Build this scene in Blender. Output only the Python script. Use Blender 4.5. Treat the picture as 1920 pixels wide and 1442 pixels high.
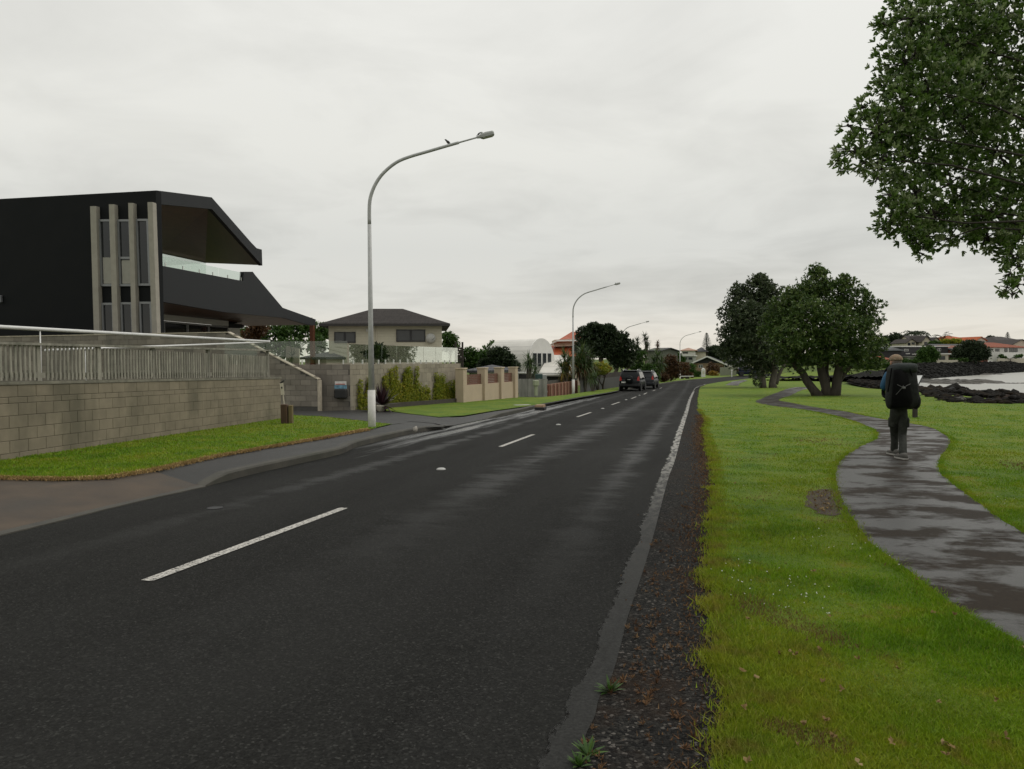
import bpy, bmesh, math, random
import numpy as np
from mathutils import Vector, Matrix
from mathutils.geometry import delaunay_2d_cdt
random.seed(7); RNG = np.random.default_rng(11)
PI = math.pi
scene = bpy.context.scene
for o in list(bpy.data.objects): bpy.data.objects.remove(o)
COL = scene.collection

# ------------------------------------------------------------------ camera
FPX, CX, CY = 1370.0, 960.0, 721.0
PITCH, ROLL = math.atan(41 / FPX), math.radians(0.4)
EYE = Vector((0, 0, 1.5))
M3 = Matrix.Rotation(PI / 2 - PITCH, 3, 'X') @ Matrix.Rotation(-ROLL, 3, 'Z')
cam_d = bpy.data.cameras.new('camera'); cam = bpy.data.objects.new('camera', cam_d); COL.objects.link(cam)
cam_d.sensor_width = 36; cam_d.lens = FPX / 1920 * 36; cam_d.clip_start = .05; cam_d.clip_end = 6000
cam.location = EYE; cam.rotation_euler = M3.to_euler()
scene.camera = cam
scene.render.resolution_x, scene.render.resolution_y = 1024, 769

# ------------------------------------------------------------------ sky, sun, exposure
SUN_EL, SUN_AZ = math.radians(52), math.radians(75)      # azimuth: clockwise from +Y (ahead of the camera, to the right)
world = bpy.data.worlds.new('World'); scene.world = world; world.use_nodes = True
wn, wl = world.node_tree.nodes, world.node_tree.links
wn.clear()
def wnode(t, **k):
    n = wn.new(t)
    for a, b in k.items(): setattr(n, a, b)
    return n
w_out = wnode('ShaderNodeOutputWorld'); w_bg = wnode('ShaderNodeBackground'); w_bg.inputs[1].default_value = .1
sky = wnode('ShaderNodeTexSky', sky_type='NISHITA', sun_disc=False, sun_elevation=SUN_EL, sun_rotation=SUN_AZ)
tc = wnode('ShaderNodeTexCoord'); sep = wnode('ShaderNodeSeparateXYZ'); wl.new(tc.outputs['Generated'], sep.inputs[0])
def wmath(op, a, b=None, clamp=False):
    n = wnode('ShaderNodeMath', operation=op, use_clamp=clamp)
    for i, v in enumerate((a, b)):
        if v is None: continue
        if isinstance(v, (int, float)): n.inputs[i].default_value = v
        else: wl.new(v, n.inputs[i])
    return n.outputs[0]
zc = wmath('MAXIMUM', sep.outputs[2], 0.0)
den = wmath('ADD', zc, .10)
cmb = wnode('ShaderNodeCombineXYZ')
wl.new(wmath('DIVIDE', sep.outputs[0], den), cmb.inputs[0]); wl.new(wmath('DIVIDE', sep.outputs[1], den), cmb.inputs[1])
def wnoise(scale, detail, rough, dist, off):
    mp = wnode('ShaderNodeMapping'); mp.inputs['Location'].default_value = off; wl.new(cmb.outputs[0], mp.inputs[0])
    n = wnode('ShaderNodeTexNoise'); wl.new(mp.outputs[0], n.inputs[0])
    n.inputs['Scale'].default_value = scale; n.inputs['Detail'].default_value = detail
    n.inputs['Roughness'].default_value = rough; n.inputs['Distortion'].default_value = dist
    return n.outputs[0]
n_big = wnoise(.55, 5, .55, .5, (3.1, 1.7, 0)); n_mid = wnoise(1.5, 9, .56, .5, (7.3, 2.2, 1))
grad = wnode('ShaderNodeValToRGB'); wl.new(zc, grad.inputs[0])
e = grad.color_ramp.elements
e[0].position = 0; e[0].color = (.80, .75, .65, 1)
e[1].position = 1; e[1].color = (1.0, .995, .96, 1)
for p, c in ((.035, (.78, .74, .66)), (.075, (.70, .69, .64)), (.15, (.68, .68, .64)), (.27, (.785, .78, .73)), (.42, (.83, .825, .78))):
    q = e.new(p); q.color = (*c, 1)
cl = wmath('ADD', wmath('MULTIPLY', wmath('SUBTRACT', n_big, .5), .5), wmath('MULTIPLY', wmath('SUBTRACT', n_mid, .5), .42))
cl = wmath('ADD', wmath('MAXIMUM', wmath('MINIMUM', cl, .045), -.16), 1.0)
cl10 = wmath('MULTIPLY', cl, 10.0)
vm = wnode('ShaderNodeVectorMath', operation='SCALE'); wl.new(grad.outputs[0], vm.inputs[0]); wl.new(cl10, vm.inputs['Scale'])
mx = wnode('ShaderNodeMixRGB'); mx.inputs[0].default_value = .96
wl.new(sky.outputs[0], mx.inputs[1]); wl.new(vm.outputs[0], mx.inputs[2])
wl.new(mx.outputs[0], w_bg.inputs[0]); wl.new(w_bg.outputs[0], w_out.inputs[0])
sun_d = bpy.data.lights.new('sun', 'SUN'); sun_d.energy = 1.1; sun_d.angle = math.radians(25); sun_d.color = (1, .96, .9)
sun = bpy.data.objects.new('sun', sun_d); COL.objects.link(sun); sun.location = (20, 40, 60)
sun_dir = Vector((math.sin(SUN_AZ) * math.cos(SUN_EL), math.cos(SUN_AZ) * math.cos(SUN_EL), math.sin(SUN_EL)))
sun.rotation_euler = sun_dir.to_track_quat('Z', 'Y').to_euler()
vs = scene.view_settings
vs.view_transform = 'Standard'; vs.look = 'None'; vs.exposure = 0; vs.gamma = 1; vs.use_curve_mapping = False

# ------------------------------------------------------------------ where things are
def ray(px, py):
    return (M3 @ Vector(((px - CX) / FPX, (CY - py) / FPX, -1))).normalized()
_n = M3 @ Vector((0, 1, 21 / FPX)); GA, GB = -_n.x / _n.z, -_n.y / _n.z       # the road's plane falls gently ahead
def soft(t, lo, hi):
    t = np.asarray(t, float)
    return np.where(t < lo, t, lo + (hi - lo) * (1 - np.exp(-(np.maximum(t, lo) - lo) / (hi - lo))))
def ss(a, b, x):
    t = np.clip((np.asarray(x, float) - a) / (b - a), 0, 1); return t * t * (3 - 2 * t)
SEA = [(25.5, -40), (26, 20), (27.5, 37), (33, 54), (35, 67), (45, 94), (53, 109), (63, 121), (84, 146), (158, 222), (420, 420), (900, 420), (900, -400), (60, -400)]
def sea_sd(X, Y):
    """signed distance to the sea outline, positive inside"""
    X = np.asarray(X, float); Y = np.asarray(Y, float)
    d = np.full(X.shape, 1e9); ins = np.zeros(X.shape, bool)
    n = len(SEA)
    for i in range(n):
        ax, ay = SEA[i]; bx, by = SEA[(i + 1) % n]
        ex, ey = bx - ax, by - ay
        t = np.clip(((X - ax) * ex + (Y - ay) * ey) / (ex * ex + ey * ey), 0, 1)
        d = np.minimum(d, np.hypot(X - ax - t * ex, Y - ay - t * ey))
        c = ((ay > Y) != (by > Y)) & (X < ex * (Y - ay) / (ey if ey else 1e-9) + ax)
        ins ^= c
    return np.where(ins, d, -d)
def land(X, Y):
    X = np.asarray(X, float); Y = np.asarray(Y, float)
    h = GA * (soft(X, 25, 35) - soft(-X, 25, 35) + X * 0 if False else np.where(X > 0, soft(X, 25, 35), -soft(-X, 25, 35))) + GB * soft(Y, 55, 80)
    h = h + 2.1 * ss(42, 85, X) * ss(98, 128, Y) + 3.5 * ss(190, 340, Y) * ss(330, 190, X)
    return h
def T(X, Y): return float(land(X, Y))
def G(px, py, off=0.0):
    d = ray(px, py); a, b = .5, None
    f = lambda t: (EYE.z + d.z * t) - (T(d.x * t, d.y * t) + off)
    t = .6
    while t < 900:
        if f(t) < 0: b = t; break
        a = t; t *= 1.05
    if b is None: raise ValueError('no ground at %s %s' % (px, py))
    for _ in range(40):
        m = (a + b) / 2
        if f(m) < 0: b = m
        else: a = m
    return Vector((d.x * b, d.y * b, EYE.z + d.z * b))
def at(px, py, Y):
    d = ray(px, py); t = Y / d.y; return EYE + d * t
def onplane(px, py, a, b):
    """where the pixel's ray meets the upright plane over the plan line a-b"""
    d = ray(px, py); nx, ny = -(b[1] - a[1]), b[0] - a[0]
    t = (nx * a[0] + ny * a[1]) / (nx * d.x + ny * d.y)
    return EYE + d * t
def atz(px, py, z):
    d = ray(px, py); return EYE + d * ((z - EYE.z) / d.z)

# ------------------------------------------------------------------ objects
def wloc(o):
    v = Vector((0, 0, 0))
    while o is not None: v = v + o.location; o = o.parent
    return v
def tag(o, label=None, cat=None, group=None, kind=None):
    if label: o['label'] = label
    if cat: o['category'] = cat
    if group: o['group'] = group
    if kind: o['kind'] = kind
    return o
def thing(name, loc, label, cat, group=None):
    o = bpy.data.objects.new(name, None); o.empty_display_size = .2; COL.objects.link(o); o.location = loc
    return tag(o, label, cat, group)
def link_mesh(name, me, mat, parent=None, origin=None):
    """me is in world coordinates; move it under its parent (or to its own base point)"""
    o = bpy.data.objects.new(name, me)
    if parent is not None:
        base = wloc(parent); o.parent = parent
        me.transform(Matrix.Translation(-base))
    else:
        if origin is None:
            n = len(me.vertices); co = np.empty(n * 3); me.vertices.foreach_get('co', co); co = co.reshape(-1, 3)
            origin = Vector(((co[:, 0].min() + co[:, 0].max()) / 2, (co[:, 1].min() + co[:, 1].max()) / 2, co[:, 2].min()))
        me.transform(Matrix.Translation(-origin)); o.location = origin
    COL.objects.link(o)
    if mat: me.materials.append(mat)
    return o
def copy_tree(o, parent=None):
    c = o.copy(); COL.objects.link(c); c.parent = parent
    for ch in list(o.children): copy_tree(ch, c)
    return c
class MB:
    def __init__(s): s.v, s.f = [], []
    def add(s, vs, fs):
        k = len(s.v); s.v += [tuple(v) for v in vs]; s.f += [tuple(i + k for i in f) for f in fs]; return s
    def box(s, c, size, rz=0, M=None):
        x, y, z = (q / 2 for q in size); R = M or Matrix.Rotation(rz, 3, 'Z'); c = Vector(c)
        vs = [c + R @ Vector((a * x, b * y, d * z)) for a in (-1, 1) for b in (-1, 1) for d in (-1, 1)]
        return s.add(vs, [(0, 1, 3, 2), (4, 6, 7, 5), (0, 4, 5, 1), (2, 3, 7, 6), (0, 2, 6, 4), (1, 5, 7, 3)])
    def bevbox(s, c, size, b, rz=0, M=None):
        """box with all edges chamfered by b"""
        x, y, z = (q / 2 for q in size); R = M or Matrix.Rotation(rz, 3, 'Z'); c = Vector(c)
        bm = bmesh.new(); bmesh.ops.create_cube(bm, size=1)
        for v in bm.verts: v.co = Vector((v.co.x * 2 * x, v.co.y * 2 * y, v.co.z * 2 * z))
        bmesh.ops.bevel(bm, geom=bm.edges[:], offset=b, segments=1, affect='EDGES')
        bm.verts.index_update()
        s.add([c + R @ v.co for v in bm.verts], [[v.index for v in f.verts] for f in bm.faces]); bm.free(); return s
    def prism(s, poly, vec):
        n = len(poly); vec = Vector(vec); a = [Vector(p) for p in poly]
        s.add(a + [p + vec for p in a], [tuple(range(n))[::-1], tuple(range(n, 2 * n))] + [(i, (i + 1) % n, n + (i + 1) % n, n + i) for i in range(n)]); return s
    def loft(s, rings, cap=True, closed=True):
        n = len(rings[0]); k = len(s.v); s.v += [tuple(p) for r in rings for p in r]
        m = n if closed else n - 1
        for i in range(len(rings) - 1):
            for j in range(m):
                s.f.append((k + i * n + j, k + i * n + (j + 1) % n, k + (i + 1) * n + (j + 1) % n, k + (i + 1) * n + j))
        if cap and closed:
            s.f.append(tuple(k + j for j in range(n))[::-1]); s.f.append(tuple(k + (len(rings) - 1) * n + j for j in range(n)))
        return s
    def tube(s, path, rad, n=8, cap=True):
        path = [Vector(p) for p in path]; rad = [rad] * len(path) if isinstance(rad, (int, float)) else list(rad)
        rings = []; up = Vector((0, 0, 1))
        prev = None
        for i, p in enumerate(path):
            d = (path[min(i + 1, len(path) - 1)] - path[max(i - 1, 0)]).normalized()
            if prev is None:
                a = d.cross(up) if abs(d.z) < .95 else d.cross(Vector((1, 0, 0)))
            else: a = prev - d * prev.dot(d)
            a.normalize(); prev = a; b = d.cross(a)
            rings.append([p + (a * math.cos(2 * PI * j / n) + b * math.sin(2 * PI * j / n)) * rad[i] for j in range(n)])
        return s.loft(rings, cap)
    def lathe(s, c, prof, n=16, axis='Z', M=None):
        c = Vector(c); rings = []
        for r, h in prof:
            ring = []
            for j in range(n):
                v = Vector((r * math.cos(2 * PI * j / n), r * math.sin(2 * PI * j / n), h))
                if M is not None: v = M @ v
                ring.append(c + v)
            rings.append(ring)
        return s.loft(rings)
    def build(s, name, mat, parent=None, smooth=False, origin=None, fix=True):
        me = bpy.data.meshes.new(name); me.from_pydata(s.v, [], s.f); me.update()
        if fix:
            bm = bmesh.new(); bm.from_mesh(me); bmesh.ops.recalc_face_normals(bm, faces=bm.faces[:]); bm.to_mesh(me); bm.free()
        if smooth:
            for p in me.polygons: p.use_smooth = True
        return link_mesh(name, me, mat, parent, origin)
def catmull(pts, n=6):
    pts = [Vector(p) for p in pts]; out = []
    for i in range(len(pts) - 1):
        p0, p1, p2, p3 = pts[max(i - 1, 0)], pts[i], pts[i + 1], pts[min(i + 2, len(pts) - 1)]
        for k in range(n):
            t = k / n
            out.append(.5 * (2 * p1 + (p2 - p0) * t + (2 * p0 - 5 * p1 + 4 * p2 - p3) * t * t + (3 * p1 - p0 - 3 * p2 + p3) * t ** 3))
    out.append(pts[-1]); return out
def ragged(pts, amp, step=.12, seed=0):
    """resample a plan polyline and push its points sideways a little"""
    r = random.Random(seed); out = []
    for a, b in zip(pts[:-1], pts[1:]):
        a2, b2 = Vector((a[0], a[1])), Vector((b[0], b[1])); L = (b2 - a2).length; d = (b2 - a2) / max(L, 1e-6)
        st = max(step, a2.length * .012); n = max(1, int(L / st))
        for k in range(n):
            q = a2 + d * (L * k / n); w = r.gauss(0, amp); out.append(q + Vector((-d.y, d.x)) * w)
    out.append(Vector((pts[-1][0], pts[-1][1]))); return out
def sheet(name, outline, off, mat, step=2.0, holes=(), zfun=None, kind='structure'):
    """flat-lying surface draped on the land, cut out by its plan outline"""
    P = [Vector((p[0], p[1])) for p in outline]
    xs = [p.x for p in P]; ys = [p.y for p in P]
    n0 = len(P); edges = [(i, (i + 1) % n0) for i in range(n0)]
    verts = list(P)
    px = np.array([p.x for p in P]); py = np.array([p.y for p in P])
    def inside(x, y):
        c = False; j = n0 - 1
        for i in range(n0):
            if (py[i] > y) != (py[j] > y) and x < (px[j] - px[i]) * (y - py[i]) / (py[j] - py[i]) + px[i]: c = not c
            j = i
        return c
    y = min(ys) + step / 2
    while y < max(ys):
        st = max(step, y * .035)
        x = min(xs) + st / 2
        while x < max(xs):
            if inside(x, y): verts.append(Vector((x, y)))
            x += st
        y += st
    v, e_, f, *_ = delaunay_2d_cdt(verts, edges, [list(range(n0))], 1, 1e-5)
    zf = zfun or (lambda x, y: T(x, y))
    vs = [(p.x, p.y, zf(p.x, p.y) + (off(p.x, p.y) if callable(off) else off)) for p in v]
    me = bpy.data.meshes.new(name); me.from_pydata(vs, [], [list(q) for q in f]); me.update()
    bm = bmesh.new(); bm.from_mesh(me)
    for fc in bm.faces:
        if fc.normal.z < 0: fc.normal_flip()
    bm.to_mesh(me); bm.free()
    for p in me.polygons: p.use_smooth = True
    o = link_mesh(name, me, mat); tag(o, kind=kind); return o

# ------------------------------------------------------------------ materials
class NT:
    def __init__(s, name):
        s.m = bpy.data.materials.new(name); s.m.use_nodes = True; s.t = s.m.node_tree; s.n = s.t.nodes; s.l = s.t.links
        s.b = s.n['Principled BSDF']; s.out = s.n['Material Output']; s._pos = None
    def node(s, t, **k):
        q = s.n.new(t)
        for a, b in k.items(): setattr(q, a, b)
        return q
    def inp(s, sock, v):
        if isinstance(v, bpy.types.NodeSocket): s.l.new(v, sock)
        elif isinstance(v, (tuple, list)) and len(v) == 3 and sock.type == 'RGBA': sock.default_value = (*v, 1)
        else: sock.default_value = v
    def pos(s, scale=(1, 1, 1), rz=0, obj=False, loc=(0, 0, 0)):
        src = s.node('ShaderNodeTexCoord').outputs['Object'] if obj else s.node('ShaderNodeNewGeometry').outputs['Position']
        mp = s.node('ShaderNodeMapping', vector_type='POINT'); s.l.new(src, mp.inputs[0])
        if rz:
            mp.inputs['Rotation'].default_value = (0, 0, rz); mp.inputs['Location'].default_value = loc
            m2 = s.node('ShaderNodeMapping'); s.l.new(mp.outputs[0], m2.inputs[0]); m2.inputs['Scale'].default_value = scale; return m2.outputs[0]
        mp.inputs['Scale'].default_value = scale; mp.inputs['Location'].default_value = loc
        return mp.outputs[0]
    def noise(s, vec, scale=1, detail=4, rough=.55, dist=0):
        q = s.node('ShaderNodeTexNoise'); s.l.new(vec, q.inputs[0])
        q.inputs['Scale'].default_value = scale; q.inputs['Detail'].default_value = detail
        q.inputs['Roughness'].default_value = rough; q.inputs['Distortion'].default_value = dist
        return q.outputs[0]
    def voro(s, vec, scale, feature='F1', out='Distance'):
        q = s.node('ShaderNodeTexVoronoi', feature=feature); s.l.new(vec, q.inputs[0]); q.inputs['Scale'].default_value = scale; return q.outputs[out]
    def ramp(s, fac, *stops):
        q = s.node('ShaderNodeValToRGB'); s.inp(q.inputs[0], fac); el = q.color_ramp.elements
        def c4(c): return (c, c, c, 1) if isinstance(c, (int, float)) else (*c, 1)
        el[0].position, el[0].color = stops[0][0], c4(stops[0][1]); el[1].position, el[1].color = stops[-1][0], c4(stops[-1][1])
        for p, c in stops[1:-1]: z = el.new(p); z.color = c4(c)
        return q.outputs[0]
    def math(s, op, a, b=0.0, clamp=False):
        q = s.node('ShaderNodeMath', operation=op, use_clamp=clamp); s.inp(q.inputs[0], a); s.inp(q.inputs[1], b); return q.outputs[0]
    def mix(s, fac, a, b, blend='MIX'):
        q = s.node('ShaderNodeMixRGB', blend_type=blend); s.inp(q.inputs[0], fac); s.inp(q.inputs[1], a); s.inp(q.inputs[2], b); return q.outputs[0]
    def xyz(s, vec):
        q = s.node('ShaderNodeSeparateXYZ'); s.l.new(vec, q.inputs[0]); return q.outputs
    def bump(s, h, strength=.3, dist=.01):
        q = s.node('ShaderNodeBump'); s.inp(q.inputs['Height'], h); q.inputs['Strength'].default_value = strength; q.inputs['Distance'].default_value = dist
        s.l.new(q.outputs[0], s.b.inputs['Normal']); return q
    def attr(s, name): return s.node('ShaderNodeAttribute', attribute_name=name).outputs
    def objrand(s): return s.node('ShaderNodeObjectInfo').outputs['Random']
    def set(s, color=None, rough=None, metal=None, spec=None, **k):
        if color is not None: s.inp(s.b.inputs['Base Color'], color)
        if rough is not None: s.inp(s.b.inputs['Roughness'], rough)
        if metal is not None: s.inp(s.b.inputs['Metallic'], metal)
        if spec is not None: s.inp(s.b.inputs['Specular IOR Level'], spec)
        for a, b in k.items(): s.inp(s.b.inputs[a], b)
        return s.m
def mul(c, k): return tuple(min(1, q * k) for q in c)
def pmat(name, c, var=.25, scale=3, rough=.7, bump=.15, bscale=None, metal=0, spec=.4, streak=False, objvar=0, stain=None, detail=6):
    """a plain surface with mottling, fine relief and, if wanted, its own stains"""
    t = NT(name); v = t.pos((1, 1, .25) if streak else (1, 1, 1))
    n1 = t.noise(v, scale, detail, .6)
    col = t.ramp(n1, (.3, mul(c, 1 - var)), (.7, mul(c, 1 + var)))
    if stain:
        n3 = t.noise(t.pos((1, 1, .5), loc=(5, 2, 3)), scale * .35, 5, .6)
        col = t.mix(t.ramp(n3, (.5, 0.0), (.68, .8)), col, stain)
    if objvar:
        r = t.math('ADD', t.math('MULTIPLY', t.objrand(), 2 * objvar), 1 - objvar)
        q = t.node('ShaderNodeVectorMath', operation='SCALE'); t.l.new(col, q.inputs[0]); t.l.new(r, q.inputs['Scale']); col = q.outputs[0]
    t.set(col, t.ramp(n1, (.2, max(0, rough - .1)), (.8, min(1, rough + .1))), metal, spec)
    if bump: t.bump(t.noise(t.pos(), bscale or scale * 12, 4, .6), bump, .01)
    return t.m
# ================================================================== the ground
ROAD_RZ = math.radians(14.25)
_c0 = G(275, 1090)
def road_frame(t):
    """lateral distance from the centre line (+ right) and distance along it"""
    geo = t.node('ShaderNodeNewGeometry').outputs['Position']
    q = t.node('ShaderNodeVectorMath', operation='SUBTRACT'); t.l.new(geo, q.inputs[0]); q.inputs[1].default_value = _c0
    m = t.node('ShaderNodeMapping', vector_type='POINT'); t.l.new(q.outputs[0], m.inputs[0]); m.inputs['Rotation'].default_value = (0, 0, ROAD_RZ)
    return m.outputs[0]
def vscale(t, v, s):
    m = t.node('ShaderNodeMapping'); t.l.new(v, m.inputs[0]); m.inputs['Scale'].default_value = s; return m.outputs[0]

def make_asphalt(name, base, wet=True):
    t = NT(name); p = t.pos(); rf = road_frame(t); X, Y, Z = t.xyz(rf)
    fine = t.noise(p, 140, 3, .7); big = t.noise(vscale(t, rf, (.9, .16, 1)), 1.0, 5, .6)
    chips = t.voro(p, 95, out='Color'); chip = t.math('ADD', t.xyz(chips)[0], 0)
    col = t.ramp(chip, (0, mul(base, .45)), (.75, base), (.93, mul(base, 1.45)), (1, mul(base, 2.6)))
    col = t.mix(t.ramp(big, (.3, 0.0), (.75, .35)), col, mul(base, 1.5))
    rough = t.ramp(big, (.3, .82), (.7, .7))
    if wet:
        lane = lambda c, w: t.math('SUBTRACT', 1.0, t.math('DIVIDE', t.math('ABSOLUTE', t.math('SUBTRACT', X, c)), w), True)
        trk = t.math('MAXIMUM', t.math('MAXIMUM', lane(1.15, .8), lane(2.75, .5)), lane(-1.3, .45))
        n = t.noise(vscale(t, rf, (1.15, 2.0, 1)), 1.0, 8, .72)
        along = t.math('MULTIPLY', t.ramp(t.math('DIVIDE', Y, 40.0), (.0, .1), (.22, 1.0), (.6, .8), (1, .3)), 1.0)
        m1 = t.math('MULTIPLY', t.ramp(t.math('ADD', t.math('MULTIPLY', trk, .3), t.math('MULTIPLY', n, .75)), (.52, 0.0), (.68, 1.0)), along)
        n2 = t.noise(vscale(t, rf, (3.0, .3, 1)), 1.0, 6, .65)
        gut = t.math('MULTIPLY', t.math('MAXIMUM', lane(-2.75, .75), t.math('MULTIPLY', lane(-2.2, .9), .9)), t.ramp(t.math('DIVIDE', Y, 50.0), (.08, .25), (.25, 1.0), (.75, 1.0), (.95, .3)))
        m2 = t.ramp(t.math('ADD', t.math('MULTIPLY', gut, .4), t.math('MULTIPLY', n2, .6)), (.5, 0.0), (.66, 1.0))
        wetm = t.math('MAXIMUM', t.math('MULTIPLY', m1, .38), m2)
        rough = t.mix(wetm, rough, (.26, .26, .26))
        col = t.mix(t.math('MULTIPLY', wetm, .5), col, mul(base, .8))
        t.set(col, rough, 0, t.math('ADD', t.math('MULTIPLY', wetm, .4), .06))
        q = t.node('ShaderNodeBump'); t.inp(q.inputs['Height'], t.math('ADD', chip, t.math('MULTIPLY', fine, .5)))
        t.inp(q.inputs['Strength'], t.math('SUBTRACT', .65, t.math('MULTIPLY', wetm, .5))); q.inputs['Distance'].default_value = .006
        t.l.new(q.outputs[0], t.b.inputs['Normal'])
    else:
        t.set(col, rough, 0, .4); t.bump(t.math('ADD', chip, fine), .6, .006)
    return t.m
M_ASPH = make_asphalt('asphalt', (.0165, .0165, .0152))
def make_gravel():
    t = NT('shoulder_gravel'); p = t.pos()
    c = t.xyz(t.voro(p, 75, out='Color'))[0]; d = t.voro(p, 75); n = t.noise(p, 1.6, 6, .65); n2 = t.noise(p, 5.5, 6, .7)
    col = t.ramp(c, (0, (.004, .004, .004)), (.6, (.016, .0155, .014)), (.92, (.034, .032, .028)), (1, (.11, .10, .09)))
    col = t.mix(t.ramp(n, (.5, 0.0), (.68, .75)), col, (.028, .017, .010))
    col = t.mix(t.ramp(n2, (.6, 0.0), (.74, .6)), col, (.032, .027, .010))
    t.set(col, .85, 0, .1); t.bump(t.math('SUBTRACT', c, d), .8, .01); return t.m
M_GRAVEL = make_gravel()
def make_lawn(name, k=1.0):
    t = NT(name); p = t.pos(); a = t.noise(p, .35, 5, .6); b = t.noise(p, 1.7, 6, .65); c = t.noise(p, 9, 5, .7); f = t.noise(p, 70, 3, .7)
    col = t.ramp(b, (.3, (.060 * k, .125 * k, .008)), (.5, (.11 * k, .185 * k, .010)), (.72, (.18 * k, .22 * k, .014)))
    col = t.mix(t.ramp(a, (.46, 0.0), (.66, .75)), col, (.185 * k, .23 * k, .016))
    col = t.mix(t.ramp(t.math('MULTIPLY', c, b), (.30, 0.0), (.40, .55)), col, (.20, .135, .035))
    col = t.mix(t.ramp(f, (.3, .55), (.62, 0.0)), col, (.02, .04, .004))
    t.set(col, .85, 0, .2); t.bump(t.math('ADD', f, t.math('MULTIPLY', c, .8)), .7, .03); return t.m
M_LAWN = make_lawn('lawn'); M_LAWN2 = make_lawn('verge_lawn', .95)
def make_path():
    t = NT('wet_path'); p = t.pos()
    n = t.noise(t.pos((.85, 1.25, 1)), 1.3, 8, .66, .12); f = t.noise(p, 160, 3, .7); m = t.noise(p, 22, 4, .6)
    wet = t.ramp(n, (.45, 0.0), (.54, 1.0))
    col = t.mix(wet, t.ramp(m, (.3, (.030, .029, .027)), (.7, (.047, .045, .041))), t.ramp(m, (.3, (.016, .011, .0065)), (.7, (.027, .0185, .011))))
    t.set(col, t.mix(wet, (.36, .36, .36), (.6, .6, .6)), 0, t.mix(wet, (.25,) * 3, (.07,) * 3)); t.bump(f, .35, .004); return t.m
M_PATH = make_path()
M_FOOT = pmat('footpath_asphalt', (.026, .0255, .024), .35, 1.3, .55, .5, 120, spec=.22)
M_CONC = pmat('old_concrete_driveway', (.062, .046, .032), .3, 2.2, .8, .5, 90, stain=(.045, .038, .03))
M_KERB = pmat('kerb_concrete', (.045, .042, .033), .4, 3, .7, .6, 40, stain=(.028, .03, .018))
M_SOIL = pmat('soil', (.05, .036, .022), .4, 6, .9, .8, 40)
M_DRY = pmat('dry_grass_edge', (.30, .19, .075), .4, 12, .9, .8, 60)

# the land itself, one sheet from behind the camera to the horizon
def build_land():
    xs = np.concatenate([-np.geomspace(1500, 60, 26), np.linspace(-55, 100, 78), np.geomspace(106, 1500, 34)])
    ys = np.concatenate([[-400, -150, -60, -30, -15], np.linspace(-8, 150, 80), np.geomspace(155, 2600, 46)])
    X, Y = np.meshgrid(xs, ys); Z = land(X, Y) - .16
    sd = sea_sd(X, Y); Z = np.where(sd > -2, Z + (-3.6 - Z) * ss(-2, 5, sd), Z)
    nx, ny = len(xs), len(ys); v = np.stack([X, Y, Z], -1).reshape(-1, 3)
    f = [(j * nx + i, j * nx + i + 1, (j + 1) * nx + i + 1, (j + 1) * nx + i) for j in range(ny - 1) for i in range(nx - 1)]
    me = bpy.data.meshes.new('ground'); me.from_pydata(v.tolist(), [], f); me.update()
    for p in me.polygons: p.use_smooth = True
    tag(link_mesh('ground', me, make_lawn('far_grass', .6)), kind='structure')
build_land()
def make_water():
    t = NT('water'); p = t.pos((.25, 1.2, 1))
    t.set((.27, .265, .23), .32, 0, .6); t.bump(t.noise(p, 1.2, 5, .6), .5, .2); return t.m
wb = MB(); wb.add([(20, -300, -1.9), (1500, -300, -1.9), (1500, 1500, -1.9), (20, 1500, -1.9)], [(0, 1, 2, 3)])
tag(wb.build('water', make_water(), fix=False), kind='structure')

# road outline
KERB1 = [(-560, 1135), (-300, 1075), (0, 1004), (103, 979), (207, 953), (293, 933), (383, 913)]      # driveway lip, then the first kerb
KERB1B = [(383, 913), (443, 897), (487, 886), (563, 869), (640, 851), (669, 838), (736, 821), (779, 812), (852, 798)]
KERB2 = [(913, 786), (955, 777.5), (1011, 764), (1057, 752), (1103, 744), (1163, 733), (1235, 721.5), (1282, 714.5), (1314, 711.7), (1345, 709.4), (1370, 707), (1407, 704.3), (1440, 702)]
EDGE_R = [(1040, 1620), (1093, 1398), (1115, 1346), (1124, 1310), (1148, 1267), (1167, 1199), (1176, 1162), (1194, 1107), (1210, 1058), (1226.6, 1000), (1253, 898), (1266.5, 860), (1280, 808), (1291, 769.6), (1296, 749), (1302, 735), (1307.5, 726.5), (1324, 720.5), (1345, 717), (1366, 714), (1387, 711.7), (1407, 709.6), (1440, 706)]
g2 = lambda L, off=0: [G(x, y, off) for x, y in L]
k1 = g2(KERB1); k1b = g2(KERB1B); k2 = g2(KERB2); er = g2(EDGE_R)
left_edge = k1 + k1b[1:] + k2
back_l = k1[0] + (k1[0] - k1[1]).normalized() * 8; back_r = er[0] + (er[0] - er[3]).normalized() * 8
far_l = k2[-1] + (k2[-1] - k2[-2]) * 1.2; far_r = er[-1] + (er[-1] - er[-2]) * 1.2
sheet('road', [back_l] + left_edge + [far_l, far_r] + er[::-1] + [back_r], 0.0, M_ASPH, 2.5)

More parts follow.
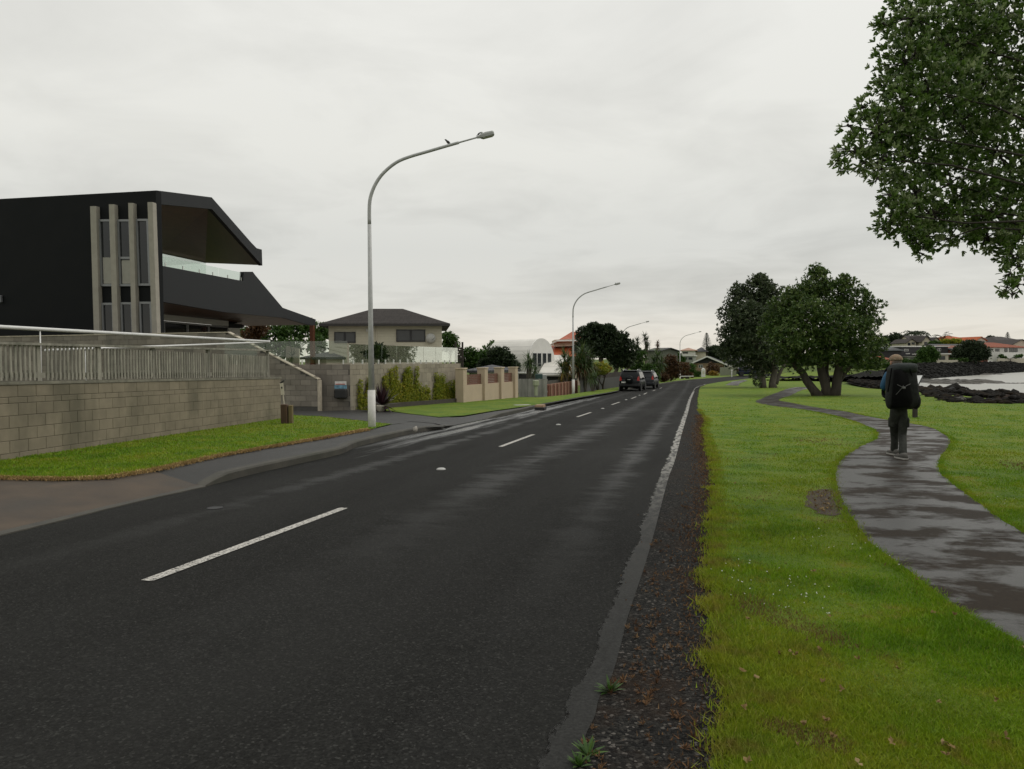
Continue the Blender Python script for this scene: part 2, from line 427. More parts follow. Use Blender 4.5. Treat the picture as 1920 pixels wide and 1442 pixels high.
# gravel shoulder and the lawn to its right
GRASS_L = [(1420, 1700), (1380, 1442), (1360, 1400), (1378, 1359), (1372, 1291), (1350, 1263), (1351, 1199), (1341, 1162), (1348, 1122), (1330, 1092), (1345, 1061), (1338, 1018), (1349, 959), (1342.5, 919), (1347, 890), (1340, 867), (1330, 836), (1324, 807), (1329, 790), (1322, 780), (1309, 767), (1308, 752), (1311, 732), (1313, 726), (1326, 721)]
gl = g2(GRASS_L)
sh = [back_r + Vector((-.1, 0, 0))] + [p + Vector((-.12, 0, 0)) for p in er[:18]]
sheet('gravel_shoulder', sh + [p + Vector((.5, .1, 0)) for p in gl[::-1]] + [back_r + Vector((1.5, 0, 0))], .004, M_GRAVEL, 1.5)
er_far = er[17:]
lawn_r = [p.xy for p in catmull([Vector((p[0], p[1], 0)) for p in ragged([gl[0] + Vector((.3, -6, 0))] + gl, .03, .16, 3)], 3)] + [Vector((p[0] + .15, p[1] - .1)) for p in er_far[1:]] + [far_r.xy]
shore = [(38, 110), (41, 96), (33.2, 68), (31.6, 55), (26.3, 38), (25, 20), (24.5, -20)]
def lawn_off(x, y): return .012 + .03 * math.sin(x * .9 + 1.3) * math.sin(y * .55) * min(1, max(0, (y - 6) / 10)) * .6 + .02
sheet('lawn', lawn_r + [(60, 150), (58, 124), (47, 112)] + shore, lawn_off, M_LAWN, .9)

# footpath through the lawn
PL = [(2250, 1440), (2050, 1310), (1920, 1222), (1844.6, 1181), (1771, 1132), (1700.5, 1076.6), (1633, 1024.5), (1601, 982), (1582.5, 953), (1572, 921.7), (1567, 896.7), (1568, 880), (1582.5, 863), (1609.6, 844.6), (1639, 830), (1646, 819.6), (1643, 811), (1624, 801), (1589, 788), (1543.5, 776.5), (1495, 768), (1451, 763), (1418, 755), (1427, 748.7), (1453, 738.5), (1480, 729), (1500, 726.5)]
PR = [(1524, 727.7), (1503, 732.4), (1481, 742.6), (1459.6, 751.5), (1495, 759), (1535.4, 766), (1582, 773), (1624, 781.7), (1663, 789.2), (1720, 799.8), (1749, 807), (1774, 819.6), (1782.5, 830), (1778, 842.5), (1762, 862), (1759.6, 884), (1780, 907), (1811.7, 932), (1874, 980), (1920, 1007), (2050, 1080), (2300, 1200)]
pl = ragged(catmull(g2(PL), 5), .008, .12, 5); pr = ragged(catmull(g2(PR), 5), .008, .12, 6)
sheet("path", pl + pr, lambda x, y: lawn_off(x, y) + .008, M_PATH, .8)

# left side: footpath, verge, driveways (all on the kerb's level)
KH = .115
def up(L): return g2(L, KH)
fp_in = up([(200, 899), (290, 884), (400, 859), (500, 841), (600, 824), (690, 807), (735, 795)])
kb = [p.copy() for p in k1b]
# the first driveway slopes from the road's edge up to the footpath level
dw = [back_l] + k1 + [fp_in[1], fp_in[0]] + up([(120, 902), (0, 900), (-300, 905), (-600, 905)])
def dist_to(poly, x, y):
    best = 1e9
    for a, b in zip(poly[:-1], poly[1:]):
        ex, ey = b[0] - a[0], b[1] - a[1]; t = max(0, min(1, ((x - a[0]) * ex + (y - a[1]) * ey) / (ex * ex + ey * ey + 1e-9)))
        best = min(best, math.hypot(x - a[0] - t * ex, y - a[1] - t * ey))
    return best
ramp1 = lambda x, y: .012 + (KH - .012) * min(1, dist_to([back_l] + k1, x, y) / 1.0)
foot_off = lambda x, y: min(KH, .012 + (KH - .012) * min(1, dist_to([back_l] + k1, x, y) / 1.0), .01 + (KH - .01) * min(1, dist_to([k1b[-1], k2[0]], x, y) / 2.2))
sheet('concrete_driveway', dw, ramp1, M_CONC, .5)
# asphalt footpath strip beside the kerb up to the second crossing
sheet('footpath', [Vector((p.x, p.y)) - Vector((.14, -.02)) for p in k1b[:-1]] + up([(836, 796), (812, 790), (770, 789)]) + fp_in[::-1][:-1], foot_off, M_FOOT, .5)
# second driveway (dark seal) to the gap in the wall
dw2 = [k1b[-1], Vector(((k1b[-1].x + k2[0].x) / 2, (k1b[-1].y + k2[0].y) / 2, 0)), k2[0]] + up([(893, 781), (823, 781), (770, 777), (722, 771), (670, 769), (596, 771), (540, 770), (540, 778), (600, 780), (690, 790), (735, 795.5), (770, 788), (812, 789), (836, 795)])
ramp2 = lambda x, y: .014 + (KH - .01) * min(1, max(0, dist_to([k1b[-1], k2[0]], x, y)) / 2.2)
sheet('asphalt_driveway', dw2, ramp2, M_FOOT, .6)
# near verge
WALL_A, WALL_B = G(0, 865, KH), G(527, 785, KH)
wdir = (WALL_B - WALL_A).xy.normalized(); WALL_0 = WALL_A.xy - wdir * 9
v1 = [WALL_0, WALL_A.xy, WALL_B.xy] + [p.xy for p in up([(541, 779), (600, 781), (690, 791), (735, 796)])] + [p.xy for p in fp_in[::-1]] + [p.xy for p in up([(120, 902), (0, 900), (-300, 903), (-700, 905)])]
sheet('near_verge', v1, KH + .012, M_LAWN2, .6)
# dry clipped edge between verge and footpath
de = fp_in[::-1][1:] + up([(120, 901.5), (0, 899.5), (-300, 903)])
de_in = up([(690, 803), (600, 820), (500, 837), (400, 854.5), (290, 878), (200, 893), (120, 895.5), (0, 893.5), (-300, 897)])
sheet('dry_edge', ragged(de, .02, .1, 1) + ragged(de_in[::-1], .04, .08, 2), KH + .02, M_DRY, .5)
# far verge, beside the second wall and the tan fence
v2 = up([(722, 770), (770, 776.5), (823, 780.5), (870, 777), (930, 770), (990, 762), (1040, 753), (1090, 744), (1140, 736), (1160, 732), (1160, 726), (1060, 741), (1010, 745.5), (972, 745), (873, 754), (866, 752), (800, 757), (730, 765)])
sheet('far_verge', v2, lambda x, y: foot_off(x, y) + .014, M_LAWN2, .8)
fp2 = up([(893, 781.5), (823, 781.5), (870, 778), (930, 771), (990, 763), (1040, 754), (1090, 745), (1140, 737), (1160, 733)])
sheet('far_footpath', [Vector((p.x, p.y)) - Vector((.14, -.02)) for p in k2[:6]] + fp2[::-1], foot_off, M_FOOT, .8)
# apron that carries the crossing between the two kerbs
apr = [Vector((p.x - .14, p.y + .02)) for p in k1b[-3:-1]] + [k1b[-1].xy, k2[0].xy] + [Vector((p.x - .14, p.y + .02)) for p in k2[1:3]] + [p.xy for p in up([(960, 768), (893, 779), (823, 779.5), (760, 786)])]
sheet('crossing_apron', apr, lambda x, y: .012 + (KH - .018) * min(1, max(0, dist_to([k1b[-1], k2[0]], x, y) - .1) / 2.1), M_FOOT, .4)
# kerbs
def kerb(name, line, h=KH + .006, w=.16, taper0=.0, taper1=.0):
    pts = catmull([Vector((p.x, p.y, 0)) for p in line], 4); rings = []; n = len(pts)
    for i, p in enumerate(pts):
        d = (pts[min(i + 1, n - 1)] - pts[max(i - 1, 0)]).normalized(); s = Vector((-d.y, d.x, 0)); z = T(p.x, p.y)
        k = 1.0
        if taper0 and i < taper0: k = .12 + .88 * i / taper0
        if taper1 and n - 1 - i < taper1: k = .12 + .88 * (n - 1 - i) / taper1
        hh = h * k
        prof = [(-.01, -.12), (.0, hh * .78), (.02, hh), (w, hh + .001), (w, -.12)]
        rings.append([Vector((p.x, p.y, z)) + s * a + Vector((0, 0, b)) for a, b in prof])
    m = MB(); m.loft(rings); return tag(m.build(name, M_KERB), kind='structure')
kerb('kerb', k1b, taper0=3, taper1=3)
kerb('kerb', k2, taper0=3)
# concrete lip in front of the first driveway
lip = MB(); rings = []
for i, p in enumerate(catmull([back_l] + k1, 3)):
    z = T(p.x, p.y); d = Vector((wdir.x, wdir.y, 0)); s = Vector((-.97, .25, 0))
    rings.append([p + s * a + Vector((0, 0, z - p.z + b)) for a, b in ((-.04, -.05), (-.03, .012), (.10, .022), (.12, -.05))])
lip.loft(rings); tag(lip.build('kerb', M_KERB), kind='structure')
# seal beyond: the road's left far verge
far_v = [k2[6], k2[7], k2[8], k2[9], k2[10], k2[11], k2[12], far_l]
sheet('roadside_verge', [Vector((p.x - .1, p.y + .05)) for p in far_v] + [(far_l.x - 4, far_l.y + 14), (k2[10].x - 12, k2[10].y + 10), (k2[7].x - 12, k2[7].y + 4), (k2[6].x - 6, k2[6].y + 2)], .1, M_LAWN2, 2.5)
# side path at the bend
sheet('path', g2([(1360, 723), (1372, 716.5), (1394, 713), (1402, 714), (1388, 719), (1384, 724)]), .06, M_PATH, 2)

# sawn joint across the path
jl, jr = G(1640, 1016.5), G(1912, 1017.5)
sheet('path_joint', [jl.xy, jr.xy, jr.xy + Vector((0, .016)), jl.xy + Vector((0, .016))], lambda x, y: lawn_off(x, y) + .011, pmat('joint_sealant', (.09, .085, .078), .2, 9, .7, .2), .5)
# ---------------- painted markings
def make_paint():
    t = NT('road_paint'); p = t.pos(); n = t.noise(p, 30, 5, .7); c = t.voro(p, 80, out='Color')
    w = t.ramp(t.math('ADD', t.math('MULTIPLY', n, .7), t.math('MULTIPLY', t.xyz(c)[0], .3)), (.38, 1.0), (.52, 0.0))
    t.set(t.mix(w, (.46, .44, .40), (.07, .068, .062)), .6, 0, .35); t.bump(n, .4, .005); return t.m
M_PAINT = make_paint()
def make_edge_line():
    t = NT('worn_edge_line'); rf = road_frame(t); X, Y, Z = t.xyz(rf)
    n = t.noise(vscale(t, rf, (9, 3.0, 1)), 1.6, 7, .68); f = t.noise(rf, 60, 3, .7)
    far = t.ramp(t.math('DIVIDE', Y, 30.0), (.0, 0.0), (.1, .1), (.4, 1.0))
    w = t.math('MULTIPLY', t.ramp(n, (.42, 0.0), (.56, 1.0)), far)
    t.set(t.mix(w, t.ramp(f, (.35, (.016, .016, .015)), (.65, (.032, .032, .030))), (.36, .35, .32)), t.ramp(n, (.3, .5), (.7, .7)), 0, .07); t.bump(f, .3, .004)
    u = t.attr('u')[2]; n7 = t.noise(vscale(t, rf, (22, 9, 1)), 1.0, 7, .7); n8 = t.noise(vscale(t, rf, (3, 1.2, 1)), 1.0, 3, .6)
    k = t.math('ADD', t.math('ADD', t.math('MULTIPLY', n7, .7), t.math('MULTIPLY', n8, .7)), t.math('MULTIPLY', u, -1.0))
    al = t.ramp(t.math('ADD', k, .35), (.36, 0.0), (.44, 1.0)); tr = t.node('ShaderNodeBsdfTransparent'); ms = t.node('ShaderNodeMixShader'); t.l.new(al, ms.inputs[0]); t.l.new(tr.outputs[0], ms.inputs[1]); t.l.new(t.b.outputs[0], ms.inputs[2]); t.l.new(ms.outputs[0], t.out.inputs[0]); return t.m
M_EDGE = make_edge_line()
def strip(name, pts, width, mat, off=.006, kind='structure'):
    pts = [Vector((p[0], p[1])) for p in pts]; n = len(pts); L = []; R = []
    for i, p in enumerate(pts):
        d = (pts[min(i + 1, n - 1)] - pts[max(i - 1, 0)]).normalized(); s = Vector((-d.y, d.x)) * (width / 2); L.append(p + s); R.append(p - s)
    return sheet(name, L + R[::-1], off, mat, 5)
DASH = [((275, 1090), (645, 953)), ((938, 838), (1000, 815)), ((1082, 782), (1108, 773.5)), ((1147, 759), (1162, 754)), ((1184, 747.5), (1193, 744)), ((1207, 739.5), (1213, 736.5)), ((1224, 733), (1229, 731.2)), ((1237, 728.6), (1241, 727))]
for a, b in DASH:
    A, B = G(*a), G(*b); strip('road_marking', [A, B], .1, M_PAINT, .006)
el = [Vector((p.x, p.y)) for p in er[:18]]
# the worn line lies as one ribbon; its left side breaks up into the seal
def ribbon(name, right, width, off, mat, K=6):
    pts = [p.xy for p in catmull([Vector((p.x, p.y, 0)) for p in right], 8)]; V, U = [], []; n = len(pts)
    for i, p in enumerate(pts):
        d = (pts[min(i + 1, n - 1)] - pts[max(i - 1, 0)]).normalized(); s_ = Vector((-d.y, d.x))
        for k in range(K): q = p + s_ * width * (k / (K - 1)); V.append((q.x, q.y, T(q.x, q.y) + off)); U.append(k / (K - 1))
    me = bpy.data.meshes.new(name); me.from_pydata(V, [], [(i * K + k, (i + 1) * K + k, (i + 1) * K + k + 1, i * K + k + 1) for i in range(n - 1) for k in range(K - 1)]); me.update()
    at_ = me.attributes.new('u', 'FLOAT', 'POINT'); at_.data.foreach_set('value', U); return tag(link_mesh(name, me, mat), kind='structure')
ribbon('edge_line', [el[0] + (el[0] - el[1]) * 1.5] + el, .2, .007, M_EDGE)
# ================================================================== walls and fences on the left
def block_mat(name, c, stain, objvar=.16):
    return pmat(name, c, .18, 2.2, .85, .5, 60, spec=.25, objvar=objvar, stain=stain)
M_BLOCK = block_mat('weathered_block', (.205, .176, .127), (.105, .096, .068), .06)
M_BLOCK2 = block_mat('grey_split_block', (.20, .178, .15), (.13, .125, .11), .2)
M_MORTAR = pmat('mortar', (.165, .145, .108), .2, 8, .9, .4, 60)
M_MORTAR2 = pmat('dark_mortar', (.07, .066, .06), .2, 8, .9, .4, 60)
M_COPE = pmat('pale_coping', (.42, .37, .29), .2, 5, .7, .3)
M_PICKET = pmat('weathered_timber', (.25, .238, .195), .3, 9, .8, .5, 60, streak=True, objvar=.22, stain=(.13, .13, .10))
M_STEEL = pmat('stainless_rail', (.62, .62, .60), .05, 4, .4, 0, metal=.15)
_bcache = {}
def block_mesh(l, h, d, mat, bev=.005):
    k = (round(l, 3), round(h, 3), round(d, 3), mat.name)
    if k not in _bcache:
        m = MB(); m.bevbox((0, 0, 0), (l, d, h), bev); me = bpy.data.meshes.new('block'); me.from_pydata(m.v, [], m.f); me.update(); me.materials.append(mat)
        bm = bmesh.new(); bm.from_mesh(me); bmesh.ops.recalc_face_normals(bm, faces=bm.faces[:]); bm.to_mesh(me); bm.free(); _bcache[k] = me
    return _bcache[k]
def put_block(parent, me, centre, rz, name='block', pitch=0):
    o = bpy.data.objects.new(name, me); o.parent = parent; o.location = Vector(centre) - wloc(parent); o.rotation_euler = (0, pitch, rz); COL.objects.link(o); return o
def block_wall(name, A, B, zb0, zb1, ztop, courses, L, mat, mort, label, cat, depth=.19, proud=.006, group=None, ztop_fn=None, seed=1, slope=0, stagger=True):
    """masonry wall along plan line A-B; courses is a list of heights from the top down; blocks are parts.
    slope: fall of the courses per metre; ztop_fn(s): blocks above this line are cut down to it"""
    A, B = Vector(A[:2]), Vector(B[:2]); Lw = (B - A).length; d = (B - A) / Lw; nrm = Vector((d.y, -d.x)); rz = math.atan2(d.y, d.x); pitch = math.atan(-slope) * -1
    rnd = random.Random(seed)
    root = thing(name, (A.x, A.y, min(zb0, zb1)), label, cat, group)
    core = MB()
    topz = lambda s: (ztop + slope * s) if ztop_fn is None else min(ztop + slope * s, ztop_fn(s))
    n = 40; poly = [(A + d * (Lw * i / n), topz(Lw * i / n) - .002) for i in range(n + 1)]
    off = -nrm * (depth - .012)
    front = [Vector((p.x, p.y, z)) - Vector((nrm.x, nrm.y, 0)) * .006 for p, z in poly] + [Vector((B.x, B.y, zb1)) - Vector((nrm.x, nrm.y, 0)) * .006, Vector((A.x, A.y, zb0)) - Vector((nrm.x, nrm.y, 0)) * .006]
    core.prism(front, Vector((off.x, off.y, 0))); core.build('mortar_core', mort, root)
    y = 0; g = .006
    for ci, h in enumerate(courses):
        s = -L * .5 if (ci % 2 and stagger) else 0.0
        while s < Lw - .02:
            a, b = max(s, 0), min(s + L, Lw); s += L
            if b - a < .06: continue
            mid = (a + b) / 2; z1 = ztop + slope * mid - y; z0 = z1 - h
            zbase = zb0 + (zb1 - zb0) * mid / Lw
            if z1 < zbase + .02: continue
            lim = topz(mid)
            if z0 > lim - .05: continue
            if z1 > lim: z1 = lim
            c = A + d * mid - nrm * (depth / 2 - proud - rnd.uniform(0, .003)); hh = z1 - z0 - g
            put_block(root, block_mesh(b - a - g, hh, depth, mat), (c.x, c.y, (z0 + z1) / 2), rz, pitch=-math.atan(slope))
        y += h
    return root
# ---- roadside wall with timber fence on top
zA, zB = WALL_A.z, WALL_B.z
slopeW = (zB - zA) / (WALL_B - WALL_A).xy.length
topA = onplane(0, 722, WALL_A, WALL_B).z; topB = onplane(527, 710, WALL_A, WALL_B).z
A0 = WALL_A.xy - wdir * 3.2; LW = (WALL_B.xy - A0).length
slopeT = (topB - topA) / (WALL_B - WALL_A).xy.length
wall1 = block_wall('block_wall', A0, WALL_B, zA - slopeW * 3.2 - .15, zB - .15, topA - slopeT * 3.2, [.2, .1, .2, .2, .2, .2, .2, .2], .4, M_BLOCK, M_MORTAR,
                   'long weathered concrete block wall along the roadside, with timber paling fence on top', 'wall', slope=slopeT)
nW = Vector((wdir.y, -wdir.x, 0)); rzW = math.atan2(wdir.y, wdir.x)
cap = MB(); rings = []
for s in (0, LW + .04):
    p = Vector((A0.x, A0.y, topA - slopeT * 3.2 + slopeT * s)) + Vector((wdir.x, wdir.y, 0)) * s
    rings.append([p + nW * a + Vector((0, 0, b)) for a, b in ((.02, .001), (.02, .05), (-.21, .05), (-.21, .001))])
cap.loft(rings); cap.build('capping', pmat('mossy_capping', (.17, .16, .125), .3, 5, .85, .5, 50, stain=(.07, .07, .05)), wall1)
# fence
def wz(s): return topA + slopeT * (s - 3.2) + .05
fence = thing('paling_fence', (A0.x, A0.y, wz(0)), 'grey weathered timber paling fence standing on the roadside block wall', 'fence')
ftop = lambda s: onplane(0, 641, WALL_A, WALL_B).z + (onplane(508, 656, WALL_A, WALL_B).z - onplane(0, 641, WALL_A, WALL_B).z) * (s - 3.2) / 9.3
sEnd = (onplane(508, 700, WALL_A, WALL_B).xy - A0).length
def fpt(s, z, n=0): return Vector((A0.x + wdir.x * s + nW.x * n, A0.y + wdir.y * s + nW.y * n, z))
rail = MB(); rail.loft([[fpt(s, ftop(s) + b, a) for a, b in ((.0, -.04), (.0, .0), (-.14, .0), (-.14, -.04))] for s in (0, sEnd * .33, sEnd * .66, sEnd + .06)]); rail.build('top_rail', M_PICKET, fence)
rail = MB(); rail.loft([[fpt(s, wz(s) + .10 + b, a) for a, b in ((-.055, -.045), (-.055, .045), (-.10, .045), (-.10, -.045))] for s in (0, sEnd)]); rail.build('bottom_rail', M_PICKET, fence)
posts_s = [p for p in (1.2, (onplane(79, 680, WALL_A, WALL_B).xy - A0).length, (onplane(192, 680, WALL_A, WALL_B).xy - A0).length, (onplane(293, 680, WALL_A, WALL_B).xy - A0).length, (onplane(396, 680, WALL_A, WALL_B).xy - A0).length, sEnd - .03)]
pick = MB(); s = .05; H0 = ftop(5) - .045 - wz(5) - .012
pm = bpy.data.meshes.new('picket'); q = MB(); q.bevbox((0, 0, H0 / 2), (.045, .02, H0), .003); pm.from_pydata(q.v, [], q.f); pm.update(); pm.materials.append(M_PICKET)
rr = random.Random(4)
while s < sEnd:
    if min(abs(s - p) for p in posts_s) > .075:
        o = put_block(fence, pm, fpt(s, wz(s) + .012, -.04), rzW + rr.uniform(-.03, .03), 'picket'); o.rotation_euler.y = rr.gauss(0, .008)
    s += .102
for p in posts_s:
    m = MB(); m.bevbox(fpt(p, (wz(p) + ftop(p) - .04) / 2, -.085), (.09, .07, ftop(p) - .041 - wz(p)), .004, rzW); m.build('post', M_PICKET, fence)
# ---- house orientation and the terrace wall behind the ramp
TW_R = G(596, 770, KH); 
_ll = Vector((-4.0, 1.0)).normalized()
TW_L = TW_R.xy + _ll * 24
tz = onplane(427, 624, TW_R, TW_L).z
s_k = (onplane(427, 624, TW_R, TW_L).xy - TW_R.xy).length; z_e = onplane(596, 712, TW_R, TW_L).z
LTW = 24.0
def tw_top(s):                       # s runs from the left end here
    r = LTW - s
    return tz if r > s_k else z_e + (tz - z_e) * r / s_k
wall2 = block_wall('terrace_wall', TW_L, TW_R, T(*TW_L) - .2, T(*TW_R.xy) - .1, tz, [.2] * 14, .42, M_BLOCK2, M_MORTAR2,
                   'grey block terrace wall below the black house, its coping sloping down to the driveway', 'wall', ztop_fn=tw_top, seed=3)
nT = Vector((-_ll.y, _ll.x, 0)); nT = nT if nT.y < 0 else -nT
m = MB(); pts = [(s_k + 19, tz), (s_k, tz), (-.02, z_e)]
m.loft([[Vector((TW_R.x + _ll.x * r, TW_R.y + _ll.y * r, z)) + nT * a + Vector((0, 0, b)) for a, b in ((.03, .003), (.03, .04), (-.21, .04), (-.21, .003))] for r, z in pts]); m.build('coping', M_COPE, wall2)
ec = Vector((TW_R.x, TW_R.y, 0)) - nT * .1 + Vector((.03, 0, 0)); m = MB(); m.bevbox(ec + Vector((0, 0, (z_e + T(*TW_R.xy) - .1) / 2)), (.07, .22, z_e - T(*TW_R.xy) + .06), .006, math.atan2(-_ll.y, -_ll.x)); m.build('end_capping', M_COPE, wall2)
# ---- pedestrian ramp behind the fence with two handrails
rampdir = wdir; offl = -nW
m = MB(); base_r = [Vector((A0.x, A0.y, 0)) + Vector((wdir.x, wdir.y, 0)) * s - nW * k for s, k in ((0, .25), (LW - .4, .25), (LW - .4, 1.75), (0, 1.75))]
zr = [1.0, .95, .95, 1.0]
m.prism([Vector((p.x, p.y, T(p.x, p.y) - .1)) for p in base_r], (0, 0, 1.0)); ramp_o = m.build('ramp', M_CONC)
tag(ramp_o, 'raised concrete walkway behind the paling fence', 'walkway')
RP_A = A0 - Vector((nW.x, nW.y)) * .9; RP_B = WALL_B.xy - Vector((nW.x, nW.y)) * .9
def handrail(label, pxs, posts_px, a, b, r=.026):
    P = [onplane(x, y, a, b) for x, y in pxs]; root = thing('handrail', (P[0].x, P[0].y, T(P[0].x, P[0].y)), label, 'handrail', None)
    m = MB(); m.tube(P, r, 10); m.build('rail', M_STEEL, root, True)
    for x, y in posts_px:
        p = onplane(x, y, a, b); zb = T(p.x, p.y) + .85; m = MB(); m.tube([Vector((p.x, p.y, zb)), p - Vector((0, 0, .02))], .012, 8); m.build('baluster', M_STEEL, root, True)
handrail('long stainless steel handrail sloping across in front of the black house', [(-120, 606.5), (0, 613), (505, 640.5)], [(75, 617), (-60, 610)], RP_A, RP_B, .036)
RQ_A, RQ_B = RP_A - Vector((nW.x, nW.y)) * .5, RP_B - Vector((nW.x, nW.y)) * .5
handrail('short lower stainless handrail rising from the fence top towards the terrace wall', [(85, 657), (295, 649.5), (505, 641.5)], [(160, 654)], RQ_A, RQ_B, .028)
# ---- mailbox wall and wall with climbers
MW_C = G(657, 769, KH); MW_E = G(864, 752.5, KH)
mz = onplane(657, 683, MW_C, MW_E).z
MW_L = MW_C.xy + (MW_C.xy - TW_R.xy).normalized() * 0 + Vector((-3.2, .15))
wall3 = block_wall('block_wall', MW_L, MW_C, T(*MW_L) - .2, MW_C.z - .2, mz, [.2, .2, .4, .4, .2, .2, .2, .2], .42, M_BLOCK2, M_MORTAR2,
                   'short grey block wall facing the camera that carries the letterbox', 'wall', seed=5)
wall4 = block_wall('block_wall', MW_C, MW_E, MW_C.z - .2, MW_E.z - .2, mz - .004, [.2, .2, .4, .4, .4, .2, .2], .42, block_mat('tan_grey_block', (.27, .24, .185), (.19, .175, .145), .12), pmat('joint', (.16, .145, .115), .2, 8, .9, .3),
                   'long grey block wall with yellow green climbers growing on it', 'wall', seed=6)
# soil bed with a dark timber edge at its foot
bd = (MW_E - MW_C).xy.normalized(); bn = Vector((bd.y, -bd.x))
m = MB(); pa = MW_C.xy + bd * 1.2 + bn * .55; pb = MW_E.xy + bn * .55
m.loft([[Vector((p.x, p.y, T(p.x, p.y) + KH)) + Vector((bn.x, bn.y, 0)) * a + Vector((0, 0, b)) for a, b in ((0, -.1), (0, .2), (-.05, .2), (-.05, -.1))] for p in (pa, pb)])
bed = tag(m.build('garden_edging', pmat('dark_timber_edge', (.05, .042, .034), .3, 5, .8, .4, streak=True)), 'low dark timber edging at the foot of the climber wall', 'edging')
sheet('soil_bed', [pa - bn * .02, pb - bn * .02, MW_E.xy + bn * .02, MW_C.xy + bd * 1.2 + bn * .02], KH + .15, M_SOIL, 1)
# lawn terrace behind these walls
tz2 = mz - .12
m = MB(); m.add([(MW_C.x - .25, MW_C.y + .35, tz2), (MW_E.x - .3, MW_E.y + .1, tz2), (MW_E.x - 2, MW_E.y + 24, tz2), (-26, 62, tz2), (TW_L.x + 4, TW_L.y + 3, tz2), (MW_L.x, MW_L.y + .4, tz2)], [(0, 1, 2, 3, 4, 5)])
tag(m.build('terrace', pmat('terrace_paving', (.22, .20, .17), .2, 2, .8, .3), fix=False), kind='structure')
# ---- frameless glass fence on these walls
def make_glass(name='fence_glass', power=3.0):
    t = NT(name); t.n.remove(t.b)
    tr = t.node('ShaderNodeBsdfTransparent'); tr.inputs[0].default_value = (.86, .90, .87, 1)
    gl = t.node('ShaderNodeBsdfGlossy'); gl.inputs[0].default_value = (.9, .95, .92, 1); gl.inputs['Roughness'].default_value = .02
    fr = t.node('ShaderNodeLayerWeight'); fr.inputs[0].default_value = .5
    k = t.math('ADD', t.math('MULTIPLY', t.math('POWER', fr.outputs['Facing'], power), .9), .05, True)
    mx_ = t.node('ShaderNodeMixShader'); t.l.new(k, mx_.inputs[0]); t.l.new(tr.outputs[0], mx_.inputs[1]); t.l.new(gl.outputs[0], mx_.inputs[2]); t.l.new(mx_.outputs[0], t.out.inputs[0]); return t.m
M_GLASS = make_glass(); M_GLASS_R = make_glass('reflective_fence_glass', 1.1)
M_SPIGOT = pmat('spigot_steel', (.75, .74, .70), .05, 4, .4, 0, metal=.8)
def glass_fence(A, B, z0, z1, n, label, spig=(.22, .78), gm=None):
    A, B = Vector(A), Vector(B); d = (B - A).normalized(); L = (B - A).length; rz = math.atan2(d.y, d.x); root = thing('glass_fence', (A.x, A.y, z0), label, 'glass fence')
    for i in range(n):
        a, b = L * i / n + .012, L * (i + 1) / n - .012; c = A + d * ((a + b) / 2); m = MB(); m.box((c.x, c.y, (z0 + .06 + z1) / 2), (b - a, .012, z1 - z0 - .06), rz); pn = m.build('pane', gm or M_GLASS, root)
        for f in spig:
            c = A + d * (a + (b - a) * f); m = MB(); m.bevbox((c.x, c.y, z0 + .085), (.045, .06, .17), .006, rz); m.build('spigot', M_SPIGOT, root)
    return root
inn = -bn * .1
glass_fence(MW_C.xy + inn + bd * .1, MW_E.xy + inn - bd * .1, mz, onplane(640, 629, MW_L, MW_C).z - .32, 8, 'frameless glass panel fence along the top of the climber wall, reflecting the sky', gm=M_GLASS_R)
ml = (MW_C.xy - MW_L).normalized(); 
glass_fence(MW_L + Vector((-1.6, .1)), MW_C.xy + Vector((-.1, .1)), mz, onplane(640, 629, MW_L, MW_C).z - .2, 3, 'frameless glass panel fence above the letterbox wall', (.3, .9))
# ---- letterbox on the wall, full of mail
lbp = onplane(641, 745, MW_L, MW_C); lbt = onplane(641, 704, MW_L, MW_C); W_ = .46; hL = lbt.z - lbp.z + .06
rzM = math.atan2(ml.y, ml.x); nM = Vector((ml.y, -ml.x, 0)); fc = Vector((lbp.x, lbp.y, 0))
lb = thing('letterbox', (lbp.x, lbp.y, lbp.z - .1), 'dark letterbox on the grey block wall stuffed with white and blue junk mail', 'letterbox')
m = MB(); m.bevbox(fc + nM * .13 + Vector((0, 0, lbp.z + .14)), (W_, .24, .34), .03, rzM); m.build('box', pmat('black_plastic', (.018, .018, .018), .2, 5, .45, .1), lb)
m = MB(); m.box(fc + nM * .15 + Vector((0, 0, lbp.z + .40)), (W_ - .02, .1, .14), rzM); m.build('mail', pmat('blue_paper', (.10, .20, .27), .8, 9, .5, .1), lb)
m = MB(); m.box(fc + nM * .14 + Vector((0, 0, lbp.z + .53)), (W_ - .04, .06, .15), rzM); m.build('mail', pmat('white_paper', (.62, .60, .58), .15, 9, .6, .1), lb)
m = MB(); m.box(fc + nM * .2 + Vector((0, 0, lbp.z + .50)), (W_ * .8, .012, .03), rzM); m.build('mail', pmat('red_paper', (.45, .10, .06), .2, 9, .6, .1), lb)
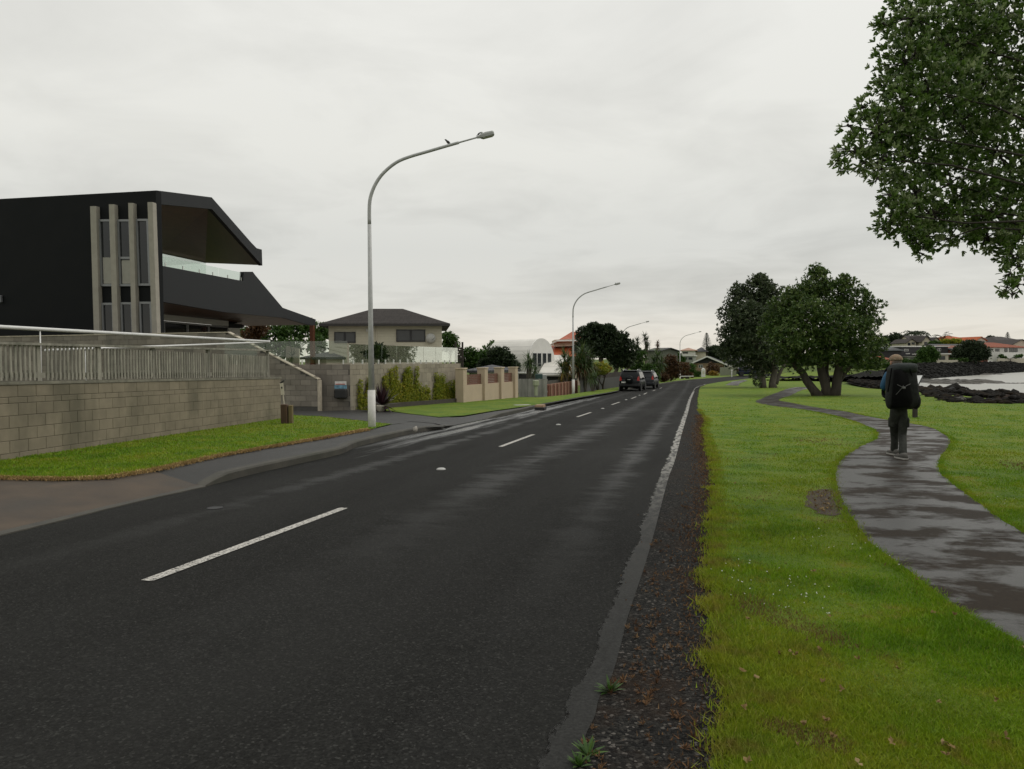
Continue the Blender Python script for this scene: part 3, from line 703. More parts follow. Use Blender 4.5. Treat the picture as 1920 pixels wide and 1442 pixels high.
# ---- stub post, leaning sign stake and letterbox post at the wall's end
e0 = G(538, 795, KH); tag_ = thing('timber_post', e0, 'stubby brown timber post at the end of the roadside block wall', 'post')
m = MB(); m.bevbox(e0 + Vector((-.06, .0, .26)), (.17, .2, .56), .012, .1); m.build('core', pmat('dark_wet_timber', (.07, .04, .022), .35, 7, .75, .4, streak=True), tag_)
m = MB(); m.bevbox(e0 + Vector((.095, .06, .25)), (.10, .2, .52), .01, .1); m.build('side_board', pmat('mossy_timber', (.13, .10, .045), .35, 7, .8, .4, streak=True), tag_)
sk = e0 + Vector((-.02, .18, 0)); stake = thing('sign_stake', sk + Vector((0, 0, .5)), 'leaning pale stake with a small white house number plate behind the stub post', 'sign')
tp = onplane(528, 718, (e0.x - 3, e0.y + .15), (e0.x + 3, e0.y + .2)); bt = onplane(534, 770, (e0.x - 3, e0.y + .15), (e0.x + 3, e0.y + .2))
m = MB(); m.tube([bt - Vector((-.03, 0, .3)), tp], .017, 6); m.build('stake', pmat('pale_wood', (.5, .45, .36), .2, 8, .7, .2), stake)
ax = (tp - bt).normalized(); side = Vector((1, .05, 0)); side = (side - ax * side.dot(ax)).normalized(); fr_ = ax.cross(side); Mk = Matrix((side, fr_, ax)).transposed()
m = MB(); m.bevbox(tp - ax * .17 - fr_ * (.03 if fr_.y > 0 else -.03), (.095, .016, .32), .003, M=Mk); m.build('plate', pmat('cream_plate', (.55, .5, .4), .12, 8, .6, .1), stake)
m = MB(); m.bevbox(tp - ax * .13 - fr_ * (.042 if fr_.y > 0 else -.042), (.035, .008, .05), .002, M=Mk); m.build('number', pmat('black_figure', (.03, .03, .03), .1, 8, .6, .1), stake)
m = MB(); m.bevbox(tp + Vector((.02, 0, .03)), (.14, .06, .035), .008, M=Mk @ Matrix.Rotation(-.5, 3, 'Y')); m.build('bracket', pmat('black_bracket', (.02, .02, .02), .1, 8, .5, .1), stake)
# ---- tan rendered fence with pillars and red-brown panels
M_TAN = pmat('tan_render', (.43, .345, .25), .06, 3, .8, .25, 60)
M_TAN2 = pmat('tan_cap', (.5, .41, .30), .06, 3, .8, .2, 60)
M_REDP = pmat('red_brown_panel', (.13, .055, .038), .15, 4, .55, .2, streak=True)
TF_A, TF_B = G(873, 754.5, KH), G(972, 745.5, KH)
td = (TF_B - TF_A).xy.normalized(); tn = Vector((td.y, -td.x)); Lt = (TF_B - TF_A).xy.length; rzT = math.atan2(td.y, td.x)
tan = thing('rendered_fence', TF_A, 'tan rendered fence with square pillars and red brown louvre panels', 'fence')
ztop = onplane(880, 692, TF_A, TF_B).z; zlow = onplane(885, 721.5, TF_A, TF_B).z; zpan = onplane(890, 702, TF_A, TF_B).z
zb_ = min(TF_A.z, TF_B.z) - .25
def tpt(s, n, z): return Vector((TF_A.x + td.x * s + tn.x * n, TF_A.y + td.y * s + tn.y * n, z))
m = MB(); m.box(tpt(Lt / 2, -.12, (zb_ + zlow) / 2), (Lt + .1, .18, zlow - zb_), rzT); m.build('wall', M_TAN, tan)
pil = [onplane(x, 720, TF_A, TF_B) for x in (869, 909, 940, 966)]
for i, p in enumerate(pil):
    s = (p.xy - TF_A.xy).dot(td); m = MB(); m.bevbox(tpt(s, -.12, (zb_ + ztop) / 2), (.42, .42, ztop - zb_), .01, rzT); pp = m.build('pillar', M_TAN, tan)
    m = MB(); m.bevbox(tpt(s, -.12, ztop + .03), (.48, .48, .06), .01, rzT); m.build('pillar_cap', M_TAN2, tan)
    if i < 3:
        s2 = (pil[i + 1].xy - TF_A.xy).dot(td)
        for k in range(6):
            hk = (zpan - zlow) / 6; m = MB(); m.box(tpt((s + s2) / 2, -.14, zlow + hk * (k + .5)), (s2 - s - .44, .03, hk - .012), rzT); m.build('slat', M_REDP, tan)
# return wall to the left of first pillar
m = MB(); m.box(((MW_E.x + TF_A.x) / 2 - .1, (MW_E.y + TF_A.y) / 2 + .25, (zb_ + ztop) / 2 - .0), (.2, .5, ztop - zb_ - .06), rzT); m.build('return_wall', M_TAN, tan)
# ================================================================== the black house
M_BLACK = pmat('black_render', (.0065, .0075, .008), .15, 1.2, .7, .25, 90, spec=.15)
M_LIT_BLACK = pmat('lit_black', (.021, .0225, .024), .14, 1.5, .6, .2, 70, spec=.2)  # same black made paler; the stronger street-side light is put into the colour
M_FIN = pmat('concrete_fin', (.30, .28, .235), .12, 3, .75, .3, 40)
M_ALU = pmat('window_aluminium', (.22, .225, .23), .06, 4, .4, 0, metal=.4)
M_DGLASS = NT('dark_glass').set((.012, .014, .014), .06, 0, .5)
M_BLIND = pmat('blind', (.30, .29, .25), .08, 4, .6, .1)
def make_soffit():
    t = NT('timber_soffit'); p = t.pos((1, 1, 1), rz=math.radians(9)); x, y, z = t.xyz(p)
    w = t.node('ShaderNodeTexWave', wave_type='BANDS', bands_direction='X'); t.l.new(p, w.inputs[0]); w.inputs['Scale'].default_value = 2.2; w.inputs['Distortion'].default_value = 0
    n = t.noise(t.pos((2, .3, 1)), 3, 6, .6)
    col = t.ramp(n, (.3, (.045, .020, .009)), (.7, (.085, .038, .018)))
    col = t.mix(t.ramp(w.outputs[1] if len(w.outputs) > 1 else w.outputs[0], (.0, .8), (.12, 0.0)), col, (.012, .006, .004)); t.set(col, .45, 0, .3); return t.m
M_SOFFIT = make_soffit()
AL = math.radians(9.0); hd = Vector((math.sin(AL), math.cos(AL))); hp = Vector((-math.cos(AL), math.sin(AL)))
HC = at(292, 500, 31.8).xy
def S(px, py, w=0.0):                      # on the street-side plane, w metres back
    a = HC + hp * w; return onplane(px, py, a, a + hd)
SW = HC + Vector((-1, 1 / 4.9)).normalized()
def F(px, py): return onplane(px, py, HC, SW)   # on the side wall that faces the camera
sd3 = Vector(((SW - HC).x, (SW - HC).y, 0)).normalized(); fn = Vector((sd3.y, -sd3.x, 0)); fn = fn if fn.y < 0 else -fn
rzF = math.atan2(-sd3.y, -sd3.x)
hz0 = 1.2
house = thing('modern_house', (HC.x, HC.y, hz0), 'large angular black modern house with concrete fins and jutting balcony', 'house')
def flat(name, pts, vec, mat, parent=house):
    m = MB(); m.prism(pts, vec); return m.build(name, mat, parent)
top0, topL = F(292, 357), F(-330, 391)
base0 = Vector((top0.x, top0.y, hz0)); baseL = Vector((topL.x, topL.y, hz0))
flat('side_wall', [base0, top0, topL, baseL], -fn * .35, M_BLACK)
# street side wall behind the balconies and the back volume
inner = Vector((hp.x, hp.y, 0))
e1 = Vector((HC.x, HC.y, 0)) + inner * 4.4; hd3 = Vector((hd.x, hd.y, 0))
# ground floor glazing, set back under the balcony
gz0, gz1 = hz0 + .3, S(301, 567).z - .05
M_CEILW = pmat('white_bulkhead', (.40, .40, .37), .06, 3, .6, .1)
m = MB(); a = e1 + hd3 * .4; b = e1 + hd3 * 5.9
gp0, gp1 = S(306, 620, 4.3), S(427, 620, 4.3)
for i in range(3):
    u0 = gp0.xy + (gp1.xy - gp0.xy) * (i / 3); u1 = gp0.xy + (gp1.xy - gp0.xy) * ((i + 1) / 3); d2 = (u1 - u0).normalized()
    m = MB(); c = (u0 + u1) / 2; L = (u1 - u0).length; rz = math.atan2(d2.y, d2.x)
    m.box((c.x, c.y, (gz0 + gz1 - .35) / 2), (L - .1, .03, gz1 - .35 - gz0), rz); dr = m.build('glass_door', M_DGLASS, house)
    m = MB()
    for f in (-1, 1): m.box((c.x + d2.x * (L / 2 - .06) * f, c.y + d2.y * (L / 2 - .06) * f, (gz0 + gz1 - .35) / 2), (.09, .1, gz1 - .35 - gz0), rz)
    m.box((c.x, c.y, gz1 - .38), (L, .1, .1), rz); m.build('frame', M_ALU, dr)
m = MB(); c = (gp0.xy + gp1.xy) / 2; m.box((c.x, c.y, gz1 - .15), ((gp1 - gp0).xy.length, .12, .32), math.atan2(hd.y, hd.x)); m.build('bulkhead', M_CEILW, house)
# roof visor
A_, B_, C1, C2 = S(294, 357), S(397, 370), S(480, 465), S(491, 468)
A2, B2, D2 = S(296, 382.5), S(397.5, 392), S(492, 498)
E_, F_ = S(296, 474, 5.6), S(385, 493, 5.6)
m = MB(); th = inner * .22
m.add([A_, B_, C1, C2, D2, B2, A2] + [p + th for p in (A_, B_, C1, C2, D2, B2, A2)], [(0, 1, 5, 6), (1, 2, 3, 4, 5), (7, 13, 12, 8), (8, 12, 11, 10, 9), (0, 7, 8, 1), (1, 8, 9, 2), (2, 9, 10, 3), (3, 10, 11, 4), (4, 11, 12, 5), (5, 12, 13, 6), (6, 13, 7, 0)])
m.build('roof_fascia', M_LIT_BLACK, house)
m = MB(); dz = Vector((0, 0, .03)); upv = Vector((0, 0, .3))
a2, b2, d2, e2, f2 = A2 + th + dz, B2 + th + dz, D2 + th + dz, E_, F_
m.add([a2, b2, d2, f2, e2] + [p + upv for p in (a2, b2, d2, f2, e2)], [(0, 1, 4), (1, 3, 4), (1, 2, 3), (5, 9, 6), (6, 9, 8), (6, 8, 7), (0, 5, 6, 1), (1, 6, 7, 2), (2, 7, 8, 3), (3, 8, 9, 4), (4, 9, 5, 0)])
m.build('roof_soffit', M_SOFFIT, house)
m = MB(); m.add([A_ + th, B_ + th, C2 + th, F_ + upv * 1.6, E_ + upv * 3] + [p + Vector((0, 0, -.05)) for p in (A_ + th, B_ + th, C2 + th, F_ + upv * 1.6, E_ + upv * 3)], [(0, 1, 4), (1, 3, 4), (1, 2, 3), (5, 9, 6), (6, 9, 8), (6, 8, 7), (0, 5, 6, 1), (1, 6, 7, 2), (2, 7, 8, 3), (3, 8, 9, 4), (4, 9, 5, 0)])
m.build('roof', M_LIT_BLACK, house)
# roof slab over the dark block
flat('roof', [top0 - fn * .3, topL - fn * .3, topL - fn * 9, top0 - fn * 5.5 + Vector((-4.5, 0, 0))], (0, 0, -.2), M_LIT_BLACK)
flat('rear_wall', [Vector((topL.x, topL.y, hz0)) - fn * .3, topL - fn * .3, topL - fn * 9, Vector((topL.x, topL.y, hz0)) - fn * 9], -sd3 * .3, M_BLACK)
# upper inner wall of the dark block facing the deck
wq = HC + hp * 5.8; q0 = Vector((wq.x, wq.y, 0)) + hd3 * .4
# balcony parapet and lower canopy in one folded band
bp = [(297, 497), (456, 527), (457, 509.5), (474, 509.5), (478, 515), (530, 577), (592, 599), (592, 610), (583, 610), (533, 596), (420, 585), (301, 565)]
P3 = [S(*p) for p in bp]
m = MB(); n = len(P3); back = [p + inner * .22 for p in P3]
tri = [(0, 1, 10, 11), (1, 4, 5, 9, 10), (1, 2, 3, 4), (5, 6, 7, 8, 9)]
m.add(P3 + back, tri + [tuple(i + n for i in t[::-1]) for t in tri] + [(i, (i + 1) % n, n + (i + 1) % n, n + i) for i in range(n)]); m.build('balcony_parapet', M_LIT_BLACK, house)
s0, s1, s2, s3 = P3[11] + inner * .2, P3[9] + inner * .2, P3[8] + inner * .2, P3[7] + inner * .2
zS = P3[11].z + .03
lowb = [Vector((p.x, p.y, p.z + .03)) for p in (P3[11], P3[10], P3[9], P3[8])]
m = MB(); fr = [p + inner * .2 for p in lowb]; bk = [Vector((p.x, p.y, max(p.z, 0))) + inner * 4.6 for p in lowb]
for k in range(len(bk)): bk[k].z = fr[k].z
upb = Vector((0, 0, .22)); N = len(fr)
m.loft([[fr[i], bk[i], bk[i] + upb, fr[i] + upb] for i in range(N)]); m.build('balcony_soffit', M_SOFFIT, house)
m = MB(); m.loft([[bk[i] + inner * .02 + Vector((0, 0, q)) for q in (-.12, .3)] + [bk[i] + inner * .25 + Vector((0, 0, q)) for q in (.3, -.12)] for i in range(N)]); m.build('rear_beam', M_LIT_BLACK, house)
# glass balustrade on the parapet
bt0, bt1 = S(298, 497, .08), S(456, 526.5, .08)
for i in range(3):
    a, b = bt0 + (bt1 - bt0) * (i / 3), bt0 + (bt1 - bt0) * ((i + 1) / 3); d_ = (b - a).normalized() * .02
    m = MB(); m.prism([a + d_, b - d_, b - d_ + Vector((0, 0, .42)), a + d_ + Vector((0, 0, .42))], inner * .012); m.build('balustrade_pane', M_GLASS, house)
for px in (310, 343, 374, 399, 427, 452):
    p = S(px, 497 + (px - 297) * .1887, .1); m = MB(); m.bevbox(p + Vector((0, 0, .06)), (.045, .045, .2), .005, rzF); m.build('spigot', M_SPIGOT, house)
# far glass screen on the deck (seen through the gap)
g0, g1 = S(297, 497, 5.2), S(386, 497, 5.2)
m = MB(); m.prism([Vector((g0.x, g0.y, g0.z - 1.2)), Vector((g1.x, g1.y, g0.z - 1.2)), Vector((g1.x, g1.y, F_.z)), Vector((g0.x, g0.y, E_.z))], inner * .012); m.build('glass_screen', M_GLASS, house)
# timber-clad post under the canopy tip
pt = S(585.5, 609, .4); m = MB(); m.bevbox((pt.x, pt.y, (pt.z + 1.0) / 2), (.26, .26, pt.z - 1.0), .01, rzF); m.build('post', pmat('red_timber', (.12, .042, .018), .25, 5, .6, .3, streak=True), house)
# fins and windows on the side wall
fins = [((176, 187), 388.5, (183.5, 194)), ((211, 221), 385, (219, 229)), ((247, 256), 382.5, (254.5, 263)), ((283, 292.5), 381, (292, 301.5))]
for (l, r), y, (bl_, br_) in fins:
    a, b, c, d = F(l, y), F(r, y), F(br_, 640), F(bl_, 640)
    m = MB(); m.prism([p + fn * .22 for p in (a, b, c, d)], -fn * .24); m.build('fin', M_FIN, house)
def window(x0, x1, y0, y1, lean, split=None, blind=None):
    """pane set behind an aluminium frame; lean: sideways drift down the picture"""
    q = lambda x, y, o: F(x + lean * (y - y0), y) + fn * o
    m = MB(); fw = 3.2
    out = [(x0, y0), (x1, y0), (x1, y1), (x0, y1)]; inn_ = [(x0 + fw, y0 + 4), (x1 - fw, y0 + 4), (x1 - fw, y1 - 4), (x0 + fw, y1 - 4)]
    V = [q(x, y, .09) for x, y in out] + [q(x, y, .09) for x, y in inn_] + [q(x, y, .0) for x, y in out] + [q(x, y, .0) for x, y in inn_]
    fs = []
    for i in range(4):
        j = (i + 1) % 4; fs += [(i, j, 4 + j, 4 + i), (8 + i, 8 + j, j, i), (4 + i, 4 + j, 12 + j, 12 + i)]
    m.add(V, fs)
    if split: m.prism([q(x0, split - 2, .09), q(x1, split - 2, .09), q(x1, split + 2, .09), q(x0, split + 2, .09)], -fn * .08)
    w = m.build('window', M_ALU, house)
    m = MB(); m.prism([q(x, y, .03) for x, y in inn_], -fn * .02); m.build('pane', M_DGLASS, w)
    if blind:
        yb0, yb1 = blind; m = MB(); m.prism([q(x0 + fw + 1, yb0, .036), q(x1 - fw - 1, yb0, .036), q(x1 - fw - 1, yb1, .036), q(x0 + fw + 1, yb1, .036)], -fn * .004); m.build('blind', M_BLIND, w)
window(187, 210.5, 412, 537, .036, None, (483, 532))
window(222, 246.5, 412, 537, .036, 484, (488, 532))
window(257, 280, 411, 536, .036)
window(192.5, 215, 568, 637, .036); window(228, 250.5, 567, 637, .036); window(263, 286, 566, 637, .036)
wl_ = F(3, 561) + fn * .08; m = MB(); m.bevbox(wl_, (.16, .16, .34), .03, rzF); m.build('wall_lamp', M_ALU, house)
# ================================================================== plants
def leaf_mat(name, dark, mid, light, rough=.45, trans=.25, spec=.35):
    t = NT(name); r = t.attr('rnd')[2]; n = t.noise(t.pos(), 1.1, 2, .5)
    col = t.ramp(t.math('ADD', t.math('MULTIPLY', r, .6), t.math('MULTIPLY', n, .4)), (.15, dark), (.5, mid), (.85, light))
    t.set(col, rough, 0, spec)
    tr = t.node('ShaderNodeBsdfTranslucent'); t.l.new(col, tr.inputs[0]); mxs = t.node('ShaderNodeMixShader'); mxs.inputs[0].default_value = trans
    t.l.new(t.b.outputs[0], mxs.inputs[1]); t.l.new(tr.outputs[0], mxs.inputs[2]); t.l.new(mxs.outputs[0], t.out.inputs[0]); return t.m
def np_mesh(name, V, Fq, rnd, mat, parent=None, nv=4, origin=None):
    """V (n,3) verts; quads or tris in order"""
    me = bpy.data.meshes.new(name); nf = len(Fq)
    me.vertices.add(len(V)); me.vertices.foreach_set('co', np.ascontiguousarray(V, dtype=np.float32).ravel())
    k = Fq.shape[1]; me.loops.add(nf * k); me.loops.foreach_set('vertex_index', np.ascontiguousarray(Fq, dtype=np.int32).ravel())
    me.polygons.add(nf); me.polygons.foreach_set('loop_start', np.arange(0, nf * k, k, dtype=np.int32)); me.polygons.foreach_set('loop_total', np.full(nf, k, dtype=np.int32))
    me.update(calc_edges=True)
    a = me.attributes.new('rnd', 'FLOAT', 'FACE'); a.data.foreach_set('value', np.ascontiguousarray(rnd, dtype=np.float32))
    return link_mesh(name, me, mat, parent, origin)
def unit(a): return a / np.maximum(np.linalg.norm(a, axis=-1, keepdims=True), 1e-9)
def rosettes(C, Nn, L, length, width, spread=1.1, rng=RNG, droop=.0, lenvar=.25, oblong=False):
    """L leaves around every centre C (n,3), fanning about axis Nn; returns verts, quads, random per leaf"""
    n = len(C); C = np.repeat(C, L, 0); A = np.repeat(unit(Nn), L, 0); m = n * L
    R = unit(rng.normal(size=(m, 3))); side = unit(np.cross(A, R)); ang = rng.uniform(.25, spread, (m, 1))
    D = unit(A * np.cos(ang) + side * np.sin(ang) + np.array([0, 0, -droop]))
    W = unit(np.cross(D, A) + rng.normal(size=(m, 3)) * .25); U = np.cross(W, D)
    ln = length * (1 + rng.uniform(-lenvar, lenvar, (m, 1))); wd = width * (1 + rng.uniform(-.2, .2, (m, 1)))
    b = C; mid = C + D * ln * .55 + U * wd * .12; tip = C + D * ln - U * wd * .15
    if oblong:
        q1, q2 = C + D * ln * .3 + U * wd * .1, C + D * ln * .78 + U * wd * .08
        V = np.stack([b, q1 + W * wd * .42, q2 + W * wd * .5, tip, q2 - W * wd * .5, q1 - W * wd * .42], 1).reshape(-1, 3); F_ = np.arange(6 * m).reshape(-1, 6)
    else:
        V = np.stack([b, mid + W * wd * .5, tip, mid - W * wd * .5], 1).reshape(-1, 3)
        F_ = np.arange(4 * m).reshape(-1, 4)
    base = np.repeat(rng.uniform(0, 1, n), L)
    return V, F_, np.clip(base * .7 + rng.uniform(0, .3, m), 0, 1)
def shell(clumps, density, rng=RNG, lo=.72, up=.0):
    """points through the outer part of each ellipsoid clump (cx,cy,cz,rx,ry,rz)"""
    P, N = [], []
    for cx, cy, cz, rx, ry, rz in clumps:
        k = max(6, int(density * (rx * ry + ry * rz + rx * rz) * 4.2))
        d = unit(rng.normal(size=(k, 3))); r = rng.uniform(lo ** 2, 1.08, (k, 1)) ** .5
        wob = 1 + .16 * np.sin(d[:, :1] * 5 + cx * 3) * np.sin(d[:, 1:2] * 6 + cy) + rng.normal(0, .05, (k, 1))
        p = d * r * wob * np.array([rx, ry, rz]) + np.array([cx, cy, cz]); P.append(p)
        N.append(unit(d / np.array([rx, ry, rz]) + np.array([0, 0, up]) + rng.normal(0, .35, (k, 3))))
    return np.concatenate(P), np.concatenate(N)
M_BARK = pmat('bark', (.050, .042, .032), .4, 5, .9, 1.0, 25, streak=True, stain=(.04, .036, .026))
M_BARK2 = pmat('pale_bark', (.095, .083, .066), .4, 5, .9, 1.0, 25, streak=True)
ML_POHU = leaf_mat('broad_leaf', (.020, .046, .009), (.064, .115, .022), (.17, .215, .065))
ML_POHU_GREY = leaf_mat('grey_green_leaf', (.020, .036, .014), (.055, .082, .034), (.14, .165, .09))
ML_POHU_NEAR = leaf_mat('near_leaf', (.024, .056, .011), (.105, .185, .030), (.36, .40, .23), .36, .42, .6)
ML_DARK = leaf_mat('dark_evergreen_leaf', (.014, .026, .011), (.030, .050, .020), (.060, .080, .038))
ML_GREEN = leaf_mat('mid_green_leaf', (.020, .050, .008), (.045, .10, .015), (.09, .16, .03))
ML_PALM = leaf_mat('strap_leaf', (.022, .048, .014), (.05, .095, .025), (.11, .14, .04))
ML_RED = leaf_mat('red_brown_leaf', (.04, .022, .010), (.085, .045, .018), (.14, .075, .03))
ML_YEL = leaf_mat('climber_leaf', (.10, .16, .015), (.25, .29, .025), (.42, .34, .04), .5, .35)
ML_ORANGE = leaf_mat('orange_leaf', (.12, .07, .01), (.25, .15, .02), (.34, .24, .03))
ML_PURPLE = leaf_mat('purple_leaf', (.016, .007, .009), (.03, .012, .016), (.055, .026, .03), .35, .05)
def sub_clumps(env, n, r, seed, flat=.75):
    """many clumps spread over the surface of big envelope ellipsoids"""
    g = np.random.default_rng(seed); out = []
    tot = sum(e_[3] * e_[4] + e_[4] * e_[5] for e_ in env)
    for cx, cy, cz, rx, ry, rz in env:
        k = max(4, int(n * (rx * ry + ry * rz) / tot)); d = unit(g.normal(size=(k, 3)))
        d[:, 2] = np.where(d[:, 2] < -.55, -d[:, 2], d[:, 2])
        for q in d:
            s = r * g.uniform(.7, 1.3); f = g.uniform(.55, .95); out.append((cx + q[0] * rx * f, cy + q[1] * ry * f, cz + q[2] * rz * f, s, s, s * flat))
    return out
def branch(p0, p1, r0, r1, bend=.15, n=5, seed=0):
    g = random.Random(seed); p0, p1 = Vector(p0), Vector(p1); L = (p1 - p0).length; pts = []
    for i in range(n + 1):
        t = i / n; k = math.sin(PI * t) * bend * L; pts.append(p0.lerp(p1, t) + Vector((g.uniform(-1, 1), g.uniform(-1, 1), g.uniform(.2, 1))) * k * .35)
    pts[0] = p0; pts[-1] = p1; return pts, [r0 + (r1 - r0) * i / n for i in range(n + 1)]
def tree(name, base, trunks, clumps, label, leaf, lsize, dens, L=6, cat='tree', group=None, bark=M_BARK, seed=1, lw=.45, lo=.72, crown='crown', limbs=14, spread=1.2):
    base = Vector(base); root = thing(name, base, label, cat, group); g = random.Random(seed)
    m = MB(); ends = []
    for i, (q0, q1, r0, r1) in enumerate(trunks):
        a = base + Vector(q0); b = base + Vector(q1); pts, rad = branch(a, b, r0, r1, .12, 6, seed + i)
        rad[0] *= 1.25; m.tube(pts, rad, 9); ends.append((pts, rad))
    if limbs:
        pick_ = g.sample(clumps, min(limbs, len(clumps)))
        for k, c in enumerate(pick_):
            cc = Vector(c[:3]); pts, rad = min(ends, key=lambda e_: (e_[0][-1] - cc).length); j = g.choice([4, 5, 6]); pts2, rad2 = branch(pts[j], cc, rad[j] * .6, .015 * max(1, lsize * 6), .2, 5, seed * 7 + k); m.tube(pts2, rad2, 6)
    m.build('trunk', bark, root, True, fix=False)
    rng = np.random.default_rng(seed + 100)
    P, N = shell(clumps, dens, rng, lo, .3)
    V, F_, r = rosettes(P, N, L, lsize, lsize * lw, spread, rng)
    np_mesh(crown, V, F_, r, leaf, root)
    return root

# ---------------- the overhanging tree at the right, its trunk outside the picture
def near_tree():
    base = Vector((9.4, 7.6, T(9.4, 7.6))); Y0 = 7.4
    # (px, py, depth, radius px) of the leaf masses seen in the picture
    # mass = (px, py, depth, radius px); ellipses follow the crown's real silhouette
    blobs = [(1715, 35, 7.2, 62), (1700, 120, 7.1, 58), (1745, 175, 7.0, 78), (1690, 215, 6.9, 62), (1640, 245, 6.8, 48), (1600, 285, 6.7, 32), (1655, 300, 6.7, 36), (1710, 290, 7.2, 62), (1765, 90, 7.5, 95), (1800, 230, 7.6, 90), (1850, 130, 7.9, 110), (1870, 290, 7.6, 95), (1780, 345, 7.3, 72), (1715, 365, 6.9, 45), (1680, 400, 6.7, 36), (1700, 425, 6.7, 28), (1745, 400, 7.0, 48), (1800, 420, 7.2, 48), (1860, 400, 7.4, 62), (1740, 445, 6.9, 24), (1735, 462, 6.9, 15), (1850, 445, 7.2, 26), (1895, 465, 7.1, 28), (1910, 500, 7.0, 22), (1905, 535, 6.9, 17), (1920, 440, 7.3, 40), (1790, 20, 7.8, 100), (1900, 40, 8.0, 120), (1930, 220, 8.2, 120), (1940, 360, 7.9, 90)]
    gs = random.Random(17)
    sprays = []
    for px, py, Y, r in blobs:
        if px < 1760 or py > 380:
            for _ in range(2):
                a = gs.uniform(PI * .6, PI * 1.45); sprays.append((px + math.cos(a) * r * 1.02, py - math.sin(a) * r * 1.02, Y - .1, gs.uniform(9, 17)))
    NB = len(blobs) + len(sprays); blobs = blobs + sprays
    clumps = []
    for px, py, Y, r in blobs:
        p = at(px, py, Y); R = r * Y / FPX; clumps.append((p.x, p.y, p.z, R, R * 1.15, R))
    g = np.random.default_rng(5)
    for k in range(46):                                  # the rest of the crown, outside the picture
        th = g.uniform(0, 2 * PI); ph = g.uniform(.0, 1.35); d = np.array([math.cos(th) * math.cos(ph), math.sin(th) * math.cos(ph), math.sin(ph)])
        c = np.array([9.2, 7.8, 4.3]) + d * np.array([4.4, 4.6, 3.6]) * g.uniform(.75, 1)
        if c[0] / max(c[1], .1) < .74 and c[2] < 6.2 and c[1] > 2: continue
        clumps.append((*c, .75, .75, .6))
    root = thing('overhanging_tree', base, 'broad-leaved evergreen tree reaching into the top right corner over the path', 'tree')
    m = MB(); tp = base + Vector((-.6, .1, 3.0)); pts, rad = branch(base - Vector((0, 0, .2)), tp, .34, .2, .08, 6, 3); m.tube(pts, rad, 12)
    gg = random.Random(8)
    for k, c in enumerate(clumps):
        if k < 30 and k % 2 == 0 or k >= NB and k % 3 == 0:
            p2, r2 = branch(pts[gg.choice([4, 5, 6])], c[:3], .032, .005, .2, 7, 50 + k); m.tube(p2, r2, 6)
    # fine twigs
    for k, c in enumerate(clumps[:NB]):
        cc = Vector(c[:3])
        for j in range(7 if k < 30 else 3):
            d = Vector((gg.gauss(-.35, .7), gg.gauss(0, .5), gg.gauss(0, .6))).normalized(); m.tube(*branch(cc - d * c[3] * .3, cc + d * c[3] * 1.02, .009, .003, .15, 3, 300 + k * 7 + j), 4)
    m.build('trunk', pmat('dark_bark', (.026, .021, .016), .4, 8, .9, .8, 30), root, True, fix=False)
    rng = np.random.default_rng(21)
    P, N = shell(clumps[:NB], 150, rng, .5, .25); N = unit(N + np.array([-.45, -.3, .35]))
    V, F_, r = rosettes(P, N, 8, .056, .019, .95, rng, oblong=True); np_mesh('crown', V, F_, r, ML_POHU_NEAR, root)
    P, N = shell(clumps[NB:], 14, rng, .3, .25); V, F_, r = rosettes(P, N, 6, .13, .055, 1.3, rng); np_mesh('crown', V, F_, r, ML_POHU_NEAR, root)
near_tree()

# ---------------- the two park trees
def px_clumps(L, Y, zs=1.0, dy=.9):
    out = []
    for px, py, r, *dd in L:
        Yk = Y + (dd[0] if dd else 0); p = at(px, py, Yk); R = r * Yk / FPX; out.append((p.x, p.y, p.z, R, R * dy, R * zs))
    return out
b1 = G(1550, 743)
front = [(1530, 535, 32), (1500, 560, 36), (1565, 552, 34), (1600, 560, 34), (1625, 590, 30), (1470, 585, 34), (1450, 620, 30), (1520, 590, 40, -2), (1560, 605, 42, -2.5), (1610, 630, 40, -1.5), (1485, 632, 40, -2), (1635, 645, 26), (1540, 650, 42, -1.5), (1590, 665, 38, -1), (1500, 670, 34, -.5), (1625, 675, 28), (1465, 665, 26), (1535, 515, 16), (1585, 530, 18), (1455, 600, 20), (1530, 560, 40, 2), (1590, 600, 40, 2.5), (1490, 610, 40, 2), (1560, 640, 40, 2.5)]
cl1 = px_clumps(front, b1.y + .5, .82)
cl1 = [c for c in cl1] + sub_clumps([(c[0], c[1], c[2], c[3], c[4], c[5]) for c in cl1], 170, .42, 3)
tree('park_tree', b1, [((-.5, 0, -.1), (-2.6, .3, 3.0), .30, .16), ((.0, .1, -.1), (-.3, .5, 3.6), .32, .18), ((.45, 0, -.1), (.9, -.2, 3.4), .34, .2), ((.7, .1, .5), (2.4, .5, 3.6), .2, .12), ((.1, .2, .2), (.5, 1.0, 4.4), .2, .1)], cl1,
     'larger dense round-crowned evergreen beside the curving path, its trunk forking low', ML_POHU, .2, 15, 6, seed=12, bark=M_BARK, lo=.35)
b2 = G(1440, 727.5)
left = [(1420, 545, 30), (1390, 565, 30), (1440, 560, 34), (1375, 595, 28), (1410, 600, 42, -2), (1450, 600, 38), (1375, 630, 28), (1420, 640, 42, -2), (1365, 655, 20), (1395, 670, 32), (1440, 670, 34), (1470, 640, 34), (1425, 690, 20), (1428, 530, 16), (1385, 548, 18), (1420, 600, 40, 3), (1400, 640, 36, 3)]
cl2 = px_clumps(left, b2.y + .5, .85)
cl2 = cl2 + sub_clumps(cl2, 170, .5, 4) + px_clumps([(1416, 705, 10, -.6), (1420, 718, 7, -.6)], b2.y, 1)
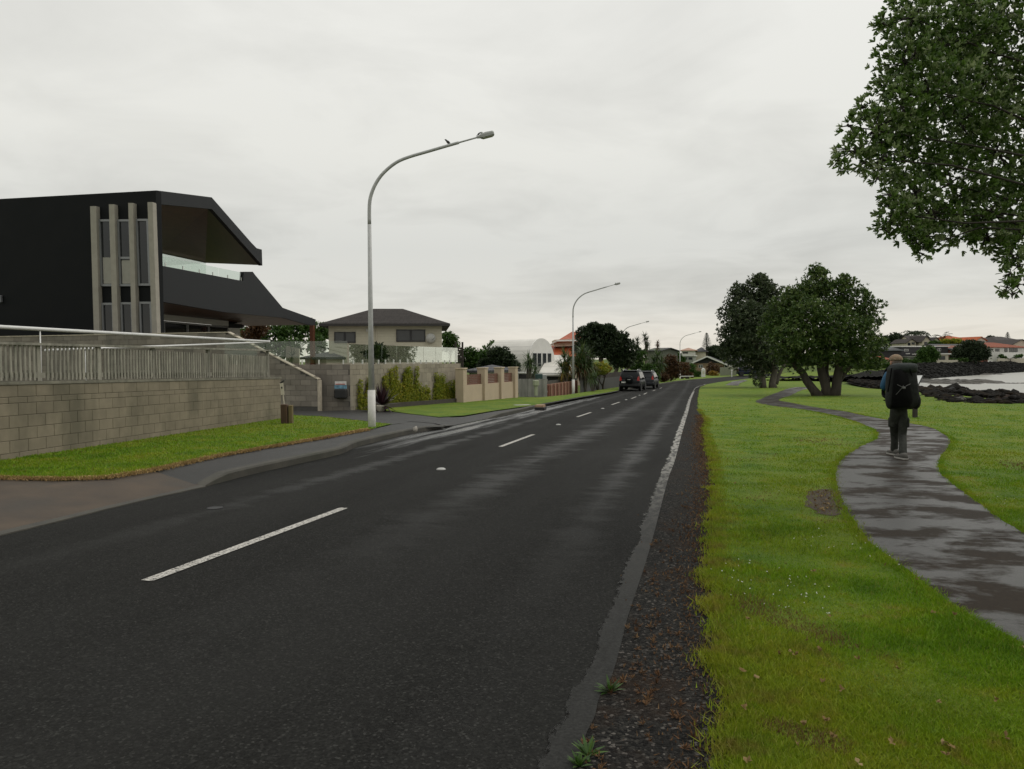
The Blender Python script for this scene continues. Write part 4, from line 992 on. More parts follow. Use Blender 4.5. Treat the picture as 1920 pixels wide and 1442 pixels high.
tree('park_tree', b2, [((-.5, 0, -.1), (-.7, .2, 3.4), .30, .2), ((.5, 0, -.1), (.6, .3, 3.4), .36, .2), ((.8, .1, .4), (2.0, .3, 3.0), .2, .1)], cl2,
     'taller dense evergreen on the lawn behind the larger tree, nearer the road', ML_POHU_GREY, .24, 12, 6, seed=14, bark=M_BARK2, lo=.35)
# ---------------- smaller plants on the left
def straps(C, n, r, w, rng, up=.25, droop=.35):
    """long sword leaves fanning from one point, each of two segments"""
    d = unit(rng.normal(size=(n, 3)) + np.array([0, 0, up])); ln = r * rng.uniform(.75, 1.1, (n, 1))
    s = unit(np.cross(d, np.array([0, 0, 1.0])) + rng.normal(size=(n, 3)) * .05) * w * .5
    p0 = np.repeat(np.array([C]), n, 0) + d * r * .05; p1 = p0 + d * ln * .55; p2 = p1 + unit(d + np.array([0, 0, -droop])) * ln * .5
    V = np.stack([p0 - s * .6, p0 + s * .6, p1 + s, p1 - s, p1 - s, p1 + s, p2 + s * .08, p2 - s * .08], 1).reshape(-1, 3)
    return V, np.arange(8 * n).reshape(-1, 4), np.repeat(rng.uniform(0, 1, n), 2)
def join_np(L):
    Vs, Fs, Rs, k = [], [], [], 0
    for V, F_, r in L: Vs.append(V); Fs.append(F_ + k); Rs.append(r); k += len(V)
    return np.concatenate(Vs), np.concatenate(Fs), np.concatenate(Rs)
def cabbage_tree(name, heads, base, label, leaf=ML_PALM, cat='tree', group=None, r=.8, n=70, w=.05, seed=1, trunk_r=.08, skirt=None):
    base = Vector(base); rng = np.random.default_rng(seed); root = thing(name, base, label, cat, group); m = MB()
    for i, h in enumerate(heads):
        pts, rad = branch(base - Vector((0, 0, .2)), Vector(h), trunk_r * 1.3, trunk_r * .7, .06, 5, seed + i); m.tube(pts, rad, 7)
    m.build('trunk', M_BARK2, root, True, fix=False)
    np_mesh('crown', *join_np([straps(np.array(h), n, r, w, rng, .25, .4) for h in heads]), leaf, root)
    if skirt: np_mesh('dead_leaves', *join_np([straps(np.array(h) - np.array([0, 0, r * .2]), n // 3, r * .9, w, rng, -.9, .6) for h in heads]), skirt, root)
    return root
def bush(name, pxs, Y, label, leaf, size=.16, dens=16, L=5, base_py=None, seed=1, cat='shrub', group=None, zs=.85, trunks=None, bark=M_BARK, sub=40, subr=.35, lo=.5, limbs=6):
    cl = px_clumps(pxs, Y, zs); cl = cl + sub_clumps(cl, sub, subr, seed)
    cx = sum(c[0] for c in cl) / len(cl); cy = sum(c[1] for c in cl) / len(cl); z = T(cx, cy)
    h = max(c[2] for c in cl) - z
    tr = trunks or [((0, 0, -.2), (.1, 0, h * .6), .1, .05), ((.1, .05, -.2), (-.35, .1, h * .55), .07, .04)]
    return tree(name, (cx, cy, z), tr, cl, label, leaf, size, dens, L, cat, group, bark, seed, lo=lo, limbs=limbs)
# climbers on the block wall
def climber(x0, x1, y0, y1, k, label):
    rng = np.random.default_rng(40 + k); a, b = MW_C, MW_E; bn3 = np.array([bn.x, bn.y, 0]); P = []
    n = int((x1 - x0) * (y1 - y0) * 1.7) + 90
    ns = max(5, int((x1 - x0) / 2.6)); sx = rng.uniform(x0, x1, ns); st = y0 + (y1 - y0) * np.clip(np.abs(rng.normal(0, .5, ns)), 0, .85); st[0] = y0; sl = rng.normal(0, .06, ns)
    for i in range(n):
        j = rng.integers(ns); v = rng.uniform() ** .75; py = st[j] + (y1 - st[j]) * v; px = sx[j] + sl[j] * (y1 - py) + rng.normal(0, 1.0 + 2.0 * v)
        p = onplane(px, py, a, b); P.append(np.array(p) + bn3 * rng.uniform(.02, .16))
    P = np.array(P); N = np.repeat(bn3[None] * .9 + np.array([[0, 0, .3]]), len(P), 0) + rng.normal(0, .4, (len(P), 3))
    base = onplane((x0 + x1) / 2, y1 + 3, a, b) + Vector((bn.x, bn.y, 0)) * .08; root = thing('climber', base, label, 'climbing plant', 'climbers on the block wall')
    m = MB()
    for j in range(4):
        t = onplane(x0 + (x1 - x0) * (.2 + .2 * j), y0 + 8 + 5 * (j % 2), a, b) + Vector((bn.x, bn.y, 0)) * .05; m.tube(*branch(base, t, .012, .005, .08, 5, k * 9 + j), 5)
    m.build('stem', M_BARK, root, fix=False)
    V, F_, r = rosettes(P, N, 3, .06, .04, 1.4, rng); np_mesh('foliage', V, F_, r, ML_YEL, root)
for k, (c, lab) in enumerate([((671, 692, 706, 768), 'bushy climber on the wall just left of the nearest street lamp'), ((711, 742, 684, 763), 'tallest climber on the wall, directly right of the nearest lamp'), ((744, 762, 688, 757), 'narrow climber next to the tallest one on the wall'), ((766, 780, 686, 754), 'thin climber with one long shoot up to the wall top'), ((783, 800, 718, 753), 'short low climber in the middle of the block wall'), ((802, 832, 698, 752), 'broad climber towards the right end of the block wall'), ((834, 850, 712, 749), 'last climber, nearest the tan fence')]): climber(*c, k, lab)
# purple sword plant in a pot
ap = G(713, 772, KH); ag = thing('sword_plant', ap, 'dark purple sword-leaved plant in a pale pot at the driveway edge', 'plant')
rng = np.random.default_rng(3)
np_mesh('leaves', *straps(np.array(ap) + np.array([.05, .1, .22]), 70, .78, .10, rng, .75, .1), ML_PURPLE, ag)
m = MB(); m.lathe(ap + Vector((.02, -.12, 0)), [(.10, .0), (.15, .05), (.16, .2), (.17, .24), (.14, .24)], 16); m.build('pot', pmat('pale_pot', (.33, .31, .25), .2, 5, .7, .2), ag, True)
# greenery behind the glass fence, in front of and beside the cream house
bush('hedge', [(470, 640, 26), (510, 632, 26, 1), (545, 625, 24, 2), (575, 622, 22, 2), (600, 625, 20, 3), (540, 655, 24), (590, 650, 20), (500, 660, 20)], 62, 'dark green hedge of bushes under the canopy tip of the black house', ML_GREEN, .3, 7, 5, seed=31, sub=90, subr=.5)
bush('dry_palm_shrub', [(478, 622, 12), (490, 617, 10), (468, 632, 12)], 57, 'brown dry-leaved shrub under the black canopy', ML_RED, .3, 9, 5, seed=32, sub=20)
bush('shrub', [(705, 658, 13), (716, 668, 11), (693, 668, 9)], 43, 'small dark shrub in front of the cream house', ML_DARK, .18, 22, 5, seed=33, sub=20, subr=.25)
cabbage_tree('spiky_plant', [at(548, 668, 35)], (at(548, 680, 35).x, 35, tz2), 'small spiky plant behind the glass fence beside the timber post', ML_DARK, 'plant', r=.55, n=40, w=.035, seed=34, trunk_r=.04)
bush('tree', [(843, 635, 11), (848, 648, 10), (838, 650, 9)], 60, 'small leafy tree just right of the cream house', ML_GREEN, .25, 14, 5, seed=35, sub=20, cat='tree')
bush('tree', [(880, 668, 16), (895, 675, 18), (872, 685, 14), (905, 690, 15)], 62, 'bright green leafy tree behind the tan fence, left of the round one', ML_GREEN, .26, 12, 5, seed=36, sub=50, cat='tree')
bush('tree', [(935, 672, 20), (950, 682, 18), (920, 685, 17), (960, 690, 12), (940, 692, 18)], 56, 'rounded dark green tree behind the tan fence, in front of the white barrel-roofed house', ML_DARK, .22, 18, 5, seed=37, sub=70, subr=.4, cat='tree')
bush('tree', [(925, 650, 11), (938, 655, 12), (913, 657, 9), (930, 664, 12)], 95, 'sparse tree against the sky behind the round dark tree', ML_GREEN, .35, 8, 5, seed=38, sub=30, cat='tree')
bush('tree', [(968, 652, 8), (980, 651, 9), (960, 654, 6)], 150, 'low dark tree top behind the white barrel roof', ML_DARK, .5, 8, 5, seed=39, sub=20, cat='tree')
# cabbage trees in front of the white house
g1 = at(992, 716, 51); cabbage_tree('cabbage_tree', [at(992, 675, 51), at(989, 683, 51.3), at(996, 682, 50.8)], (g1.x, 51, T(g1.x, 51)), 'slim cabbage tree in front of the white barrel-roofed house', r=.75, n=60, w=.05, seed=41)
g1 = at(1003, 716, 50); cabbage_tree('cabbage_tree', [at(1003, 695, 50), at(1006, 703, 50.3)], (g1.x, 50, T(g1.x, 50)), 'short cabbage tree right of the slim one, by the letterboxes', r=.6, n=50, w=.045, seed=42)
g1 = at(1060, 720, 56); cabbage_tree('cabbage_tree', [at(1058, 672, 56), at(1062, 688, 56.4), at(1066, 678, 55.7), at(1054, 690, 55.5)], (g1.x, 56, T(g1.x, 56)), 'wide cabbage tree directly left of the second street lamp', r=1.0, n=90, w=.055, seed=43, skirt=ML_ORANGE)
g1 = at(1096, 720, 57); cabbage_tree('cabbage_tree', [at(1092, 662, 57), at(1102, 668, 57.4), at(1086, 674, 56.7), at(1108, 680, 57), at(1096, 684, 56.5), at(1082, 690, 56.5)], (g1.x, 57, T(g1.x, 57)), 'tall many-headed cabbage tree directly right of the second street lamp', r=1.05, n=100, w=.055, seed=44, skirt=ML_RED)
g1 = at(1112, 722, 55); cabbage_tree('flax', [at(1112, 708, 55), at(1118, 710, 55.3), at(1106, 712, 55)], (g1.x, 55, T(g1.x, 55)), 'pale green flax below the cabbage trees', cat='plant', r=.75, n=50, w=.05, seed=45, trunk_r=.05)
bush('shrub', [(1120, 690, 10), (1130, 694, 9), (1113, 697, 8)], 60, 'yellow and green shrub right of the cabbage trees', ML_YEL, .2, 16, 5, seed=46, sub=25)
bush('shrub', [(1128, 692, 7), (1137, 694, 6)], 61, 'orange shrub next to the dark fence', ML_ORANGE, .2, 16, 5, seed=47, sub=12)
bush('tree', [(1095, 635, 18), (1118, 622, 16), (1140, 628, 18), (1160, 640, 18), (1175, 655, 18), (1150, 655, 22), (1118, 645, 22), (1092, 652, 16), (1178, 675, 15), (1160, 678, 16), (1135, 660, 18), (1110, 660, 14)], 78, 'big dark spreading tree behind the cabbage trees and parked cars', ML_DARK, .3, 10, 5, seed=48, sub=150, subr=.55, cat='tree', trunks=[((0, 0, -.2), (-.6, 0, 3.2), .3, .18), ((.6, 0, -.2), (1.6, .3, 3.4), .25, .14), ((1.0, .2, -.2), (3.0, .3, 3.0), .2, .1)], bark=M_BARK2, lo=.4)
# shrubs beyond the cars
bush('shrub', [(1200, 668, 13), (1195, 690, 14), (1188, 705, 10)], 88, 'dense green shrub right behind the parked cars', ML_GREEN, .25, 13, 5, seed=51, sub=40)
g1 = at(1232, 712, 92); cabbage_tree('cabbage_tree', [at(1232, 668, 92), at(1226, 678, 92), at(1240, 680, 92), at(1234, 690, 92)], (g1.x, 92, T(g1.x, 92)), 'bushy yellow-green cabbage tree beyond the parked cars', r=1.15, n=90, w=.07, seed=52, skirt=ML_GREEN)
bush('shrub', [(1256, 680, 15), (1266, 690, 13), (1250, 698, 14), (1262, 703, 11)], 100, 'rounded red-brown shrub left of the farthest lamp', ML_RED, .25, 14, 5, seed=53, sub=50)
bush('shrub', [(1218, 695, 12), (1212, 708, 10), (1224, 707, 10)], 84, 'light green shrub at the road edge past the cars', ML_GREEN, .25, 14, 5, seed=54, sub=30)
bush('shrub', [(1247, 709, 6), (1241, 712, 5)], 94, 'small red shrub at the road edge', ML_RED, .2, 20, 5, seed=55, sub=12)
bush('shrub', [(1284, 690, 9), (1281, 702, 9), (1290, 705, 7)], 122, 'dark red shrub just right of the farthest lamp', ML_RED, .3, 12, 5, seed=56, sub=25)
bush('shrub', [(1295, 690, 8), (1300, 700, 9), (1308, 704, 7)], 130, 'green shrub in front of the gabled house', ML_GREEN, .3, 12, 5, seed=57, sub=25)
bush('shrub', [(1335, 688, 9), (1345, 692, 8), (1330, 699, 7)], 145, 'red and green shrub below the gabled house', ML_RED, .3, 10, 5, seed=58, sub=20)
bush('shrub', [(1335, 700, 5), (1341, 703, 4)], 140, 'orange shrub at the foot of the gabled house garden', ML_ORANGE, .3, 10, 5, seed=59, sub=8)
bush('shrub', [(1410, 697, 6), (1418, 699, 5)], 142, 'yellow shrub beside the dark blue car', ML_ORANGE, .3, 10, 5, seed=60, sub=8)
g1 = at(1212, 690, 115); cabbage_tree('cabbage_tree', [at(1209, 632, 115), at(1213, 640, 115), at(1195, 640, 115), at(1193, 652, 115), at(1214, 650, 115)], (g1.x, 115, T(g1.x, 115)), 'tall two-stemmed cabbage tree against the sky beyond the third lamp', ML_DARK, r=1.0, n=70, w=.09, seed=61, trunk_r=.14)
g1 = at(1233, 690, 150); cabbage_tree('cabbage_tree', [at(1233, 645, 150), at(1233, 651, 150)], (g1.x, 150, T(g1.x, 150)), 'single-headed cabbage tree far behind the shrubs', ML_RED, r=.9, n=70, w=.1, seed=62, trunk_r=.15)
bush('tree', [(1250, 660, 8), (1258, 664, 7), (1246, 668, 7)], 190, 'round-topped green tree on the far slope left of the last lamp', ML_GREEN, .5, 5, 5, seed=63, sub=20, cat='tree')
bush('tree', [(1268, 668, 9), (1275, 676, 8)], 180, 'dark green tree just left of the farthest lamp top', ML_GREEN, .5, 5, 5, seed=64, sub=20, cat='tree')
bush('hillside_trees', [(1340, 662, 14), (1360, 658, 14), (1378, 660, 14), (1395, 664, 14), (1415, 668, 16), (1350, 672, 12), (1440, 672, 14)], 260, 'belt of dull green trees on the hill behind the gabled house', ML_DARK, .7, 3, 5, seed=65, sub=70, subr=1.4, cat='trees')
bush('tree', [(1475, 676, 12), (1500, 678, 12), (1525, 680, 12), (1550, 682, 10), (1480, 688, 9), (1510, 690, 9)], 185, 'row of dark trees seen between the park tree trunks', ML_DARK, .6, 3.5, 5, seed=66, sub=50, subr=1.2, cat='trees')
bush('hedge', [(1590, 686, 8), (1610, 684, 9), (1630, 686, 8), (1650, 684, 9), (1665, 688, 7)], 138, 'green hedge along the top of the sea wall at the head of the bay', ML_GREEN, .4, 7, 5, seed=67, sub=40, subr=.7)
bush('tree', [(1660, 645, 12), (1680, 640, 13), (1695, 642, 12), (1668, 655, 12), (1690, 655, 12), (1640, 655, 12)], 225, 'dark bushy trees above the long dark building on the far shore', ML_DARK, .7, 4, 5, seed=68, sub=60, subr=1.2, cat='trees')
def norfolk(px, pyt, pyb, Y, label, k):
    b = at(px, pyb, Y); t = at(px, pyt, Y); H = t.z - b.z; zb = T(b.x, Y); root = thing('norfolk_pine', (b.x, Y, zb), label, 'tree', 'norfolk pines on the skyline'); m = MB(); m.tube([(b.x, Y, zb), (b.x, Y, t.z)], [.35, .04], 6); m.build('trunk', M_BARK, root, True)
    rng = np.random.default_rng(k); P = []
    for i in range(13):
        f = i / 13; z = b.z + H * (.02 + .95 * f); R = H * .30 * (1 - f) ** .8 + .1
        for j in range(7):
            a = j * 2 * PI / 7 + i
            for q in np.linspace(.2, 1, 6): P.append((b.x + math.cos(a) * R * q, Y + math.sin(a) * R * q, z + R * q * .18))
    P = np.array(P); V, F_, r = rosettes(P, np.repeat([[0, 0, 1.0]], len(P), 0), 5, .055 * H, .02 * H, 1.6, rng); np_mesh('crown', V, F_, r, ML_DARK, root)
norfolk(1325, 623, 655, 250, 'Norfolk pine on the hill above the dark gabled house', 1)
norfolk(963.5, 638, 655, 230, 'small distant Norfolk pine left of the white barrel roof', 2)
norfolk(1889, 622, 642, 330, 'distant Norfolk pine above the houses at the right edge', 3)
def date_palm(px, pyc, pyb, Y, r, label, k, nf=18, upright=.5):
    c = at(px, pyc, Y); b = at(px, pyb, Y); rng = np.random.default_rng(k); zb = T(c.x, Y); root = thing('palm', (c.x, Y, zb), label, 'palm tree', None); m = MB(); m.tube([(c.x, Y, zb), (c.x, Y, c.z)], [.4, .3], 8); m.build('trunk', M_BARK, root, True)
    P, N = [], []
    for i in range(nf):
        a = i * 2.4; el = rng.uniform(-.1, 1.2) * upright + .1; d = np.array([math.cos(a) * math.cos(el), math.sin(a) * math.cos(el), math.sin(el)]); p = np.array(c)
        for s in range(12):
            p = p + d * r / 10; d = unit(d + np.array([0, 0, -.13])); P += [p, p]; sd = unit(np.cross(d, [0, 0, 1.0])); N += [sd * .9 + d * .6 + np.array([0, 0, -.2]), -sd * .9 + d * .6 + np.array([0, 0, -.2])]
    P, N = np.array(P), np.array(N); V, F_, rr_ = rosettes(P, N, 3, r * .2, r * .05, .5, rng); np_mesh('fronds', V, F_, rr_, ML_DARK, root)
date_palm(1715.5, 625, 650, 245, 4.2, 'feathery date palm above the cream gabled house', 1)
date_palm(1767.5, 634, 650, 230, 2.6, 'smaller upright palm right of the cream gabled house', 2, 12, 1.1)
# ================================================================== street lamps, birds, cars
M_GALV = pmat('galvanised_steel', (.40, .405, .395), .14, 9, .55, .15, 50, metal=.05)
M_WHITEP = pmat('white_painted_band', (.60, .59, .55), .12, 6, .6, .2)
M_LAMP = pmat('lamp_housing', (.30, .31, .29), .1, 5, .5, .1, metal=.2)
L1 = G(697.5, 801, KH)
def lamp_px(px, py, Y): return at(px, py, Y) - L1
def make_lamp(label):
    # lower pole, band, swan-neck arm along +x', head; built over the origin and facing +X
    root = thing('street_lamp', (0, 0, 0), label, 'street lamp', 'swan-neck street lamps along the kerb')
    H1 = (at(693, 395, L1.y).z - L1.z); m = MB()
    m.tube([(0, 0, .95), (0, 0, H1 * .5), (0, 0, H1 - .35)], [.080, .063, .048], 12); m.build('pole', M_GALV, root, True)
    m = MB(); m.tube([(0, 0, -.3), (0, 0, .955)], [.100, .096], 14); m.build('painted_base', M_WHITEP, root, True)
    px = [(693, 420), (693.5, 385), (697, 365), (706, 344), (720, 325), (742, 307), (765, 297), (800, 287), (835, 277), (855, 271.5)]
    k = L1.y / FPX; pts = [Vector(((x - 693) * k * 1.04, 0, H1 + (395 - y) * k)) for x, y in px]
    m = MB(); cp = catmull(pts, 3); m.tube(cp, [.047 - .011 * i / len(cp) for i in range(len(cp))], 10); m.build('arm', M_GALV, root, True)
    e = pts[-1]; d = (pts[-1] - pts[-2]).normalized(); e2 = e + d * .52; m = MB(); m.tube([e - d * .1, e2], .021, 8); m.build('outreach', M_GALV, root, True)
    ang = math.atan2(d.z, d.x); R = Matrix.Rotation(-ang + .02, 3, 'Y'); hd_ = MB()
    hd_.loft([[e2 + R @ Vector((x, s * w, z)) for s, z in ((-1, -h), (1, -h), (1, h * .2), (.7, h), (-.7, h), (-1, h * .2))] for x, w, h in ((-.05, .022, .022), (.03, .035, .035), (.07, .08, .05), (.2, .1, .06), (.37, .09, .05), (.40, .07, .03))]); hd_.build('lamp_head', M_LAMP, root)
    m = MB(); m.lathe(e2 + R @ Vector((.09, 0, .05)), [(.03, 0), (.035, .03), (.02, .055)], 10); m.build('photocell', M_LAMP, root, True)
    m = MB(); m.box(e2 + R @ Vector((.22, 0, -.062)), (.26, .14, .012), M=R); m.build('lens', pmat('lamp_lens', (.45, .45, .43), .05, 5, .25, 0), root)
    return root
lamp1 = make_lamp('nearest swan-neck street lamp, on the verge at the driveway crossing')
lamps = [(lamp1, L1, -.02)]
specs = [(G(1075, 738, KH), 'second swan-neck street lamp along the road, beside the cabbage trees', -.17), (at(1165.5, 722, 86), 'third street lamp, rising behind the parked cars', -.17), (at(1275, 712.5, 113), 'farthest street lamp, at the bend in front of the shrubs', -.25)]
for p, lab, rz in specs:
    c = copy_tree(lamp1); c['label'] = lab; p.z = min(p.z, T(p.x, p.y) + .02) if p.y > 60 else p.z; lamps.append((c, p, rz))
for o, p, rz in lamps: o.location = p; o.rotation_euler = (0, 0, rz)
# birds on the first lamp
M_BIRD = pmat('dark_feathers', (.025, .024, .022), .3, 20, .7, .3, 80)
def bird(px, py, k, face, label):
    c = at(px, py, L1.y - .005); root = thing('bird', c, label, 'bird', None)
    d = Vector((face, 0, 0)); u = Vector((0, 0, 1)); ax = (d * .72 + u * .7).normalized(); m = MB()
    prof = [(-.10, .004), (-.085, .013), (-.05, .03), (-.01, .041), (.03, .037), (.06, .025), (.078, .022), (.095, .024), (.112, .018), (.122, .004)]
    R = Vector((0, 0, 1)).rotation_difference(ax).to_matrix(); m.lathe(c + u * .075 * k, [(r * k, h * k) for h, r in prof], 10, M=R); m.build('body', M_BIRD, root, True)
    hp_ = c + u * .075 * k + ax * .115 * k; m = MB(); m.tube([hp_, hp_ + d * .035 * k], [.007 * k, .001], 6); m.build('beak', M_BIRD, root, True)
    tl = c + u * .075 * k - ax * .09 * k; m = MB(); m.box(tl - ax * .02 * k, (.02 * k, .028 * k, .07 * k), M=R); m.build('tail', M_BIRD, root)
    for s in (-.012, .012):
        m = MB(); m.tube([c + Vector((.0, s, .05 * k)), c + Vector((.01 * face, s, -.004))], .004, 5); m.build('leg', M_BIRD, root)
bird(840.5, 272.0, .9, -1, 'small dark bird perched on the arm of the nearest street lamp')
bird(897.5, 254.3, .55, 1, 'tiny dark bird sitting on the head of the nearest street lamp')

# ---------------- cars
M_TYRE = pmat('tyre', (.012, .012, .012), .2, 9, .8, .2); M_RIM = pmat('alloy_rim', (.42, .42, .42), .1, 5, .35, 0, metal=.8)
M_CGLASS = NT('car_glass').set((.008, .009, .010), .08, 0, .25); M_RLIGHT = pmat('red_tail_light', (.35, .02, .015), .1, 5, .2, 0); M_PLATE = pmat('number_plate', (.65, .65, .62), .05, 9, .5, 0)
M_TRIM = pmat('black_trim', (.015, .015, .016), .2, 5, .6, .1); M_CHROME = pmat('bright_trim', (.7, .7, .7), .05, 5, .25, 0, metal=.8)
def car_paint(name, c, rough=.28): 
    t = NT(name); t.set(c, .4, 0, .1, **{'Coat Weight': .08, 'Coat Roughness': .1}); return t.m
def superellipse(w, h, n, e=4.0, z0=0.0):
    return [(math.copysign(abs(math.cos(a)) ** (2 / e), math.cos(a)) * w, z0 + math.copysign(abs(math.sin(a)) ** (2 / e), math.sin(a)) * h) for a in [2 * PI * i / n for i in range(n)]]
def make_car(loc, rz, label, paint, L=4.5, W=1.8, H=1.68, suv=True, spare=False, rack=True, van=False, light=M_RLIGHT):
    """x forward, rear at x=0"""
    root = thing('parked_car', (0, 0, 0), label, 'car', None); wh = .35; hw = W / 2
    # lower body: cross-sections along the length
    st = [(0.0, .80, .50, .86), (.06, .93, .36, .98), (.3, .98, .28, 1.02), (1.0, 1.0, .24, 1.03), (2.6, 1.0, .24, 1.02), (3.2, .99, .24, 1.0), (3.55, .98, .25, .97), (L - .5, .95, .27, .90), (L - .12, .86, .33, .78), (L, .70, .42, .66)]
    rings = []
    for x, w, z0, z1 in st: rings.append([Vector((x, y, z)) for y, z in superellipse(hw * w, (z1 - z0) / 2, 20, 5, (z0 + z1) / 2)])
    m = MB(); m.loft(rings); m.build('body', paint, root, True)
    # cabin
    g = [(.10, .78, .97, 1.06), (.18, .80, .97, H - .42), (.42, .76, .97, H - .07), (.9, .74, .97, H), (1.9, .73, .97, H), (2.55, .72, .97, H - .05), (3.0, .76, .97, 1.32), (3.35, .84, .97, 1.02)]
    rings = []
    for x, w, z0, z1 in g:
        zt = max(z1, z0 + .03); rings.append([Vector((x, hw * .95, z0)), Vector((x, hw * (w + .05), zt - .06)), Vector((x, hw * (w - .04), zt)), Vector((x, -hw * (w - .04), zt)), Vector((x, -hw * (w + .05), zt - .06)), Vector((x, -hw * .95, z0))])
    m = MB(); m.loft(rings); m.build('cabin', paint, root, True)
    # glass: rear screen, side windows, windscreen; slightly proud
    m = MB(); zr0, zr1 = 1.08, H - .16
    rear = lambda z: .12 + (z - 1.0) / (H - .07 - 1.0) * .28 - .035
    m.prism([Vector((rear(zr0), s * hw * .80, zr0)) for s in (-1, 1)] + [Vector((rear(zr1), s * hw * .68, zr1)) for s in (1, -1)], (.02, 0, 0)); m.build('rear_window', M_CGLASS, root)
    for s in (-1, 1):
        for x0, x1, x0t, x1t in ((.55, 1.35, .62, 1.35), (1.45, 2.25, 1.45, 2.25), (2.32, 3.05, 2.32, 2.62)):
            y0, y1 = hw * .945, hw * .80; m = MB(); m.prism([Vector((x0, s * y0, 1.05)), Vector((x1, s * y0, 1.05)), Vector((x1t, s * y1, H - .17)), Vector((x0t, s * y1, H - .17))], (0, s * .014, .004)); m.build('side_window', M_CGLASS, root)
        m = MB(); m.bevbox((2.85, s * (hw + .07), 1.08), (.1, .16, .14), .03); m.build('mirror', paint, root)
        # tail lights
        m = MB(); m.prism([Vector((.03, s * hw * .95, .86)), Vector((.03, s * hw * .70, .88)), Vector((.06, s * hw * .74, 1.12)), Vector((.10, s * hw * .88, 1.26))] , (.12, 0, 0)); m.build('tail_light', light, root)
        m = MB(); m.bevbox((L - .16, s * hw * .68, .72), (.2, .34, .14), .03); m.build('headlight', M_CHROME, root)
        if rack:
            m = MB(); m.tube([(.5, s * hw * .66, H - .02), (.65, s * hw * .66, H + .06), (2.3, s * hw * .66, H + .06), (2.5, s * hw * .66, H)], .018, 6); m.build('roof_rail', M_CHROME, root, True)
        for x in (.78, L - .88):
            c = Vector((x, s * (hw - .11), wh)); R = Matrix.Rotation(PI / 2, 3, 'X'); m = MB()
            m.lathe(c, [(wh * .62, -.11), (wh * .93, -.11), (wh, -.07), (wh, .07), (wh * .93, .11), (wh * .62, .11)], 20, M=R); w_ = m.build('wheel', M_TYRE, root, True)
            m = MB(); m.lathe(c, [(.03, .09 * s - .0), (wh * .60, .10 * s), (wh * .62, .06 * s)], 16, M=Matrix.Rotation(-PI / 2, 3, 'X')); m.build('rim', M_RIM, w_)
            m = MB(); m.lathe(Vector((x, s * (hw - .015), wh + .02)), [(wh * 1.02, -.02), (wh * 1.16, -.02), (wh * 1.16, .02), (wh * 1.02, .02)], 20, M=R); m.build('wheel_arch', M_TRIM, root)
    m = MB(); m.prism([Vector((3.33, s * hw * .78, 1.04)) for s in (-1, 1)] + [Vector((2.66, s * hw * .66, H - .12)) for s in (1, -1)], (.02, 0, .02)); m.build('windscreen', M_CGLASS, root)
    m = MB(); m.bevbox((.04, 0, .50), (.18, W * .96, .26), .05); m.build('rear_bumper', paint if not suv else M_TRIM, root)
    m = MB(); m.bevbox((L - .06, 0, .48), (.2, W * .88, .24), .05); m.build('front_bumper', paint, root)
    m = MB(); m.box((-.02 if spare else .012, (-.42 if not spare else hw * .55), .74), (.02, .36, .125)); m.build('number_plate', M_PLATE, root)
    if spare:
        m = MB(); m.lathe((-.06, .0, .98), [(.05, -.13), (.30, -.12), (.33, -.05), (.33, .09)], 22, M=Matrix.Rotation(PI / 2, 3, 'Y')); m.build('spare_wheel_cover', paint, root, True)
        m = MB(); m.bevbox((-.20, 0, .97), (.02, .26, .03), .006); m.build('badge', M_CHROME, root)
    m = MB(); m.bevbox((.36, 0, H - .045), (.22, W * .66, .035), .012); m.build('spoiler', paint, root)
    root.location = loc; root.rotation_euler = (0, 0, rz); return root
kd = (k2[6].xy - k2[4].xy).normalized()
hdg = math.atan2(kd.y, kd.x)
def flatp(p): return Vector((p.x, p.y, T(p.x, p.y)))
c1p = G(1180, 733.5); c1p = flatp(c1p)
make_car(c1p, hdg, 'black four-wheel-drive car with a spare wheel on its rear door, parked at the kerb', car_paint('black_car_paint', (.012, .014, .015)), 4.3, 1.78, 1.74, True, True)
c2p = flatp(c1p + Vector((kd.x, kd.y, 0)) * 7.6 + Vector((kd.y, -kd.x, 0)) * .25)
make_car(c2p, hdg, 'dark grey car parked in front of the black four-wheel-drive', car_paint('grey_car_paint', (.03, .032, .035)), 4.4, 1.8, 1.66, False, False)
# ================================================================== other buildings
def roof_tiles(name, c, scale=1.0):
    t = NT(name); p = t.pos(); x, y, z = t.xyz(p)
    w = t.node('ShaderNodeTexWave', wave_type='BANDS', bands_direction='Z', wave_profile='SAW'); t.l.new(p, w.inputs[0]); w.inputs['Scale'].default_value = 2.0 / scale; w.inputs['Distortion'].default_value = .15
    w2 = t.node('ShaderNodeTexWave', wave_type='BANDS', bands_direction='X'); t.l.new(p, w2.inputs[0]); w2.inputs['Scale'].default_value = 1.1 / scale
    n = t.noise(p, 2, 5, .6); col = t.ramp(n, (.3, mul(c, .75)), (.7, mul(c, 1.25)))
    col = t.mix(t.ramp(w.outputs[1], (.0, .6), (.35, 0.0)), col, mul(c, .3)); t.set(col, .75, 0, .15); t.bump(t.math('ADD', w.outputs[1], w2.outputs[1]), .6, .04); return t.m
def boards(name, c, scale=1.0):
    t = NT(name); p = t.pos(); w = t.node('ShaderNodeTexWave', wave_type='BANDS', bands_direction='Z', wave_profile='SAW'); t.l.new(p, w.inputs[0]); w.inputs['Scale'].default_value = 1.7 / scale
    n = t.noise(p, 1.5, 4, .6); col = t.ramp(n, (.3, mul(c, .93)), (.7, mul(c, 1.05))); col = t.mix(t.ramp(w.outputs[1], (.0, .45), (.14, 0.0)), col, mul(c, .45)); t.set(col, .65, 0, .3); t.bump(w.outputs[1], .4, .02); return t.m
